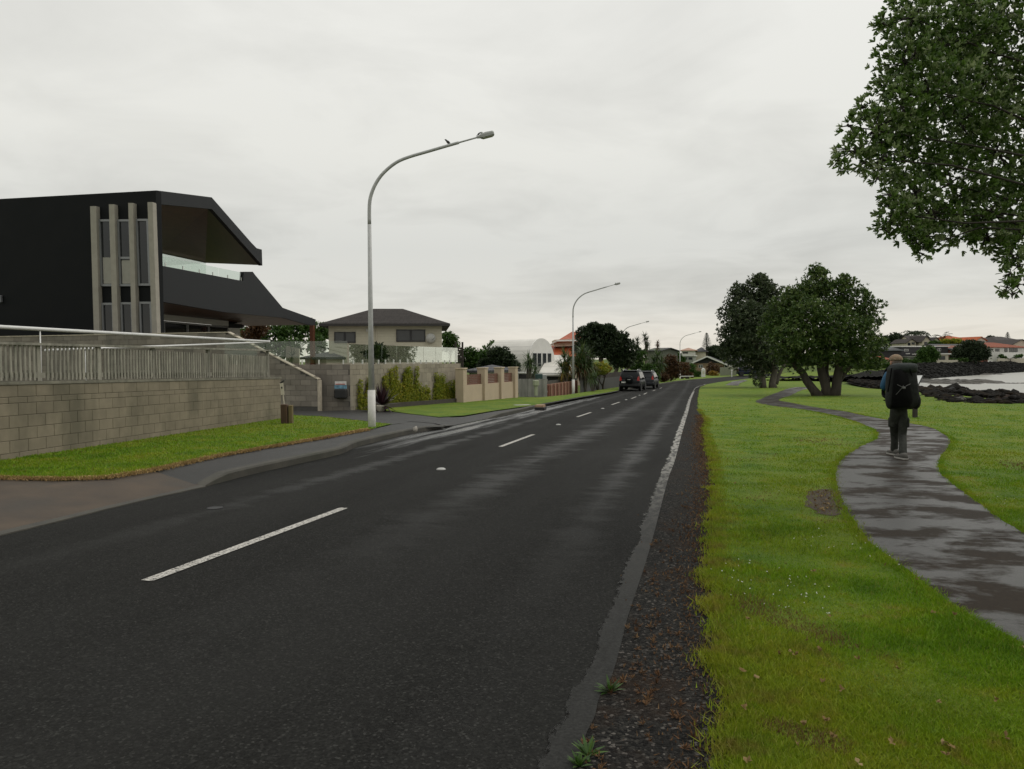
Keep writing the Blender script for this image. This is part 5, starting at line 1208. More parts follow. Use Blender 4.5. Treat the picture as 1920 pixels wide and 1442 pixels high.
M_WIN = NT('window_glass').set((.03, .035, .037), .07, 0, .5); M_FRAMEB = pmat('dark_frame', (.03, .03, .032), .1, 5, .5, 0); M_FRAMEW = pmat('white_frame', (.6, .6, .57), .05, 5, .5, 0)
M_GUT = pmat('dark_gutter', (.035, .032, .03), .1, 5, .5, 0)
def px_house(name, label, l, r, YL, YR, depth, ye, yr, wall, roof, style='hip', wins=(), oh=.45, frame=None, trim=None, base=None, cat='house', ridge=None, group=None, roofname='roof', gable=None):
    """front wall runs from pixel column l (distance YL) to r (YR); ye, yr: eave and ridge rows"""
    mid = (l + r) / 2; Ym = (YL + YR) / 2; A = at(l, 680, YL).xy; B = at(r, 680, YR).xy; d = (B - A).normalized(); n = Vector((-d.y, d.x)); n = n if n.y > 0 else -n
    ze = at(mid, ye, Ym).z; zr = at(mid, yr, Ym + depth * (.5 if style != 'gable_front' else 0)).z; zb = (min(T(*A), T(*B), T(*(A + n * depth))) - .3) if base is None else base
    L = (B - A).length; root = thing(name, (A.x, A.y, zb), label, cat, group)
    P = lambda u, v, z: Vector((A.x + d.x * u + n.x * v, A.y + d.y * u + n.y * v, z))
    m = MB(); m.prism([P(0, 0, zb), P(L, 0, zb), P(L, depth, zb), P(0, depth, zb)], (0, 0, ze - zb)); w_ = m.build('wall', wall, root)
    if style == 'gable_front':
        m = MB(); m.prism([P(0, 0, ze), P(L, 0, ze), P(L / 2, 0, zr - .05)], Vector((n.x, n.y, 0)) * depth); m.build('gable', gable or wall, root)
    if style == 'gable_side':
        m = MB(); m.prism([P(0, 0, ze), P(0, depth, ze), P(0, depth / 2, zr - .05)], Vector((d.x, d.y, 0)) * L); m.build('gable', wall, root)
    t = .14; m = MB()
    if style == 'hip':
        q = min(L, depth) / 2 if ridge is None else ridge * L
        b4 = [P(-oh, -oh, ze), P(L + oh, -oh, ze), P(L + oh, depth + oh, ze), P(-oh, depth + oh, ze)]; r2 = [P(q, depth / 2, zr), P(L - q, depth / 2, zr)]
        m.add([p - Vector((0, 0, t)) for p in b4] + b4 + r2, [(3, 2, 1, 0), (0, 1, 5, 4), (1, 2, 6, 5), (2, 3, 7, 6), (3, 0, 4, 7), (4, 5, 9, 8), (5, 6, 9), (6, 7, 8, 9), (7, 4, 8)])
    elif style == 'gable_front':
        for s in (0, 1):
            a_ = P(-oh, -oh, ze - oh * .35) if s == 0 else P(L + oh, -oh, ze - oh * .35); b_ = P(L / 2, -oh, zr); m.prism([a_, b_, b_ - Vector((0, 0, t)), a_ - Vector((0, 0, t))], Vector((n.x, n.y, 0)) * (depth + 2 * oh))
    elif style == 'gable_side':
        for v0 in (-oh, depth + oh): m.prism([P(-oh, v0, ze - oh * .35), P(-oh, depth / 2, zr), P(-oh, depth / 2, zr - t), P(-oh, v0, ze - oh * .35 - t)], Vector((d.x, d.y, 0)) * (L + 2 * oh))
    else: m.prism([P(-oh, -oh, ze), P(L + oh, -oh, ze), P(L + oh, depth + oh, ze), P(-oh, depth + oh, ze)], (0, 0, .25))
    rf = m.build(roofname, roof, root)
    if trim and style == 'gable_front':
        for s in (0, 1):
            a_ = P(-oh - .02, -oh - .03, ze - oh * .35) if s == 0 else P(L + oh + .02, -oh - .03, ze - oh * .35); b_ = P(L / 2, -oh - .03, zr + .03); m = MB(); m.prism([a_, b_, b_ - Vector((0, 0, .3)), a_ - Vector((0, 0, .3))], (0, .03, 0)); m.build('bargeboard', trim, root)
    elif trim:
        m = MB(); m.prism([P(-oh, -oh - .04, ze - .16), P(L + oh, -oh - .04, ze - .16), P(L + oh, -oh, ze - .16), P(-oh, -oh, ze - .16)], (0, 0, .14)); m.build('gutter', trim, root)
    for x0, x1, y0, y1, *k in wins:
        a_, b_, c_, e_ = (onplane(x, y, A, B) for x, y in ((x0, y0), (x1, y0), (x1, y1), (x0, y1))); nn = Vector((-n.x, -n.y, 0)); fw = .08
        m = MB(); m.prism([q + nn * .06 for q in (a_, b_, c_, e_)], -nn * .05); wi = m.build('window', frame or M_FRAMEB, root)
        ns = k[0] if k else 1
        for i in range(ns):
            f0, f1 = i / ns, (i + 1) / ns; d3 = Vector((d.x, d.y, 0)); w3 = (b_ - a_).dot(d3); u = Vector((0, 0, 1)); h3 = a_.z - e_.z
            o_ = e_ + nn * .065 + d3 * (w3 * f0 + fw) + u * fw; m = MB(); m.prism([o_, o_ + d3 * (w3 * (f1 - f0) - 2 * fw), o_ + d3 * (w3 * (f1 - f0) - 2 * fw) + u * (h3 - 2 * fw), o_ + u * (h3 - 2 * fw)], -nn * .03); m.build('pane', M_WIN, wi)
    return root, P, L, ze
M_CREAM = boards('cream_weatherboard', (.52, .49, .38)); M_CREAM2 = pmat('cream_render', (.50, .46, .36), .06, 1, .7, .1)
# cream weatherboard house
R_, P_, L_, ze_ = px_house('weatherboard_house', 'cream weatherboard house with a dark tiled hip roof behind the glass fence', 617, 829, 49, 49.9, 7.5, 607.5, 579, M_CREAM, roof_tiles('dark_roof_tiles', (.036, .031, .028)), 'hip', [(627, 667, 622.5, 643, 2), (743, 797.5, 618, 641, 2)], .55, M_FRAMEB, M_GUT, ridge=.36)
c = P_(L_ - .75, -.28, ze_ - 1.0); m = MB(); m.lathe(c, [(.02, .05), (.2, .02), (.34, -.07), (.34, -.08), (.2, .01), (.02, .03)], 18, M=Matrix.Rotation(PI / 2 + .2, 3, 'X') @ Matrix.Rotation(.3, 3, 'Y')); m.build('satellite_dish', pmat('dish_grey', (.45, .45, .42), .1, 5, .5, 0), R_, True)
m = MB(); m.tube([c, c + Vector((0, .28, -.1))], .025, 6); m.tube([c + Vector((.1, -.05, -.1)), c + Vector((.3, -.35, .05))], .012, 6); m.build('dish_arm', M_GUT, R_)
m = MB(); m.box(P_(L_ * .42, -.04, ze_ - 1.4), (.08, .06, 2.4)); m.build('downpipe', M_CREAM2, R_)
m = MB(); m.bevbox(P_(L_ * .335, -.08, ze_ - .42), (.1, .12, .2), .02); m.build('wall_lamp', M_FRAMEW, R_)
# small lower tiled roof beside it
px_house('outbuilding', 'low outbuilding with a grey tiled roof left of the cream house', 572, 612, 49, 48, 5, 670, 655, M_CREAM2, roof_tiles('grey_roof_tiles', (.10, .10, .10)), 'hip', (), .3)
q0, q1 = at(536, 672, 44), at(561, 672, 43); m = MB(); m.prism([Vector((q0.x, q0.y, .9)), Vector((q1.x, q1.y, .9)), at(561, 654, 43), at(536, 649, 44)], (0, .12, 0)); tag(m.build('garden_wall', M_CREAM2), 'pale garden wall seen through the glass fence', 'wall')
px_house('white_house', 'white weatherboard house end seen past the black house glazing', 425, 451, 45.5, 46.2, 1.5, 615, 609, boards('white_weatherboard', (.62, .61, .57), .8), M_LIT_BLACK, 'flat', (), .1)
# slatted dark timber structure right of the cream house
R2 = thing('timber_screen', at(861, 690, 47), 'dark slatted timber screen beyond the end of the glass fence', 'screen'); dk = pmat('dark_stained_timber', (.035, .028, .022), .3, 5, .8, .3)
q0 = at(855, 690, 47); q1 = at(867.5, 690, 47.2); zt = at(861, 650, 47).z
for q in (q0, q1): m = MB(); m.box((q.x, q.y, (zt + .3 + .6) / 2), (.12, .12, zt + .3 - .6)); m.build('post', dk, R2)
for i in range(8): m = MB(); c = (q0 + q1) / 2; m.box((c.x, c.y, zt - .1 - i * .16), ((q1 - q0).length, .03, .12), math.atan2(q1.y - q0.y, q1.x - q0.x)); m.build('slat', dk, R2)
# small grey hip roof behind the tan fence
px_house('garage', 'small white garage with a grey pyramid roof behind the tan fence', 880, 906, 47, 46.5, 4, 694.5, 684, pmat('white_wall', (.6, .6, .57), .06, 2, .7, .1), roof_tiles('slate_roof', (.09, .09, .095)), 'hip', [(883, 903, 697, 700, 4)], .35, M_FRAMEW)
px_house('far_house', 'far dark roof between the trees right of the cream house', 888, 915, 120, 119, 8, 664, 659, M_CREAM2, roof_tiles('far_dark_roof', (.06, .06, .06), 2), 'gable_side', (), .4)
# white barrel-vaulted house
M_VAULT = boards('white_vault', (.60, .585, .54), 2.2); M_VEND = pmat('white_end_wall', (.62, .61, .575), .05, 2, .7, .1)
a0, a1 = at(938, 690, 66).xy, at(1014, 690, 63.6).xy; ax = (a1 - a0).normalized(); sdv = Vector((ax.y, -ax.x)); rv = 2.15; zs = at(1012, 681, 63).z - .05; zg = min(T(*a0), T(*a1)) - .3
V = thing('barrel_roof_house', (a1.x, a1.y, zg), 'white house with a barrel-vaulted roof behind the cabbage trees', 'house')
arc = [(-1.0, zg - zs)] + [(math.cos(PI - PI * i / 16) * 1.0, math.sin(PI * i / 16) * rv * 1.0) for i in range(17)] + [(1.0, zg - zs)]
ring = lambda c, k=1.0: [Vector((c.x + sdv.x * u * rv * k, c.y + sdv.y * u * rv * k, zs + (v * k if v > 0 else v))) for u, v in arc]
m = MB(); m.loft([ring(a0), ring(a1)], cap=True); m.build('vault', M_VAULT, V, False)
m = MB(); m.loft([ring(a1, 1.03), ring(a1 + ax * .12, 1.03)]); m.build('end_wall', M_VEND, V)
def vbox(name, u, v, w, h, mat, par, off=.13): 
    c = a1 + ax * off + sdv * u; m = MB(); m.box((c.x, c.y, zs + v), (.06, w, h), math.atan2(ax.y, ax.x)); return m.build(name, mat, par)
for u in (-1.2, -.35, .5, 1.25): wq_ = vbox('window', u, .35, .66, 1.25, M_FRAMEW, V); vbox('pane', u, .35, .52, 1.1, M_WIN, wq_, .17)
sw_ = a1 - ax * 3.2 + sdv * (rv + .02); m = MB(); m.box((sw_.x, sw_.y, zs + .2), (1.5, .08, .9), math.atan2(ax.y, ax.x)); m.build('side_window', M_WIN, V)
# its lean-to with a pale corrugated roof
r0, r1, r2, r3 = at(1027, 686, 62), at(1070, 694, 60), at(1062, 668, 68), at(1030, 668, 68)
lt = thing('lean_to', (r0.x, r0.y, zg), 'low lean-to with a pale corrugated roof beside the barrel-vaulted house', 'building'); m = MB(); m.prism([at(1008, 705, 57), at(1076, 706, 57), at(1066, 668, 70), at(1030, 668, 70)], (0, 0, .12)); m.build('roof', boards('pale_corrugated', (.55, .53, .48), 3), lt)
q0, q1 = at(972, 700, 57.5), at(1078, 702, 57.5); m = MB(); m.prism([Vector((q0.x, q0.y, zg)), Vector((q1.x, q1.y, zg)), at(1078, 703, 57.5), at(972, 701, 57.5)], (0, .2, 0)); m.build('wall', M_GUT, lt)
q0, q1 = at(972, 699, 57.4), at(1078, 701, 57.4); m = MB(); m.tube([q0, q1], .07, 6); m.build('gutter', M_FRAMEW, lt)
# house with orange metal roof
M_OR = pmat('orange_metal_roof', (.34, .070, .022), .12, .8, .5, .1); M_PINKW = pmat('pale_pink_wall', (.52, .42, .34), .05, 2, .7, .1)
zo = T(8, 92) - .3; oh_ = thing('orange_roof_house', (at(1050, 690, 88).x, 88, zo), 'house with a bright orange metal roof in two tiers behind the second lamp', 'house')
q = lambda x, y, Y: at(x, y, Y)
m = MB(); m.prism([q(1018, 658, 90), q(1032, 648, 92), q(1090, 648, 90), q(1100, 668, 86), q(1010, 668, 87)], (0, .3, -.15)); m.build('lower_roof', M_OR, oh_)
m = MB(); a_, b_ = q(1040, 650, 90), q(1095, 648, 89); m.prism([a_, b_, q(1095, 634, 89), q(1040, 637, 90)], (0, 6, 0)); m.build('upper_wall', M_PINKW, oh_)
m = MB(); m.prism([q(1054, 640.5, 89.9), q(1066, 640, 89.7), q(1066, 645, 89.7), q(1054, 645.5, 89.9)], (0, -.1, 0)); m.build('window', M_WIN, oh_)
m = MB(); m.prism([q(1033, 646, 90.5), q(1072, 622, 93), q(1110, 622, 92), q(1110, 638, 88.6), q(1045, 639, 89.3)], (0, .4, -.12)); m.build('upper_roof', M_OR, oh_)
m = MB(); m.tube([q(1044, 639.5, 89.2), q(1112, 638.5, 88.5)], .12, 6); m.tube([q(1032.5, 646.5, 90.4), q(1045, 639.5, 89.2)], .1, 6); m.build('fascia', M_FRAMEW, oh_)
m = MB(); a_, b_ = q(1012, 666, 88), q(1098, 667, 87); m.prism([Vector((a_.x, a_.y, zo)), Vector((b_.x, b_.y, zo)), b_, a_], (0, 6, 0)); m.build('wall', M_PINKW, oh_)
# fences past the tan one: grey palings, letterboxes, low red brick wall, dark fence
M_GREYP = pmat('grey_paling', (.27, .265, .24), .2, 5, .85, .3, streak=True, objvar=.2)
PF_A, PF_B = G(973, 742, KH) + Vector((0, 1.5, 0)), G(1026, 741.5, KH); pfd = (PF_B - PF_A).xy; Lp = pfd.length; pfd = pfd / Lp
pf = thing('paling_fence', PF_A, 'tall weathered grey board fence right of the tan fence', 'fence'); zt = onplane(1000, 711, PF_A, PF_B).z
npal = 24
for i in range(npal):
    c = PF_A.xy + pfd * (Lp * (i + .5) / npal); zb = T(c.x, c.y); hgt = zt - zb + .03 * math.sin(i * 2.3); m = MB(); m.box((c.x, c.y, zb + hgt / 2), (Lp / npal - .015, .025, hgt), math.atan2(pfd.y, pfd.x)); m.build('paling', M_GREYP, pf)
for zz in (.35, 1.1):
    c = PF_A.xy + pfd * (Lp / 2); m = MB(); m.box((c.x - pfd.y * .04, c.y + pfd.x * .04, T(c.x, c.y) + zz), (Lp, .05, .09), math.atan2(pfd.y, pfd.x)); m.build('rail', M_GREYP, pf)
def letterbox(px, py, w, h, mat, label, post=None):
    p = G(px, py, KH); o = thing('letterbox', p, label, 'letterbox', None); m = MB(); m.bevbox(p + Vector((0, 0, h - .17)), (w, .3, .34), .03, .4); m.build('box', mat, o)
    m = MB(); m.bevbox(p + Vector((0, 0, (h - .34) / 2)), (w * .55, .16, h - .33), .01, .4); m.build('post', post or mat, o)
letterbox(1005, 742, .32, .95, pmat('pale_green_box', (.30, .33, .22), .1, 4, .6, .1), 'short pale green letterbox in front of the board fence')
letterbox(1010.5, 741, .42, 1.35, pmat('dark_green_box', (.02, .05, .045), .1, 4, .5, .1), 'tall dark green letterbox in front of the board fence', dk)
letterbox(1019, 740.5, .36, 1.3, pmat('grey_box', (.25, .26, .25), .1, 4, .6, .1), 'grey letterbox on a mossy post beside the red brick wall', pmat('mossy_post', (.07, .08, .03), .2, 5, .8, .2))
M_BRICK = pmat('red_brick', (.14, .05, .03), .35, 8, .85, .5, 30); M_BRICK2 = pmat('pale_brick', (.26, .15, .10), .25, 8, .85, .5, 30)
BW_A, BW_B = G(1027, 739, KH), G(1082, 732, KH); bwd = (BW_B - BW_A).xy; Lb = bwd.length; bwd = bwd / Lb; bw = thing('brick_wall', BW_A, 'low red brick wall with paler piers beside the second lamp', 'wall'); zt = onplane(1050, 717.5, BW_A, BW_B).z
c = BW_A.xy + bwd * (Lb / 2); zb = T(c.x, c.y) - .2; m = MB(); m.box((c.x, c.y, (zb + zt - .06) / 2), (Lb, .14, zt - .06 - zb), math.atan2(bwd.y, bwd.x)); m.build('wall', M_BRICK, bw)
for i in range(9): c = BW_A.xy + bwd * (Lb * (i + .5) / 9); m = MB(); m.bevbox((c.x, c.y, (zb + zt) / 2), (.32, .3, zt - zb), .01, math.atan2(bwd.y, bwd.x)); m.build('pier', M_BRICK2, bw)
SWA, SWB = BW_A + Vector((-.3, 2.2, 0)), BW_B + Vector((.2, 2.0, 0)); zt2 = onplane(1050, 712, SWA, SWB).z; swd = (SWB - SWA).xy.normalized(); m = MB(); m.prism([Vector((SWA.x, SWA.y, zb)), Vector((SWB.x, SWB.y, zb)), Vector((SWB.x, SWB.y, zt2)), Vector((SWA.x, SWA.y, zt2))], (0, .35, 0)); tag(m.build('stone_wall', pmat('dark_stone', (.08, .075, .06), .6, 9, .9, .9, 14)), 'dark rubble stone wall behind the low red brick wall', 'wall')
DF_A, DF_B = G(1088, 734, KH), G(1168, 725, KH) + Vector((.4, 1.4, 0)); zt = onplane(1140, 699, DF_A, DF_B).z; zm = onplane(1140, 708, DF_A, DF_B).z; zb = T(DF_B.x, DF_B.y) - .3
df = thing('dark_fence', DF_A, 'dark fence above a grey base wall left of the parked cars', 'fence')
dd = (DF_B - DF_A); dd.z = 0
for i in range(14):
    a_, b_ = DF_A + dd * (i / 14), DF_A + dd * ((i + .96) / 14); m = MB(); m.prism([Vector((a_.x, a_.y, zm)), Vector((b_.x, b_.y, zm)), Vector((b_.x, b_.y, zt)), Vector((a_.x, a_.y, zt))], (0, .05, 0)); m.build('panel', dk, df)
m = MB(); m.prism([Vector((DF_A.x, DF_A.y, zb)), Vector((DF_B.x, DF_B.y, zb)), Vector((DF_B.x, DF_B.y, zm)), Vector((DF_A.x, DF_A.y, zm))], (0, .12, 0)); m.build('base_wall', pmat('grey_base', (.075, .075, .07), .15, 2, .8, .2), df)
# ---- houses straight ahead at the bend
M_TANW = pmat('tan_brick_far', (.28, .20, .13), .15, 3, .8, .2); M_GREYR = roof_tiles('far_grey_tiles', (.075, .075, .078), 2)
px_house('gabled_house', 'low house at the bend with a wide dark gable edged in white', 1297, 1356, 158, 156, 12, 681, 667.5, M_TANW, M_GREYR, 'gable_front', [(1310, 1318, 684, 690, 2), (1358, 1365, 682, 690)], 1.4, M_FRAMEW, M_FRAMEW, gable=pmat('dark_gable', (.035, .036, .04), .1, 2, .7, .1))
px_house('hip_roof_house', 'pale house with a dark hip roof right of the white-edged gable', 1364, 1400, 170, 168, 10, 678.5, 669, M_CREAM2, M_GREYR, 'hip', [(1374, 1392, 681, 685, 4)], .7, M_FRAMEW)
px_house('hill_house', 'house with a pale pink roof on the far hill', 1278, 1304, 245, 244, 10, 657, 652, M_VEND, pmat('pink_roof', (.36, .22, .16), .08, 1, .7, .1), 'hip', [(1280, 1290, 660, 663, 2)], .7)
px_house('hill_house', 'house with a grey roof on the far hill, right of the pink roof', 1304, 1322, 250, 249, 10, 659, 651, M_CREAM2, M_GREYR, 'hip', (), .7)
px_house('flat_house', 'flat-roofed pale house halfway up the slope behind the last lamp', 1279, 1300, 200, 199, 8, 668, 668, pmat('grey_green_wall', (.22, .23, .20), .08, 2, .7, .1), M_FRAMEW, 'flat', [(1281, 1288, 670, 674.5), (1291, 1298, 670, 674.5)], .3)
px_house('far_house', 'far roof with a red fascia behind the cabbage trees', 1214, 1238, 160, 158, 8, 656, 652.5, pmat('dull_green_wall', (.10, .11, .08), .1, 2, .8, .1), M_GREYR, 'gable_side', (), .5)
GF_A, GF_B = at(1350, 703, 141), at(1381, 702, 142); gf = thing('garden_fence', (GF_A.x, GF_A.y, T(GF_A.x, GF_A.y)), 'pale green board fence left of the dark blue car', 'fence'); zt = at(1365, 688.5, 141).z
for i in range(10):
    a_ = GF_A.lerp(GF_B, i / 10); b_ = GF_A.lerp(GF_B, (i + .96) / 10); m = MB(); m.prism([Vector((a_.x, a_.y, T(a_.x, a_.y))), Vector((b_.x, b_.y, T(b_.x, b_.y))), Vector((b_.x, b_.y, zt)), Vector((a_.x, a_.y, zt))], (0, .06, 0)); m.build('board', pmat('pale_green_board', (.20, .21, .155), .12, 4, .8, .1) if i == 0 else bpy.data.materials['pale_green_board'], gf)
pp = at(1318.5, 705, 128); pz = T(pp.x, pp.y); lbx = thing('gate_pillar', (pp.x, pp.y, pz), 'white rounded gate pillar at the bend', 'pillar'); m = MB(); m.bevbox((pp.x, pp.y, pz + .75), (.62, .5, 1.5), .05); m.lathe((pp.x, pp.y, pz + 1.48), [(.28, 0), (.2, .15), (.05, .22)], 12); m.build('shaft', M_FRAMEW, lbx); m = MB(); m.box((pp.x, pp.y - .26, pz + .9), (.3, .02, .5)); m.build('plate', M_CREAM2, lbx)
pp = at(1372, 704, 132); pz = T(pp.x, pp.y); m = MB(); m.tube([(pp.x, pp.y, pz - .1), (pp.x, pp.y, pz + 1.15)], .09, 8); m.bevbox((pp.x, pp.y, pz + 1.2), (.26, .26, .26), .05); tag(m.build('white_post', M_FRAMEW), 'short white post with a square cap beside the bend', 'post')
pp = at(1371, 690, 150); pz = T(pp.x, pp.y); m = MB(); m.tube([(pp.x, pp.y, pz), (pp.x, pp.y, at(1371, 666, 150).z)], [.15, .11], 8); tag(m.build('power_pole', M_GALV), 'slim grey pole behind the garden fence at the bend', 'pole')
pp = at(1290, 714, 114.5); pz = T(pp.x, pp.y); bb = thing('bench', (pp.x, pp.y, pz), 'low pale slab on dark blocks beside the farthest lamp', 'bench'); m = MB(); m.box((pp.x - .3, pp.y, pz + .5), (2.2, .7, .1)); m.build('slab', M_FRAMEW, bb); m = MB(); m.box((pp.x - 1.0, pp.y, pz + .22), (.5, .5, .46)); m.build('block', dk, bb); m = MB(); m.box((pp.x - .1, pp.y, pz + .22), (.5, .5, .46)); m.build('block', dk, bb)
cc = at(1381.5, 702.5, 138); make_car(Vector((cc.x, cc.y, T(cc.x, cc.y) + .1)), math.radians(-8), 'dark blue van-like car parked across a drive at the bend', car_paint('blue_car_paint', (.012, .017, .035)), 4.5, 1.8, 1.75, False)
cc = at(1446, 701, 150); make_car(Vector((cc.x, cc.y, T(cc.x, cc.y) + .1)), math.radians(60), 'dark car half hidden behind the left park tree trunks', car_paint('dark_car_paint', (.02, .02, .022)), 4.3, 1.75, 1.5, False)
# ---------------- road furniture
M_STUD = pmat('white_stud', (.38, .38, .36), .1, 9, .5, .1)
for i, (px, py, r) in enumerate([(827, 881, .075), (1047, 797, .075), (1130, 766.5, .075), (1174, 750, .075), (1199, 741.5, .075)]):
    p = G(px, py); m = MB(); m.lathe(p + Vector((0, 0, .002)), [(r, 0), (r * .96, .012), (r * .7, .026), (r * .2, .032)], 16)
    tag(m.build('road_stud', M_STUD, None, True), ['nearest white road stud, on the centre line between the first two dashes', 'second white road stud, before the third dash', 'third white road stud along the centre line', 'fourth white road stud along the centre line', 'farthest white road stud, level with the parked cars'][i], 'road stud', 'white studs on the centre line')
p = G(403, 953); m = MB(); m.lathe(p + Vector((0, 0, .001)), [(.085, 0), (.085, .006), (.07, .007), (.068, .005), (.01, .005)], 18); tag(m.build('valve_cover', M_TRIM), 'small round dark valve cover in the road before the driveway', 'cover')
p = G(1013, 763, KH); bx = thing('kerb_sump', p, 'tan concrete drain inlet block on the kerb', 'drain'); m = MB(); m.bevbox(p + Vector((0, .2, .02)), (.5, .36, .12), .015, 1.33); m.build('lid', pmat('tan_concrete', (.30, .20, .12), .2, 5, .8, .3), bx); m = MB(); m.bevbox(p + Vector((.02, .1, -.06)), (.55, .4, .1), .01, 1.33); m.build('inlet', M_TRIM, bx)
p = G(979, 760, KH); m = MB(); m.bevbox(p + Vector((0, 0, .012)), (.7, .4, .02), .004, .35); tag(m.build('service_cover', pmat('pale_cover', (.30, .30, .28), .2, 5, .5, .2)), 'flat pale service cover in the far footpath', 'cover')
p = G(779, 809, KH); m = MB(); bmx = bmesh.new(); bmesh.ops.create_icosphere(bmx, subdivisions=2, radius=.07)
for v in bmx.verts: v.co = Vector((v.co.x * .8, v.co.y * .8, v.co.z * 1.1 + .05)) * (1 + .15 * math.sin(v.co.x * 60) * math.cos(v.co.y * 50))
m.add([p + v.co for v in bmx.verts], [[v.index for v in f.verts] for f in bmx.faces]); bmx.free(); tag(m.build('stone', pmat('pale_stone', (.32, .30, .26), .2, 9, .8, .4), None, True), 'small pale stone lying on the kerb at the driveway crossing', 'stone')
# ---------------- information board by the path
ib = G(1715.5, 785); bo = thing('information_board', ib, 'slanted information board on a dark post beside the path', 'sign')
Yb = ib.y
tr, br, tl, bl = at(1731, 703.5, Yb + .25), at(1719, 728, Yb - .35), at(1690, 704.5, Yb + .75), at(1678, 729, Yb + .15)
nrm = (tr - br).cross(tl - tr).normalized(); nrm = nrm if nrm.z > 0 else -nrm
m = MB(); m.prism([tl, tr, br, bl], -nrm * .035); m.build('frame', M_TRIM, bo)
cen = (tr + br + tl + bl) / 4; m = MB(); m.prism([cen + (q - cen) * .95 + nrm * .004 for q in (tl, tr, br, bl)], nrm * .002); m.build('panel', pmat('printed_panel', (.50, .51, .49), .18, 3, .3, 0, spec=.5), bo)
m = MB(); m.bevbox((ib.x, ib.y, (ib.z + cen.z) / 2 - .08), (.14, .1, cen.z - ib.z - .02), .008, .3); m.build('post', dk, bo)
# ================================================================== the walker
def skin_mesh(name, verts, edges, radii, root_i, sub=2):
    me = bpy.data.meshes.new(name + '_skeleton'); me.from_pydata([tuple(v) for v in verts], edges, []); me.update()
    ob = bpy.data.objects.new(name + '_skeleton', me); COL.objects.link(ob)
    md = ob.modifiers.new('skin', 'SKIN'); md.use_smooth_shade = True; md.branch_smoothing = .6
    for i, r in enumerate(radii):
        sv = me.skin_vertices[0].data[i]; sv.radius = (r, r) if isinstance(r, (int, float)) else r; sv.use_root = i in (root_i if isinstance(root_i, (list, tuple)) else [root_i])
    sm = ob.modifiers.new('sub', 'SUBSURF'); sm.levels = sub; sm.render_levels = sub
    dg = bpy.context.evaluated_depsgraph_get(); out = bpy.data.meshes.new_from_object(ob.evaluated_get(dg)); bpy.data.objects.remove(ob); out.name = name
    for p in out.polygons: p.use_smooth = True
    return out
def blob_mesh(m, c, r, sub=3, f=None):
    b = bmesh.new(); bmesh.ops.create_icosphere(b, subdivisions=sub, radius=1)
    vs = []
    for v in b.verts:
        q = Vector((v.co.x * r[0], v.co.y * r[1], v.co.z * r[2]))
        if f: q = f(v.co, q)
        vs.append(Vector(c) + q)
    m.add(vs, [[v.index for v in fc.verts] for fc in b.faces]); b.free()
fL, fR = G(1676, 858), G(1691, 866); fz = lawn_off(fL.x, fL.y) + .008
fL.z += fz; fR.z += fz
YB = (fL.y + fR.y) / 2
J = lambda px, py, dy=0: at(px, py, YB + dy)
fwd = Vector((-.10, 1, 0)).normalized(); rgt = Vector((1, .10, 0))
pelvis, waist, chest, upper = J(1685, 772), J(1685, 752, .02), J(1684, 722, .08), J(1682, 701, .12)
neck, skull, crown_ = J(1680, 691, .17), J(1679, 679.5, .20), J(1679.5, 671, .20)
hipL, hipR = J(1677, 775), J(1693, 775); kneeL, kneeR = J(1677, 815, .26), J(1692, 816, .03)
ankL = fL + Vector((0, 0, .10)); ankR = fR + Vector((0, -.02, .12))
shL, shR = J(1665.5, 701, .10), J(1698, 701, .10); elL, elR = J(1657, 727, .10), J(1709, 724, .14); wrL, wrR = J(1664, 727, .38), J(1702, 727, .38)
# body, one skin
V = [pelvis, waist, chest, upper, neck, skull, crown_, hipL, kneeL, ankL, ankL + fwd * .15 + Vector((0, 0, -.06)), hipR, kneeR, ankR, ankR + fwd * .15 + Vector((0, 0, -.08)), shL, elL, wrL, shR, elR, wrR]
E = [(0, 1), (1, 2), (2, 3), (3, 4), (4, 5), (5, 6), (0, 7), (7, 8), (8, 9), (9, 10), (0, 11), (11, 12), (12, 13), (13, 14), (3, 15), (15, 16), (16, 17), (3, 18), (18, 19), (19, 20)]
Rr = [(.14, .11), (.13, .10), (.15, .11), (.14, .09), .055, .085, .07, .07, .042, .024, .03, .07, .042, .022, .028, .055, .04, .03, .055, .04, .03]
def add_hand(V, E, Rr, w, d, side):
    k = len(V); V.append(w + d * .05); E.append((w_index[0], k)); Rr.append((.036, .02)); palm = k
    for j, (o, L) in enumerate(((-.03, .065), (-.01, .078), (.01, .074), (.03, .058))):
        a = V[palm] + d * .05 + side * o; V.append(a); E.append((palm, len(V) - 1)); Rr.append(.0095); V.append(a + d * L * .5 + Vector((0, 0, -.015))); E.append((len(V) - 2, len(V) - 1)); Rr.append(.009); V.append(V[-1] + d * L * .2 + Vector((0, 0, -.035))); E.append((len(V) - 2, len(V) - 1)); Rr.append(.008)
    a = V[palm] + side * -.045 + d * .005; V.append(a); E.append((palm, len(V) - 1)); Rr.append(.011); V.append(a + d * .04 + Vector((0, 0, .02))); E.append((len(V) - 2, len(V) - 1)); Rr.append(.009)
for wi, w, s in ((17, wrL, rgt), (20, wrR, -rgt)):
    w_index = [wi]; add_hand(V, E, Rr, w, (fwd * .7 + s * .5 + Vector((0, 0, .25))).normalized(), Vector((0, 0, 1)))
M_SKIN = pmat('skin', (.42, .24, .17), .08, 8, .5, .1)
bm_ = skin_mesh('body', V, E, Rr, 0)
person = link_mesh('person', bm_, M_SKIN, None, origin=Vector((pelvis.x, pelvis.y, min(fL.z, fR.z))))
tag(person, 'walker seen from behind in a pale cap, blue jacket and dark grey trousers', 'person')
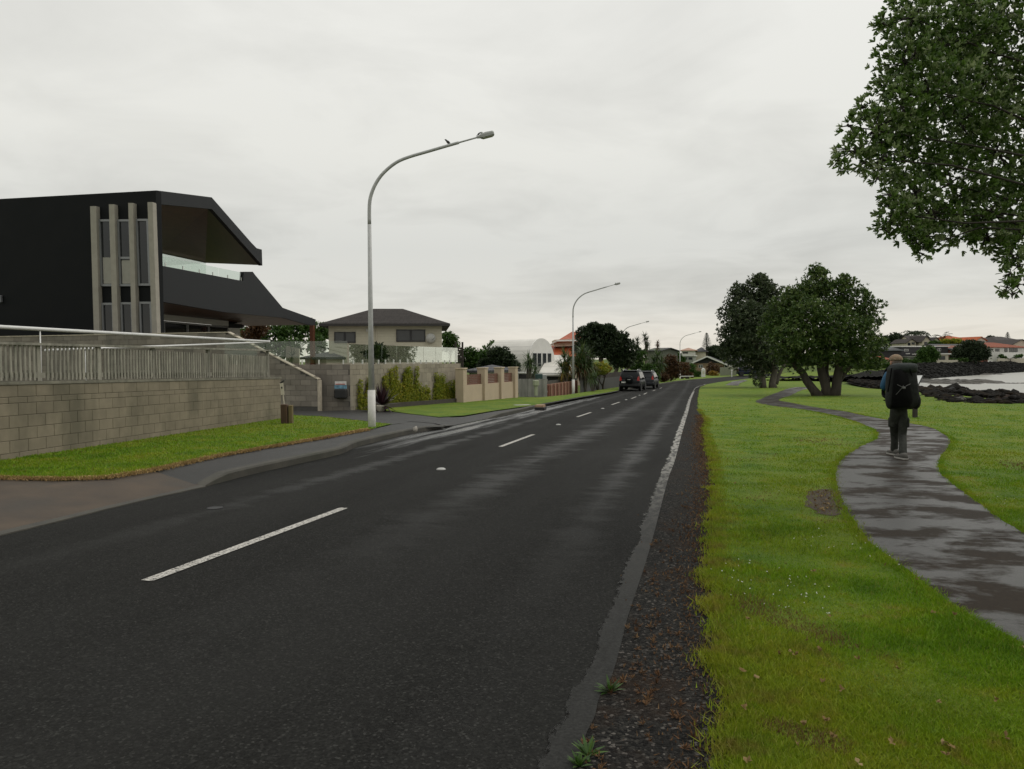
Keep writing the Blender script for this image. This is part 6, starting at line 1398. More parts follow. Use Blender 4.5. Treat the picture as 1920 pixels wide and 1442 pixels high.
# head shape with nose and ear, in the same skin colour
m = MB(); hc = J(1679.5, 679, .2)
blob_mesh(m, hc, (.088, .108, .118)); blob_mesh(m, hc + Vector((-.085, -.005, -.015)), (.015, .026, .038), 2); blob_mesh(m, hc + Vector((.085, .01, -.015)), (.015, .026, .038), 2)
blob_mesh(m, hc + Vector((-.035, .09, -.03)), (.016, .026, .026), 2); m.build('head', M_SKIN, person, True)
# hair below the cap
m = MB(); blob_mesh(m, hc + Vector((.003, -.022, -.012)), (.088, .094, .092), 3); m.build('hair', pmat('grey_hair', (.13, .11, .09), .3, 30, .8, .4, 90), person, True)
m = MB(); cc = hc + Vector((0, -.004, .035))
def capf(u, q): return Vector((q.x, q.y, q.z if u.z > 0 else q.z * .12))
blob_mesh(m, cc, (.110, .128, .105), 3, capf)
br_ = [cc + Vector((math.sin(a) * .085, math.cos(a) * .10, -.004)) for a in np.linspace(-1.2, .9, 9)]; br2 = [cc + Vector((-.03, .03, 0)) + Vector((math.sin(a) * .09, math.cos(a) * .155, -.03)) for a in np.linspace(-1.2, .9, 9)]
m.loft([[p, p + Vector((0, 0, .008))] + [q + Vector((0, 0, .008)), q] for p, q in zip(br_, br2)]); 
def camo():
    t = NT('patterned_cap'); n = t.noise(t.pos(), 45, 3, .5); n2 = t.noise(t.pos(loc=(3, 1, 2)), 38, 3, .5); col = t.ramp(n, (.42, (.26, .21, .14)), (.5, (.15, .11, .07)), (.6, (.30, .26, .18))); col = t.mix(t.ramp(n2, (.55, 0.0), (.6, .7)), col, (.26, .12, .08)); t.set(col, .85, 0, .2); return t.m
m.build('cap', camo(), person, True)
# jacket
Vj = [pelvis + Vector((0, 0, .0)), waist, chest, upper, neck + Vector((0, 0, -.035)), shL, elL, wrL - (wrL - elL) * .08, shR, elR, wrR - (wrR - elR) * .08]
Ej = [(0, 1), (1, 2), (2, 3), (3, 4), (3, 5), (5, 6), (6, 7), (3, 8), (8, 9), (9, 10)]
M_BLUE = pmat('blue_jacket', (.012, .075, .15), .3, 12, .7, .6, 30)
jk = skin_mesh('jacket', Vj, Ej, [(.185, .15), (.175, .14), (.185, .145), (.16, .12), .075, .088, .074, .05, .085, .068, .05], 0)
link_mesh('jacket', jk, M_BLUE, person)
# trousers
M_TROU = pmat('dark_trousers', (.038, .040, .035), .35, 14, .85, .9, 22, spec=.1)
hem = Vector((0, 0, .0))
Vt = [pelvis + Vector((0, 0, .01)), hipL, (hipL + kneeL) / 2, kneeL, (kneeL + ankL) / 2 + Vector((0, -.02, 0)), ankL + Vector((0, 0, -.05)), hipR, (hipR + kneeR) / 2, kneeR, (kneeR + ankR) / 2 + Vector((0, -.015, 0)), ankR + Vector((0, 0, -.07)), waist]
tr_ = skin_mesh('trousers', Vt, [(0, 1), (1, 2), (2, 3), (3, 4), (4, 5), (0, 6), (6, 7), (7, 8), (8, 9), (9, 10), (0, 11)], [(.165, .13), .098, .086, .070, .064, .070, .098, .086, .070, .064, .072, (.15, .12)], 0)
link_mesh('trousers', tr_, M_TROU, person)
for c, s in ((J(1671.5, 792, .1), -1), (J(1699, 792, 0), 1)):
    m = MB(); m.bevbox(c, (.05, .15, .17), .018, .1); m.build('cargo_pocket', M_TROU, person, True)
M_SHOE = pmat('grey_shoe', (.10, .095, .085), .4, 20, .8, .4); M_SOLE = pmat('dark_sole', (.02, .02, .02), .2, 20, .8, .2); M_SOLEL = pmat('pale_sole_edge', (.34, .33, .30), .2, 20, .7, .2)
for f, tilt, kk in ((fL, -.05, 0), (fR, .05, 1)):
    b = Vector((f.x, f.y - .02, f.z)); R = Matrix.Rotation(math.radians(6), 3, 'Z'); m = MB()
    prof = [(-.10, .030, .05), (-.085, .042, .075), (-.04, .046, .085), (.03, .046, .075), (.10, .050, .055), (.16, .044, .045), (.19, .022, .032)]
    m.loft([[b + R @ Vector((w * sx, y, .028 + h * sz)) for sx, sz in ((-1, 0), (1, 0), (.95, .55), (.55, 1), (-.55, 1), (-.95, .55))] for y, w, h in prof]); sh_ = m.build('shoe', M_SHOE, person, True)
    m = MB(); m.loft([[b + R @ Vector((w * 1.1 * sx, y, z)) for sx, z in ((-1, .002), (1, .002), (1, .03), (-1, .03))] for y, w, h in prof]); m.build('sole', M_SOLEL, sh_)
# ---------------- backpack, tall, leaning to the right
pk = thing('backpack', J(1690, 766, -.32), 'tall dark grey rucksack leaning to the right on the walker\'s back', 'backpack')
M_PACK = pmat('pack_fabric', (.021, .0225, .0215), .4, 9, .8, .8, 18, spec=.12); M_PACK2 = pmat('pack_fabric_black', (.006, .006, .0062), .3, 9, .85, .6, 18, spec=.08); M_PACK3 = pmat('pack_lid_fabric', (.028, .033, .032), .3, 7, .75, .8, 16, spec=.15)
dp = -.20
rows = [(767, 1668, 1708, .10), (757, 1664.5, 1719, .15), (742, 1664, 1719, .18), (725, 1664.5, 1717, .19), (708, 1665, 1715, .18), (694, 1666.5, 1714, .16), (685, 1671, 1713, .13)]
rings = []; _wr = random.Random(3)
for y, xl, xr, dpt in rows:
    a, b = J(xl, y, dp), J(xr, y, dp); c = (a + b) / 2; hw = (b - a).length / 2
    rings.append([c + Vector((u * 1.0, v, 0)) for u, v in superellipse(hw, dpt, 24, 3.2)])
m = MB(); m.loft(rings); mb_ = m.build('main_bag', M_PACK, pk, True)
rows = [(697, 1668, 1715.5, .165), (690, 1668, 1716, .19), (684, 1672, 1716, .18), (681, 1678, 1714, .14), (679.5, 1684, 1707, .08)]
rings = []
for y, xl, xr, dpt in rows:
    a, b = J(xl, y, dp - .01), J(xr, y + 2, dp - .01); c = (a + b) / 2; hw = (b - a).length / 2; rings.append([c + Vector((u, v, 0)) for u, v in superellipse(hw, dpt, 24, 2.8)])
m = MB(); m.loft(rings); m.build('lid', M_PACK3, pk, True)
# dark front panel pushed proud of the bag
def front_pt(px, py, o=0): return J(px, py, dp - .19 - o)
m = MB(); pan = [(1671, 765), (1706, 764), (1712, 750), (1708, 722), (1703, 702), (1690, 690), (1676, 694), (1673, 725)]
c = front_pt(1690, 730, .03); m.add([front_pt(*p, -.035) for p in pan] + [front_pt(p[0] + (1690 - p[0]) * .16, p[1] + (730 - p[1]) * .12, .025) for p in pan] + [c], [(i, (i + 1) % 8, 8 + (i + 1) % 8, 8 + i) for i in range(8)] + [(8 + i, 8 + (i + 1) % 8, 16) for i in range(8)]); m.build('front_panel', M_PACK2, pk, True)
m = MB(); blob_mesh(m, J(1717, 752, dp), (.055, .13, .14), 3); m.build('side_pocket', M_PACK, pk, True)
m = MB(); blob_mesh(m, J(1667, 748, dp), (.04, .11, .17), 3); m.build('side_pocket', M_PACK, pk, True)
M_CORD = pmat('pale_cord', (.17, .17, .165), .1, 20, .7, .1)
m = MB(); m.tube([front_pt(1682, 721, .03), front_pt(1690, 725, .05), front_pt(1697, 727.5, .05)], .0035, 6); m.tube([front_pt(1698, 724, .05), front_pt(1707, 720, .03)], .0035, 6); m.tube([front_pt(1694, 722.5, .05), front_pt(1690, 729, .05), front_pt(1680, 740, .03)], .003, 6); m.build('cord', M_CORD, pk)
m = MB(); m.bevbox(front_pt(1695, 727, .055), (.05, .015, .035), .005); m.build('buckle', M_CORD, pk)
m = MB(); m.tube([front_pt(1672, 690, -.02), front_pt(1668, 715, -.06), J(1664.5, 735, dp - .1)], .011, 6); m.build('strap', M_PACK2, pk); m = MB(); m.tube([front_pt(1705, 690, .0), front_pt(1711, 708, -.03), J(1718, 722, dp - .08)], .011, 6); m.build('strap', M_PACK2, pk)
for sx, s_, e_ in ((-1, shL, J(1666, 745, -.02)), (1, shR, J(1704, 745, -.02))):
    m = MB(); m.tube(catmull([s_ + Vector((.04 * -sx, -.12, .07)), s_ + Vector((.03 * -sx, .02, .10)), s_ + Vector((.02 * -sx, .14, .0)), e_ + Vector((0, .18, .05)), e_], 4), .03, 8); m.build('shoulder_strap', M_PACK2, pk, True)
m = MB(); m.tube([J(1661, 751, .0), J(1657.5, 750.5, .05)], .012, 6); m.build('strap_end', M_PACK2, pk)
# ================================================================== the bay and its far shore
M_ROCK = pmat('basalt', (.0135, .0125, .011), .6, 2.0, .9, 1.0, 9, spec=.06, stain=(.03, .021, .012))
M_ROCK2 = pmat('far_basalt', (.018, .018, .0165), .45, .9, .9, 1.0, 3, spec=.06, stain=(.012, .013, .010))
def rock_field(name, pts, sizes, mat, seed, flat=.6):
    """many angular rocks in one mesh"""
    rng = np.random.default_rng(seed); b = bmesh.new(); bmesh.ops.create_icosphere(b, subdivisions=1, radius=1); B = np.array([v.co[:] for v in b.verts]); Fb = np.array([[v.index for v in f.verts] for f in b.faces]); b.free()
    n = len(pts); D = 1 + rng.uniform(-.35, .35, (n, len(B), 1)); S = np.stack([rng.uniform(.7, 1.3, n), rng.uniform(.7, 1.3, n), rng.uniform(.7, 1.2, n) * flat], 1)
    a = rng.uniform(0, 2 * PI, n); W = B[None] * D * S[:, None, :] * np.asarray(sizes)[:, None, None]
    X = W[..., 0] * np.cos(a)[:, None] - W[..., 1] * np.sin(a)[:, None]; Y = W[..., 0] * np.sin(a)[:, None] + W[..., 1] * np.cos(a)[:, None]
    Vv = np.stack([X, Y, W[..., 2]], -1) + np.asarray(pts)[:, None, :]; Fv = (Fb[None] + (np.arange(n) * len(B))[:, None, None]).reshape(-1, 3)
    return np_mesh(name, Vv.reshape(-1, 3), Fv, np.repeat(rng.uniform(0, 1, n), len(Fb)), mat)
# banked ground of dark rock under the boulders, between lawn and water
def bank(name, line, w_out, w_in, ztop, zbot, mat, seed, step=1.0, amp=.25):
    g = np.random.default_rng(seed); pts = []
    for a, b in zip(line[:-1], line[1:]):
        n = max(1, int(math.hypot(b[0] - a[0], b[1] - a[1]) / step))
        pts += [Vector((a[0] + (b[0] - a[0]) * i / n, a[1] + (b[1] - a[1]) * i / n)) for i in range(n)]
    pts.append(Vector(line[-1])); n = len(pts); K = 9; V = []
    for i, p in enumerate(pts):
        d = (pts[min(i + 2, n - 1)] - pts[max(i - 2, 0)]).normalized(); s = Vector((d.y, -d.x))
        zt = ztop(p.x, p.y) if callable(ztop) else ztop
        for k in range(K):
            f = k / (K - 1); q = p + s * (-w_in + (w_in + w_out) * f); h = zt + (zbot - zt) * (f ** 1.2); ed = 0 if k in (0,) else 1
            V.append((q.x, q.y, h + g.normal(0, amp) * ed))
    Fq = [(i * K + k, i * K + k + 1, (i + 1) * K + k + 1, (i + 1) * K + k) for i in range(n - 1) for k in range(K - 1)]
    me = bpy.data.meshes.new(name); me.from_pydata(V, [], Fq); me.update(); o = link_mesh(name, me, mat); return o
near_line = [(25.2, 0), (25.6, 20), (26.8, 37), (31.8, 54), (33.5, 67), (43.3, 94), (51, 108.5), (60, 121)]
far_line = [(60, 121), (72, 134), (83, 146.5), (120, 184), (158, 222), (300, 332), (420, 420)]
tag(bank('rock_bank', near_line, 7.5, .3, lambda x, y: T(x, y) + .02, -2.3, M_ROCK, 1, .5, .09), kind='structure')
tag(bank('sea_wall', far_line, 5.0, .4, lambda x, y: T(x, y) + .15, -2.3, M_ROCK2, 2, 1.0, .1), kind='structure')
# raised rock ridge on the near left side of the bay (behind the park trees)
tag(bank('rock_bank', [(36, 104), (45, 106), (52, 110), (60, 121)], 4.5, 1.0, lambda x, y: T(x, y) + .55, -.9, M_ROCK2, 3, .5, .1), kind='structure')
g = np.random.default_rng(9); P, S = [], []
for a, b in zip(near_line[1:-1], near_line[2:]):
    L = math.hypot(b[0] - a[0], b[1] - a[1]); d = ((b[0] - a[0]) / L, (b[1] - a[1]) / L)
    for i in range(int(L * 42)):
        s = g.uniform(0, L); o = g.uniform(-.2, 7.5); x, y = a[0] + d[0] * s + d[1] * o, a[1] + d[1] * s - d[0] * o; zt = T(x, y) + .1; z = zt + (-2.3 - zt) * (max(0, o + .3) / 7.8) ** 1.2
        P.append((x, y, z + g.uniform(0, .15))); S.append(g.uniform(.07, .26) if g.uniform() < .93 else g.uniform(.3, .45))
tag(rock_field('shore_rocks', np.array(P), S, M_ROCK, 4), 'mass of dark broken rocks along the near shore', 'rocks', kind='stuff')
P, S = [], []
for a, b in list(zip(far_line[:-2], far_line[1:-1])) + [((36, 104), (45, 106)), ((45, 106), (60, 121))]:
    L = math.hypot(b[0] - a[0], b[1] - a[1]); d = ((b[0] - a[0]) / L, (b[1] - a[1]) / L)
    for i in range(int(L * 18)):
        s = g.uniform(0, L); o = g.uniform(-.3, 5); x, y = a[0] + d[0] * s + d[1] * o, a[1] + d[1] * s - d[0] * o; zt = T(x, y) + .15; z = zt + (-2.3 - zt) * (max(0, o + .3) / 5.4) ** 1.2; P.append((x, y, z)); S.append(g.uniform(.15, .38))
tag(rock_field('sea_wall_rocks', np.array(P), S, M_ROCK2, 5), 'dark rocks facing the far sea wall', 'rocks', kind='stuff')
# rocky reef that dries between the lawn and the water
inn_c = [G(1728, 733), G(1745, 738.5), G(1766, 749), G(1800, 756), G(1860, 757), G(1925, 757.5), G(2060, 758), G(2300, 762)]
out_c = [atz(1700, 724.5, -1.85), atz(1745, 727, -1.85), atz(1790, 728, -1.85), atz(1832, 730, -1.85), atz(1870, 730.5, -1.85), atz(1925, 733, -1.85), atz(2060, 738, -1.85), atz(2300, 748, -1.85)]
ic, oc = catmull(inn_c, 8), catmull(out_c, 8); K = 26; RV = []
gz = np.random.default_rng(14)
for i, (a, b) in enumerate(zip(ic, oc)):
    for k in range(K):
        f = k / (K - 1); x, y = a.x + (b.x - a.x) * f, a.y + (b.y - a.y) * f; h = (a.z + .03) * (1 - f) ** 2.2 + (-2.0) * (1 - (1 - f) ** 2.2)
        h += (.2 * math.sin(x * .55 + y * .31) * math.sin(y * .43 - x * .2) + .13 * math.sin(x * 1.3 + 2 * math.sin(y * .9)) + gz.normal(0, .12)) * min(1, f * 5) - (.9 * ss(.86, 1, f))
        RV.append((x, y, float(h)))
me = bpy.data.meshes.new('reef'); me.from_pydata(RV, [], [(i * K + k, i * K + k + 1, (i + 1) * K + k + 1, (i + 1) * K + k) for i in range(len(ic) - 1) for k in range(K - 1)]); me.update(); tag(link_mesh('reef', me, M_ROCK), kind='structure')
RV = np.array(RV); idx = gz.integers(0, len(RV), 6500); Pq = RV[idx] + gz.normal(0, .35, (6500, 3)) * np.array([1, 1, .15]); Sz = np.where(gz.uniform(0, 1, 6500) < .9, gz.uniform(.08, .3, 6500), gz.uniform(.3, .6, 6500)) * np.clip(np.linalg.norm(Pq[:, :2], axis=1) / 55, .7, 1.3)
tag(rock_field('reef_rocks', Pq, Sz, M_ROCK, 15), 'jumble of dark basalt rocks between the lawn and the water', 'rocks', kind='stuff')
# single boulders that stand out
boul = [(1783, 734, .34, 'large dark boulder rising above the near shore rocks'), (1766, 747, .22, 'reddish dark boulder at the left end of the near shore rocks'), (1800, 751, .24, 'grey boulder at the lawn edge, left of the paler one'), (1821, 753, .2, 'pale grey boulder at the lawn edge of the shore'), (1838, 754, .18, 'grey-green boulder right of the pale one'), (1860, 755, .18, 'low boulder at the lawn edge towards the right'), (1885, 749, .26, 'rust-brown boulder on the near shore rocks'), (1905, 748, .26, 'black boulder at the right edge of the near shore rocks'), (1755, 740, .2, 'small dark boulder at the tip of the shore rocks'), (1420, 711, .55, 'black boulder by the path just left of the far tree trunks')]
M_BR = [pmat('boulder_dark', (.018, .017, .016), .4, 3, .85, .9, 14), pmat('boulder_grey', (.075, .072, .064), .35, 3, .85, .9, 14), pmat('boulder_rust', (.034, .021, .014), .4, 3, .85, .9, 14)]
for i, (px, py, r, lab) in enumerate(boul):
    p = G(px, py); rr = random.Random(i); m = MB(); b = bmesh.new(); bmesh.ops.create_icosphere(b, subdivisions=3, radius=1)
    o1, o2 = rr.uniform(0, 9), rr.uniform(0, 9)
    for v in b.verts: k = 1 + .22 * math.sin(v.co.x * 3.1 + o1) * math.cos(v.co.y * 2.7 + o2) + .12 * math.sin(v.co.z * 6 + o2 + v.co.x * 5) + .05 * math.sin(v.co.y * 13 + o1); v.co = Vector((v.co.x * r * 1.25 * k, v.co.y * r * k, v.co.z * r * .72 * k))
    m.add([p + v.co + Vector((0, 0, r * .2)) for v in b.verts], [[v.index for v in f.verts] for f in b.faces]); b.free()
    tag(m.build('boulder', M_BR[1 if 'pale' in lab or 'grey' in lab else 2 if ('rust' in lab or 'reddish' in lab) else 0]), lab, 'boulder', 'boulders on the near shore')
# mud banks showing at low tide
M_MUD = pmat('wet_mud_rock', (.045, .04, .03), .4, .8, .6, .8, 6, spec=.4)
def mud(px0, px1, py, w, h, seed):
    a, b = atz(px0, py, -1.9), atz(px1, py, -1.9); g = np.random.default_rng(seed); n = 60; V = []; K = 7
    for i in range(n + 1):
        f = i / n; p = a.lerp(b, f); e_ = min(1, 6 * f, 6 * (1 - f)); ww = w * e_ * (1 + .5 * math.sin(f * 17 + seed))
        for k in range(K): u = k / (K - 1) * 2 - 1; V.append((p.x, p.y + u * ww, -1.93 + h * e_ * (1 - u * u) * g.uniform(.4, 1.3) + (0 if abs(u) < .99 else -.2)))
    me = bpy.data.meshes.new('mud_bank'); me.from_pydata(V, [], [(i * K + k, i * K + k + 1, (i + 1) * K + k + 1, (i + 1) * K + k) for i in range(n) for k in range(K - 1)]); me.update(); tag(link_mesh('mud_bank', me, M_MUD), kind='structure')
mud(1640, 1885, 716.5, 5, .45, 1); mud(1735, 1850, 719.5, 2, .2, 2); mud(1690, 1890, 702.3, 5, .3, 3); mud(1690, 1770, 708, 3, .25, 4); mud(1845, 1935, 719, 1.2, .12, 5)
# ---- houses on the far shore
M_DARKC = boards('dark_cladding', (.035, .034, .036), 3); M_BRK = pmat('far_red_brick', (.17, .055, .032), .2, 1.5, .85, .2); M_ORT = roof_tiles('orange_tiles', (.40, .105, .04), 2.5); M_BRT = roof_tiles('brown_tiles', (.05, .043, .04), 2.5); M_RRT = roof_tiles('red_tiles', (.22, .062, .03), 2.5); M_GRYW = pmat('grey_wall', (.20, .20, .18), .1, 1, .8, .1); M_WHW = pmat('white_render', (.62, .61, .57), .05, 1, .7, .1); M_BEIGE = pmat('beige_render', (.40, .37, .29), .06, 1, .7, .1)
px_house('dark_building', 'long dark-clad flat-roofed building on the far shore', 1690, 1777, 172, 176, 14, 650.5, 650, M_DARKC, M_WHW, 'flat', [(1695, 1703, 654.5, 658.5), (1758, 1764, 653, 658.5, 2), (1698, 1706, 662.5, 664)], .3, M_WHW)
px_house('dark_shed', 'dark sloping-roofed building left of the long dark one', 1652, 1690, 170, 170, 10, 656, 650, M_DARKC, pmat('dark_green_roof', (.05, .06, .06), .1, 1, .6, .1), 'gable_side', (), .4)
px_house('annex', 'beige ground-floor annex with a dark window and white canopy on the far shore', 1755, 1778, 166, 167, 6, 664.5, 664, M_BEIGE, M_WHW, 'flat', [(1760, 1772, 667.5, 674.5, 2)], .4, M_FRAMEB)
px_house('annex', 'grey annex with one dark window below the long dark building', 1702, 1722, 168, 168, 6, 669.5, 669, M_GRYW, M_GRYW, 'flat', [(1707, 1714, 672, 675.5)], .2, M_FRAMEB)
px_house('brick_house', 'red brick house with a grey roof partly behind the shore tree', 1778, 1852, 178, 184, 10, 652.5, 645, M_BRK, M_GREYR, 'gable_side', [(1782, 1790, 653, 658), (1782, 1790, 668, 674, 3)], .8, M_FRAMEW)
px_house('cream_house', 'cream house with a steep dark roof and twin gables above the dark building', 1712, 1744, 205, 205, 9, 641, 629, M_CREAM2, M_BRT, 'gable_side', [(1721, 1727.5, 641.5, 646.5)], .4, M_FRAMEB)
px_house('cream_house', 'narrow left gable of the cream house above the dark building', 1700, 1717, 202, 202, 8, 642, 635, M_CREAM2, M_BRT, 'gable_front', [(1702, 1707, 642.5, 648), (1709, 1715, 642, 646)], .4, M_FRAMEB)
px_house('cream_house', 'tall right gable of the cream house beside the small palm', 1729, 1744, 200, 200, 9, 640, 629.5, M_CREAM2, M_BRT, 'gable_front', [(1733, 1739, 641, 646)], .4, M_FRAMEB)
px_house('cream_house', 'rightmost small gable of the cream house left of the small palm', 1747, 1762, 203, 203, 9, 641, 632, M_CREAM2, M_BRT, 'gable_front', (), .4, M_FRAMEB)
px_house('orange_roof_house', 'house with a long orange tiled hip roof on the far shore skyline', 1778, 1834, 225, 228, 12, 639, 629, M_BRK, M_ORT, 'hip', (), .6)
px_house('gable_house', 'cream gable with a row of windows right of the orange roof', 1829, 1848, 222, 223, 10, 638, 631, M_CREAM2, M_ORT, 'gable_front', [(1832, 1846, 638.5, 643, 4)], .4, M_FRAMEW)
px_house('terrace_house', 'white terraced house with a red tiled roof at the far right shore', 1854, 1925, 205, 214, 12, 651, 642, M_WHW, M_RRT, 'hip', [(1866, 1874, 654, 659, 2), (1883, 1889, 653, 660, 2), (1892, 1908, 653, 660, 4)], .5, M_FRAMEB)
px_house('dark_roof_house', 'big house with a dark tiled roof on the skyline at the right edge', 1872, 1940, 245, 252, 14, 643, 631, M_PINKW, M_BRT, 'hip', (), .6)
px_house('gable_house', 'pale pink gable end at the far right edge of the shore', 1893, 1935, 238, 242, 10, 647, 636, M_PINKW, M_BRT, 'gable_front', (), .5)
px_house('red_roof_house', 'red-roofed white house glimpsed between tree and walker', 1648, 1672, 148, 148, 6, 674, 667, M_WHW, M_RRT, 'hip', [(1652, 1658, 675, 679)], .4, M_FRAMEW)
def low_wall(x0, x1, y0, y1, Y0, Y1, mat, label, name='garden_wall'):
    a, b = at(x0, y1, Y0), at(x1, y1, Y1); zb = min(T(a.x, a.y), T(b.x, b.y)) - .3; m = MB(); m.prism([Vector((a.x, a.y, zb)), Vector((b.x, b.y, zb)), at(x1, y0, Y1), at(x0, y0, Y0)], (0, .3, 0)); return tag(m.build(name, mat), label, 'wall')
low_wall(1755, 1818, 675, 684, 163, 172, M_BEIGE, 'beige garden wall below the red brick house')
low_wall(1840, 1862, 676.5, 681, 190, 196, M_WHW, 'low white wall left of the white terrace wall')
low_wall(1876, 1930, 661, 672, 203, 212, M_WHW, 'tall white terrace wall in front of the terraced house')
low_wall(1871, 1930, 672, 678, 198, 208, M_BEIGE, 'lower cream garden wall at the far right shore')
bush('hedge', [(1783, 675.5, 2.6), (1790, 675.5, 2.6), (1797, 675.5, 2.6), (1804, 675.5, 2.6), (1811, 675.5, 2.6)], 169, 'clipped green hedge on top of the beige garden wall', ML_GREEN, .3, 12, 5, seed=70, sub=10, subr=.3)
bush('shore_tree', [(1822, 656, 15), (1806, 660, 13), (1838, 660, 14), (1798, 668, 9), (1846, 668, 9), (1822, 668, 16), (1834, 672, 10), (1810, 672, 10), (1815, 648, 9), (1833, 651, 8)], 172, 'broad dark tree standing alone on the far sea wall', ML_DARK, .4, 7, 5, seed=71, sub=110, subr=.9, cat='tree', trunks=[((0, 0, -.3), (-.2, 0, 3.0), .5, .35), ((.3, 0, .8), (1.6, 0, 3.6), .3, .2)], lo=.4)
bush('shore_tree', [(1740, 660, 10), (1732, 668, 11), (1748, 668, 10), (1740, 677, 12), (1727, 680, 8)], 160, 'rounded tree in front of the long dark building', ML_GREEN, .4, 7, 5, seed=72, sub=60, subr=.8, cat='tree')
bush('shrub', [(1715, 682, 6), (1722, 684, 6), (1700, 682, 6), (1690, 682, 7), (1680, 684, 6)], 156, 'low bushes along the shore below the dark building', ML_GREEN, .35, 9, 5, seed=73, sub=30, subr=.6)
bush('hedge', [(1775, 642, 5), (1785, 641, 5), (1795, 642, 5), (1768, 643, 4)], 200, 'bright lime green hedge below the orange roof', ML_YEL, .4, 8, 5, seed=74, sub=25, subr=.6)
bush('shrub', [(1752, 645, 4), (1744, 646, 4), (1758, 646, 4)], 195, 'dark shrubs in front of the cream gables', ML_GREEN, .4, 8, 5, seed=75, sub=15, subr=.5)
bush('tree', [(1856, 639, 6), (1865, 640, 6), (1848, 641, 4)], 260, 'dark tree clump on the skyline between orange roof and dark roof', ML_DARK, .6, 5, 5, seed=76, sub=25, subr=1.0, cat='tree')
bush('shrub', [(1878, 669, 3.5), (1884, 671, 3), (1905, 669, 3), (1912, 668, 3)], 201, 'small shrubs spilling over the white terrace wall', ML_GREEN, .35, 9, 5, seed=77, sub=14, subr=.4)
# ---- distant wooded skyline, read as one mass
def far_wood(x0, x1, Y, top, label, seed, mat=ML_DARK):
    g = np.random.default_rng(seed); cl = []
    x = x0
    while x < x1:
        r = g.uniform(5, 10); p = at(x, top + r + g.uniform(-3, 5), Y + g.uniform(-15, 15)); R = r * Y / FPX; cl.append((p.x, p.y, p.z, R, R, R * .9)); q = at(x + 3, top + 2.4 * r, Y); cl.append((q.x, q.y, q.z, R, R, R)); x += r * .8
    P, N = shell(cl, 1.6, g, .5, .3); V, F_, r = rosettes(P, N, 5, .9, .5, 1.3, g); tag(np_mesh('far_wood', V, F_, r, mat), label, 'wood', kind='stuff')
far_wood(1395, 1660, 300, 668, 'distant line of trees beyond the park trees', 1)
far_wood(1640, 1930, 330, 652, 'distant trees behind the far shore houses', 2)
far_wood(1235, 1300, 300, 664, 'distant trees on the hill left of the pink roof', 3)
# ================================================================== grass blades, weeds and litter
def in_poly(X, Y, poly):
    c = np.zeros(X.shape, bool); n = len(poly); j = n - 1
    for i in range(n):
        xi, yi = poly[i][0], poly[i][1]; xj, yj = poly[j][0], poly[j][1]
        c ^= ((yi > Y) != (yj > Y)) & (X < (xj - xi) * (Y - yi) / ((yj - yi) or 1e-12) + xi); j = i
    return c
def blades(name, X, Y, Z, h, w, mat, label, rng, lean=.55, cat='grass', rnd=None):
    n = len(X); P = np.stack([X, Y, Z], 1); a = rng.uniform(0, 2 * PI, n); s = np.stack([np.cos(a), np.sin(a), np.zeros(n)], 1) * (w / 2)[:, None]
    b = rng.uniform(0, 2 * PI, n); l = np.abs(rng.normal(0, lean, n)) * h; tip = P + np.stack([np.cos(b) * l, np.sin(b) * l, h], 1)
    V = np.stack([P - s, P + s, tip], 1).reshape(-1, 3); o = np_mesh(name, V, np.arange(3 * n).reshape(-1, 3), rng.uniform(0, 1, n) if rnd is None else rnd, mat)
    return tag(o, label, cat, kind='stuff')
def grass_mat(name='grass_blade', edge=True):
    t = NT(name); p = t.pos(); r = t.attr('rnd')[2]; a = t.noise(p, .35, 5, .6); b = t.noise(p, 1.7, 6, .65); c = t.noise(p, 9, 5, .7)
    col = t.ramp(b, (.3, (.075, .170, .005)), (.5, (.155, .28, .006)), (.72, (.27, .33, .009)))
    col = t.mix(t.ramp(a, (.46, 0.0), (.66, .7)), col, (.25, .285, .015))
    col = t.mix(t.ramp(t.math('MULTIPLY', c, b), (.30, 0.0), (.40, .55)), col, (.29, .20, .05))
    x_, y_, z_ = t.xyz(p); lat = t.math('SUBTRACT', x_, t.math('MULTIPLY', y_, .25)); n5 = t.noise(p, .9, 6, .7)
    if edge: col = t.mix(t.ramp(t.math('ADD', t.math('MULTIPLY', lat, -.22), n5), (.32, 0.0), (.62, .7)), col, (.33, .30, .022))
    if edge: col = t.mix(t.ramp(t.math('ADD', t.math('MULTIPLY', lat, -.12), t.noise(p, 3.3, 6, .7)), (.46, 0.0), (.62, .65)), col, (.20, .12, .04))
    col = t.mix(t.ramp(r, (.0, .6), (.3, 0.0)), col, (.035, .085, .008)); col = t.mix(t.ramp(r, (.86, 0.0), (.95, .6)), col, (.30, .24, .07)); col = t.mix(t.ramp(r, (.975, 0.0), (.99, .9)), col, (.13, .075, .032))
    t.set(col, .6, 0, .25); tr = t.node('ShaderNodeBsdfTranslucent'); t.l.new(col, tr.inputs[0]); ms = t.node('ShaderNodeMixShader'); ms.inputs[0].default_value = .3
    t.l.new(t.b.outputs[0], ms.inputs[1]); t.l.new(tr.outputs[0], ms.inputs[2]); t.l.new(ms.outputs[0], t.out.inputs[0]); return t.m
M_BLADE = grass_mat(); M_BLADE2 = grass_mat('verge_blade', False)
rng = np.random.default_rng(77)
lawn_poly = [(p[0], p[1]) for p in lawn_r] + [(60, 150)] + shore
path_poly = [(p[0], p[1]) for p in pl + pr]
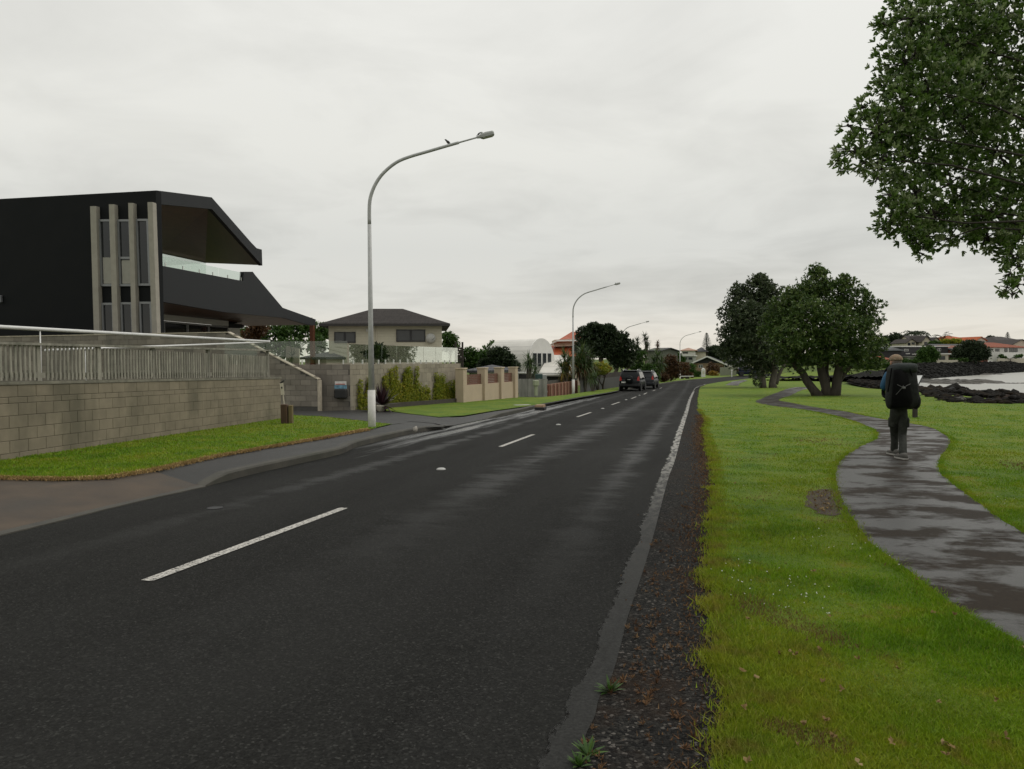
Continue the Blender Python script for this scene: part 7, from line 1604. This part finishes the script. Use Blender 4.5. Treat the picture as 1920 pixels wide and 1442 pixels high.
# distance-weighted sampling: as many blades per picture area everywhere
def sample(n, y0, y1, xr):
    u = rng.uniform(0, 1, n); Y = 1 / (1 / y0 + (1 / y1 - 1 / y0) * u); X = rng.uniform(xr[0], xr[1], n) * Y; return X, Y
X, Y = sample(700000, 2.0, 48, (.05, .82)); ok = in_poly(X, Y, lawn_poly) & ~in_poly(X, Y, path_poly); X, Y = X[ok], Y[ok]
PATCH = [[(1510, 952), (1522, 928), (1550, 922), (1572, 926), (1580, 950), (1590, 968), (1560, 974), (1530, 966)], [(1372, 1128), (1430, 1136), (1500, 1165), (1580, 1200), (1600, 1222), (1540, 1212), (1480, 1190), (1420, 1158), (1375, 1142)], [(1450, 1368), (1500, 1375), (1540, 1392), (1585, 1412), (1560, 1420), (1500, 1405), (1462, 1390)], [(1395, 858), (1440, 853), (1445, 861), (1405, 864)], [(1400, 936), (1440, 930), (1450, 938), (1415, 944)], [(1880, 868), (1925, 872), (1925, 884), (1895, 880)], [(1500, 822), (1560, 828), (1590, 832), (1550, 836), (1505, 832)]]
bare = np.zeros(len(X))
for k, pp in enumerate(PATCH):
    q = np.array([G(*p).xy[:] for p in pp]); c = q.mean(0); C_ = np.cov((q - c).T) * 1.6; D_ = np.stack([X, Y], 1) - c; m2 = np.einsum('ni,ij,nj->n', D_, np.linalg.inv(C_), D_) + rng.normal(0, .35, len(X)) + .5 * np.sin(X * 17) * np.sin(Y * 13)
    bare = np.maximum(bare, np.clip(1.15 - m2 * .55, 0, 1) * (1 if k == 0 else .8))
hit = rng.uniform(0, 1, len(X)) < bare * .55; X, Y, bare = X[~hit], Y[~hit], bare[~hit]
den = np.sin(X * 3.1 + np.sin(Y * 2.3) * 2) * np.sin(Y * 2.7 + X) * .5 + .5
k = rng.uniform(0, 1, len(X)) < (.55 + .45 * den) * np.clip((50 - Y) / 26, .1, 1); X, Y, den, bare = X[k], Y[k], den[k], bare[k]
loff = .032 + .018 * np.sin(X * .9 + 1.3) * np.sin(Y * .55) * np.clip((Y - 6) / 10, 0, 1)
Z = land(X, Y) + loff - .006; dist = np.hypot(X, Y)
blades('lawn_grass', X, Y, Z, rng.uniform(.012, .032, len(X)) * (.6 + .8 * den) * (1 + dist * .012), .0032 + dist * .001, M_BLADE, 'short mown grass of the lawn beside the path', rng, .8, rnd=np.where(rng.uniform(0, 1, len(X)) < bare, 1.0, rng.uniform(0, .96, len(X))))
# longer fringe along the path and the shoulder
def fringe(line, n, amp, h, seed, name, label, side=0):
    g = np.random.default_rng(seed); L = [(Vector((a[0], a[1])), Vector((b[0], b[1]))) for a, b in zip(line[:-1], line[1:])]; wts = np.array([(b - a).length / max(3, ((a + b) / 2).length) ** 1.3 for a, b in L]); idx = g.choice(len(L), n, p=wts / wts.sum())
    A = np.array([[*L[i][0]] for i in idx]); B = np.array([[*L[i][1]] for i in idx]); f = g.uniform(0, 1, (n, 1)); P = A + (B - A) * f + g.normal(0, amp, (n, 2)) + np.array([side, 0]); dist = np.hypot(P[:, 0], P[:, 1])
    blades(name, P[:, 0], P[:, 1], land(P[:, 0], P[:, 1]) + .02, g.uniform(.4, 1, n) * h, .004 + dist * .0009, M_BLADE, label, g, .8)
fringe([(p[0], p[1]) for p in lawn_r if 2 < p[1] < 30], 26000, .05, .045, 1, 'shoulder_fringe_grass', 'ragged grass edge along the gravel shoulder')
fringe([(p[0], p[1]) for p in pl if p[1] < 30], 16000, .035, .05, 2, 'path_fringe_grass', 'grass growing over the left edge of the path', -.04)
fringe([(p[0], p[1]) for p in pr if p[1] < 30], 12000, .035, .045, 3, 'path_fringe_grass', 'grass growing over the right edge of the path', .05)
# near verge on the left
X, Y = sample(120000, 7, 24, (-.72, -.15)); ok = in_poly(X, Y, [(p[0], p[1]) for p in v1]); X, Y = X[ok], Y[ok]; dist = np.hypot(X, Y)
blades('verge_grass', X, Y, land(X, Y) + KH + .008, rng.uniform(.02, .045, len(X)), .004 + dist * .0009, M_BLADE2, 'clipped grass on the verge below the block wall', rng, .8)
# dry blades on its clipped edge
dl = [(p.x, p.y) for p in de]; 
def dry(line, n, amp, h, seed, name, label, z, mat): 
    g = np.random.default_rng(seed); L = [(Vector(a), Vector(b)) for a, b in zip(line[:-1], line[1:])]; wts = np.array([(b - a).length for a, b in L]); idx = g.choice(len(L), n, p=wts / wts.sum()); A = np.array([[*L[i][0]] for i in idx]); B = np.array([[*L[i][1]] for i in idx]); P = A + (B - A) * g.uniform(0, 1, (n, 1)) + g.normal(0, amp, (n, 2)); dist = np.hypot(P[:, 0], P[:, 1])
    blades(name, P[:, 0], P[:, 1], land(P[:, 0], P[:, 1]) + z, g.uniform(.4, 1, n) * h, .005 + dist * .001, mat, label, g, 1.0)
M_DRYB = leaf_mat('dry_blade', (.13, .085, .035), (.26, .17, .07), (.36, .26, .12), .8, .2, .1)
dry(dl, 9000, .06, .05, 5, 'dry_grass', 'dry brown grass along the footpath edge', KH + .015, M_DRYB)
# reddish weeds and tufts on the gravel shoulder
M_WEED = leaf_mat('red_weed', (.06, .03, .015), (.13, .07, .035), (.20, .13, .065), .8, .15, .1)
sp = [(p[0], p[1]) for p in el] + [(p[0] + .25, p[1]) for p in gl[::-1]]
X, Y = sample(7000, 2.4, 22, (.03, .36)); ok = in_poly(X, Y, sp); X, Y = X[ok], Y[ok]
cl_ = np.sin(X * 7 + Y * 1.3) * np.sin(Y * 3.7 + 1) ; k = rng.uniform(0, 1, len(X)) < np.where(cl_ > .25, .22, .05); X, Y = X[k], Y[k]
P = np.stack([X, Y, land(X, Y) + .006], 1); N = np.repeat([[0, 0, 1.0]], len(P), 0)
sc = rng.uniform(.5, 1.4, len(P)); V, F_, r = rosettes(P, N, 14, .024, .005, 1.45, rng, lenvar=.5)
Vc = V.reshape(len(P), -1, 3); Vc = P[:, None] + (Vc - P[:, None]) * sc[:, None, None]; tag(np_mesh('shoulder_weeds', Vc.reshape(-1, 3), F_, r, M_WEED), 'reddish brown weeds scattered over the gravel shoulder', 'weeds', kind='stuff')
# brown turf creeping in from the lawn edge
n = 14000; fr2 = [(p[0] - .06, p[1]) for p in lawn_r if 2 < p[1] < 26]; dry(fr2, n, .15, .022, 8, 'creeping_turf', 'brown creeping turf at the edge of the shoulder', .008, M_WEED)
# a few single green weeds on the seal's edge
for i, (px, py, r, lab) in enumerate([(1144, 1298, .07, 'small green weed at the edge of the seal, farthest of three'), (1102, 1418, .075, 'bright green weed at the edge of the seal near the bottom'), (1086, 1438, .06, 'green weed at the very bottom of the picture')]):
    p = G(px, py); o = thing('weed', p, lab, 'weed', 'green weeds on the road edge'); np_mesh('leaves', *straps(np.array(p), 26, r, .016, np.random.default_rng(i), .5, .3), ML_GREEN, o)
# daisies, fallen leaves, shells
def specks(name, n, y0, y1, xr, poly, size, mat, label, cat, lift, clump=None, avoid=None):
    X, Y = sample(n, y0, y1, xr); ok = in_poly(X, Y, poly)
    if avoid is not None: ok &= ~in_poly(X, Y, avoid)
    if clump: ok &= np.sin(X * clump + 1) * np.sin(Y * clump * .8 + X) > .35
    X, Y = X[ok], Y[ok]; P = np.stack([X, Y, land(X, Y) + lift], 1); d = np.hypot(X, Y); V, F_, r = rosettes(P, np.repeat([[0, -.2, 1.0]], len(P), 0) + rng.normal(0, .3, (len(P), 3)), 4, size, size * .8, 1.5, rng)
    tag(np_mesh(name, V, F_, r, mat), label, cat, kind='stuff')
M_PETAL = leaf_mat('white_petal', (.6, .6, .56), (.68, .68, .64), (.75, .75, .72), .6, .2, .1)
specks('daisies', 900, 3, 24, (.25, .75), lawn_poly, .0085, M_PETAL, 'scattered small white daisies and clover heads in the lawn', 'flowers', .055, 2.3, path_poly)
M_DEADL = leaf_mat('dead_leaf', (.12, .08, .035), (.22, .15, .065), (.34, .26, .14), .8, .1, .05)
specks('fallen_leaves', 60, 2.6, 14, (.22, .75), lawn_poly, .022, M_DEADL, 'fallen brown leaves lying in the grass', 'leaves', .055, None, path_poly)
# worn soil patches beside the path and in the lawn
def patch(px, name='bare_patch', mat=M_SOIL, lift=.006, amp=.03):
    c = [G(x, y) for x, y in px]; c.append(c[0]); sheet(name, ragged(catmull([Vector((p.x, p.y, 0)) for p in c], 4), amp, .06, 4)[:-1], lambda x, y: lawn_off(x, y) + lift, mat, .3)
M_DRYSOIL = pmat('dry_turf', (.13, .085, .035), .45, 14, .9, .9, 60)
patch(PATCH[0], 'bare_patch', M_SOIL, .004)
specks('patch_litter', 500, 6, 10, (.3, .5), [G(1515, 950).xy, G(1550, 924).xy, G(1585, 960).xy, G(1550, 972).xy], .03, M_DEADL, 'dry leaf litter on the bare patch beside the path', 'leaves', .05)
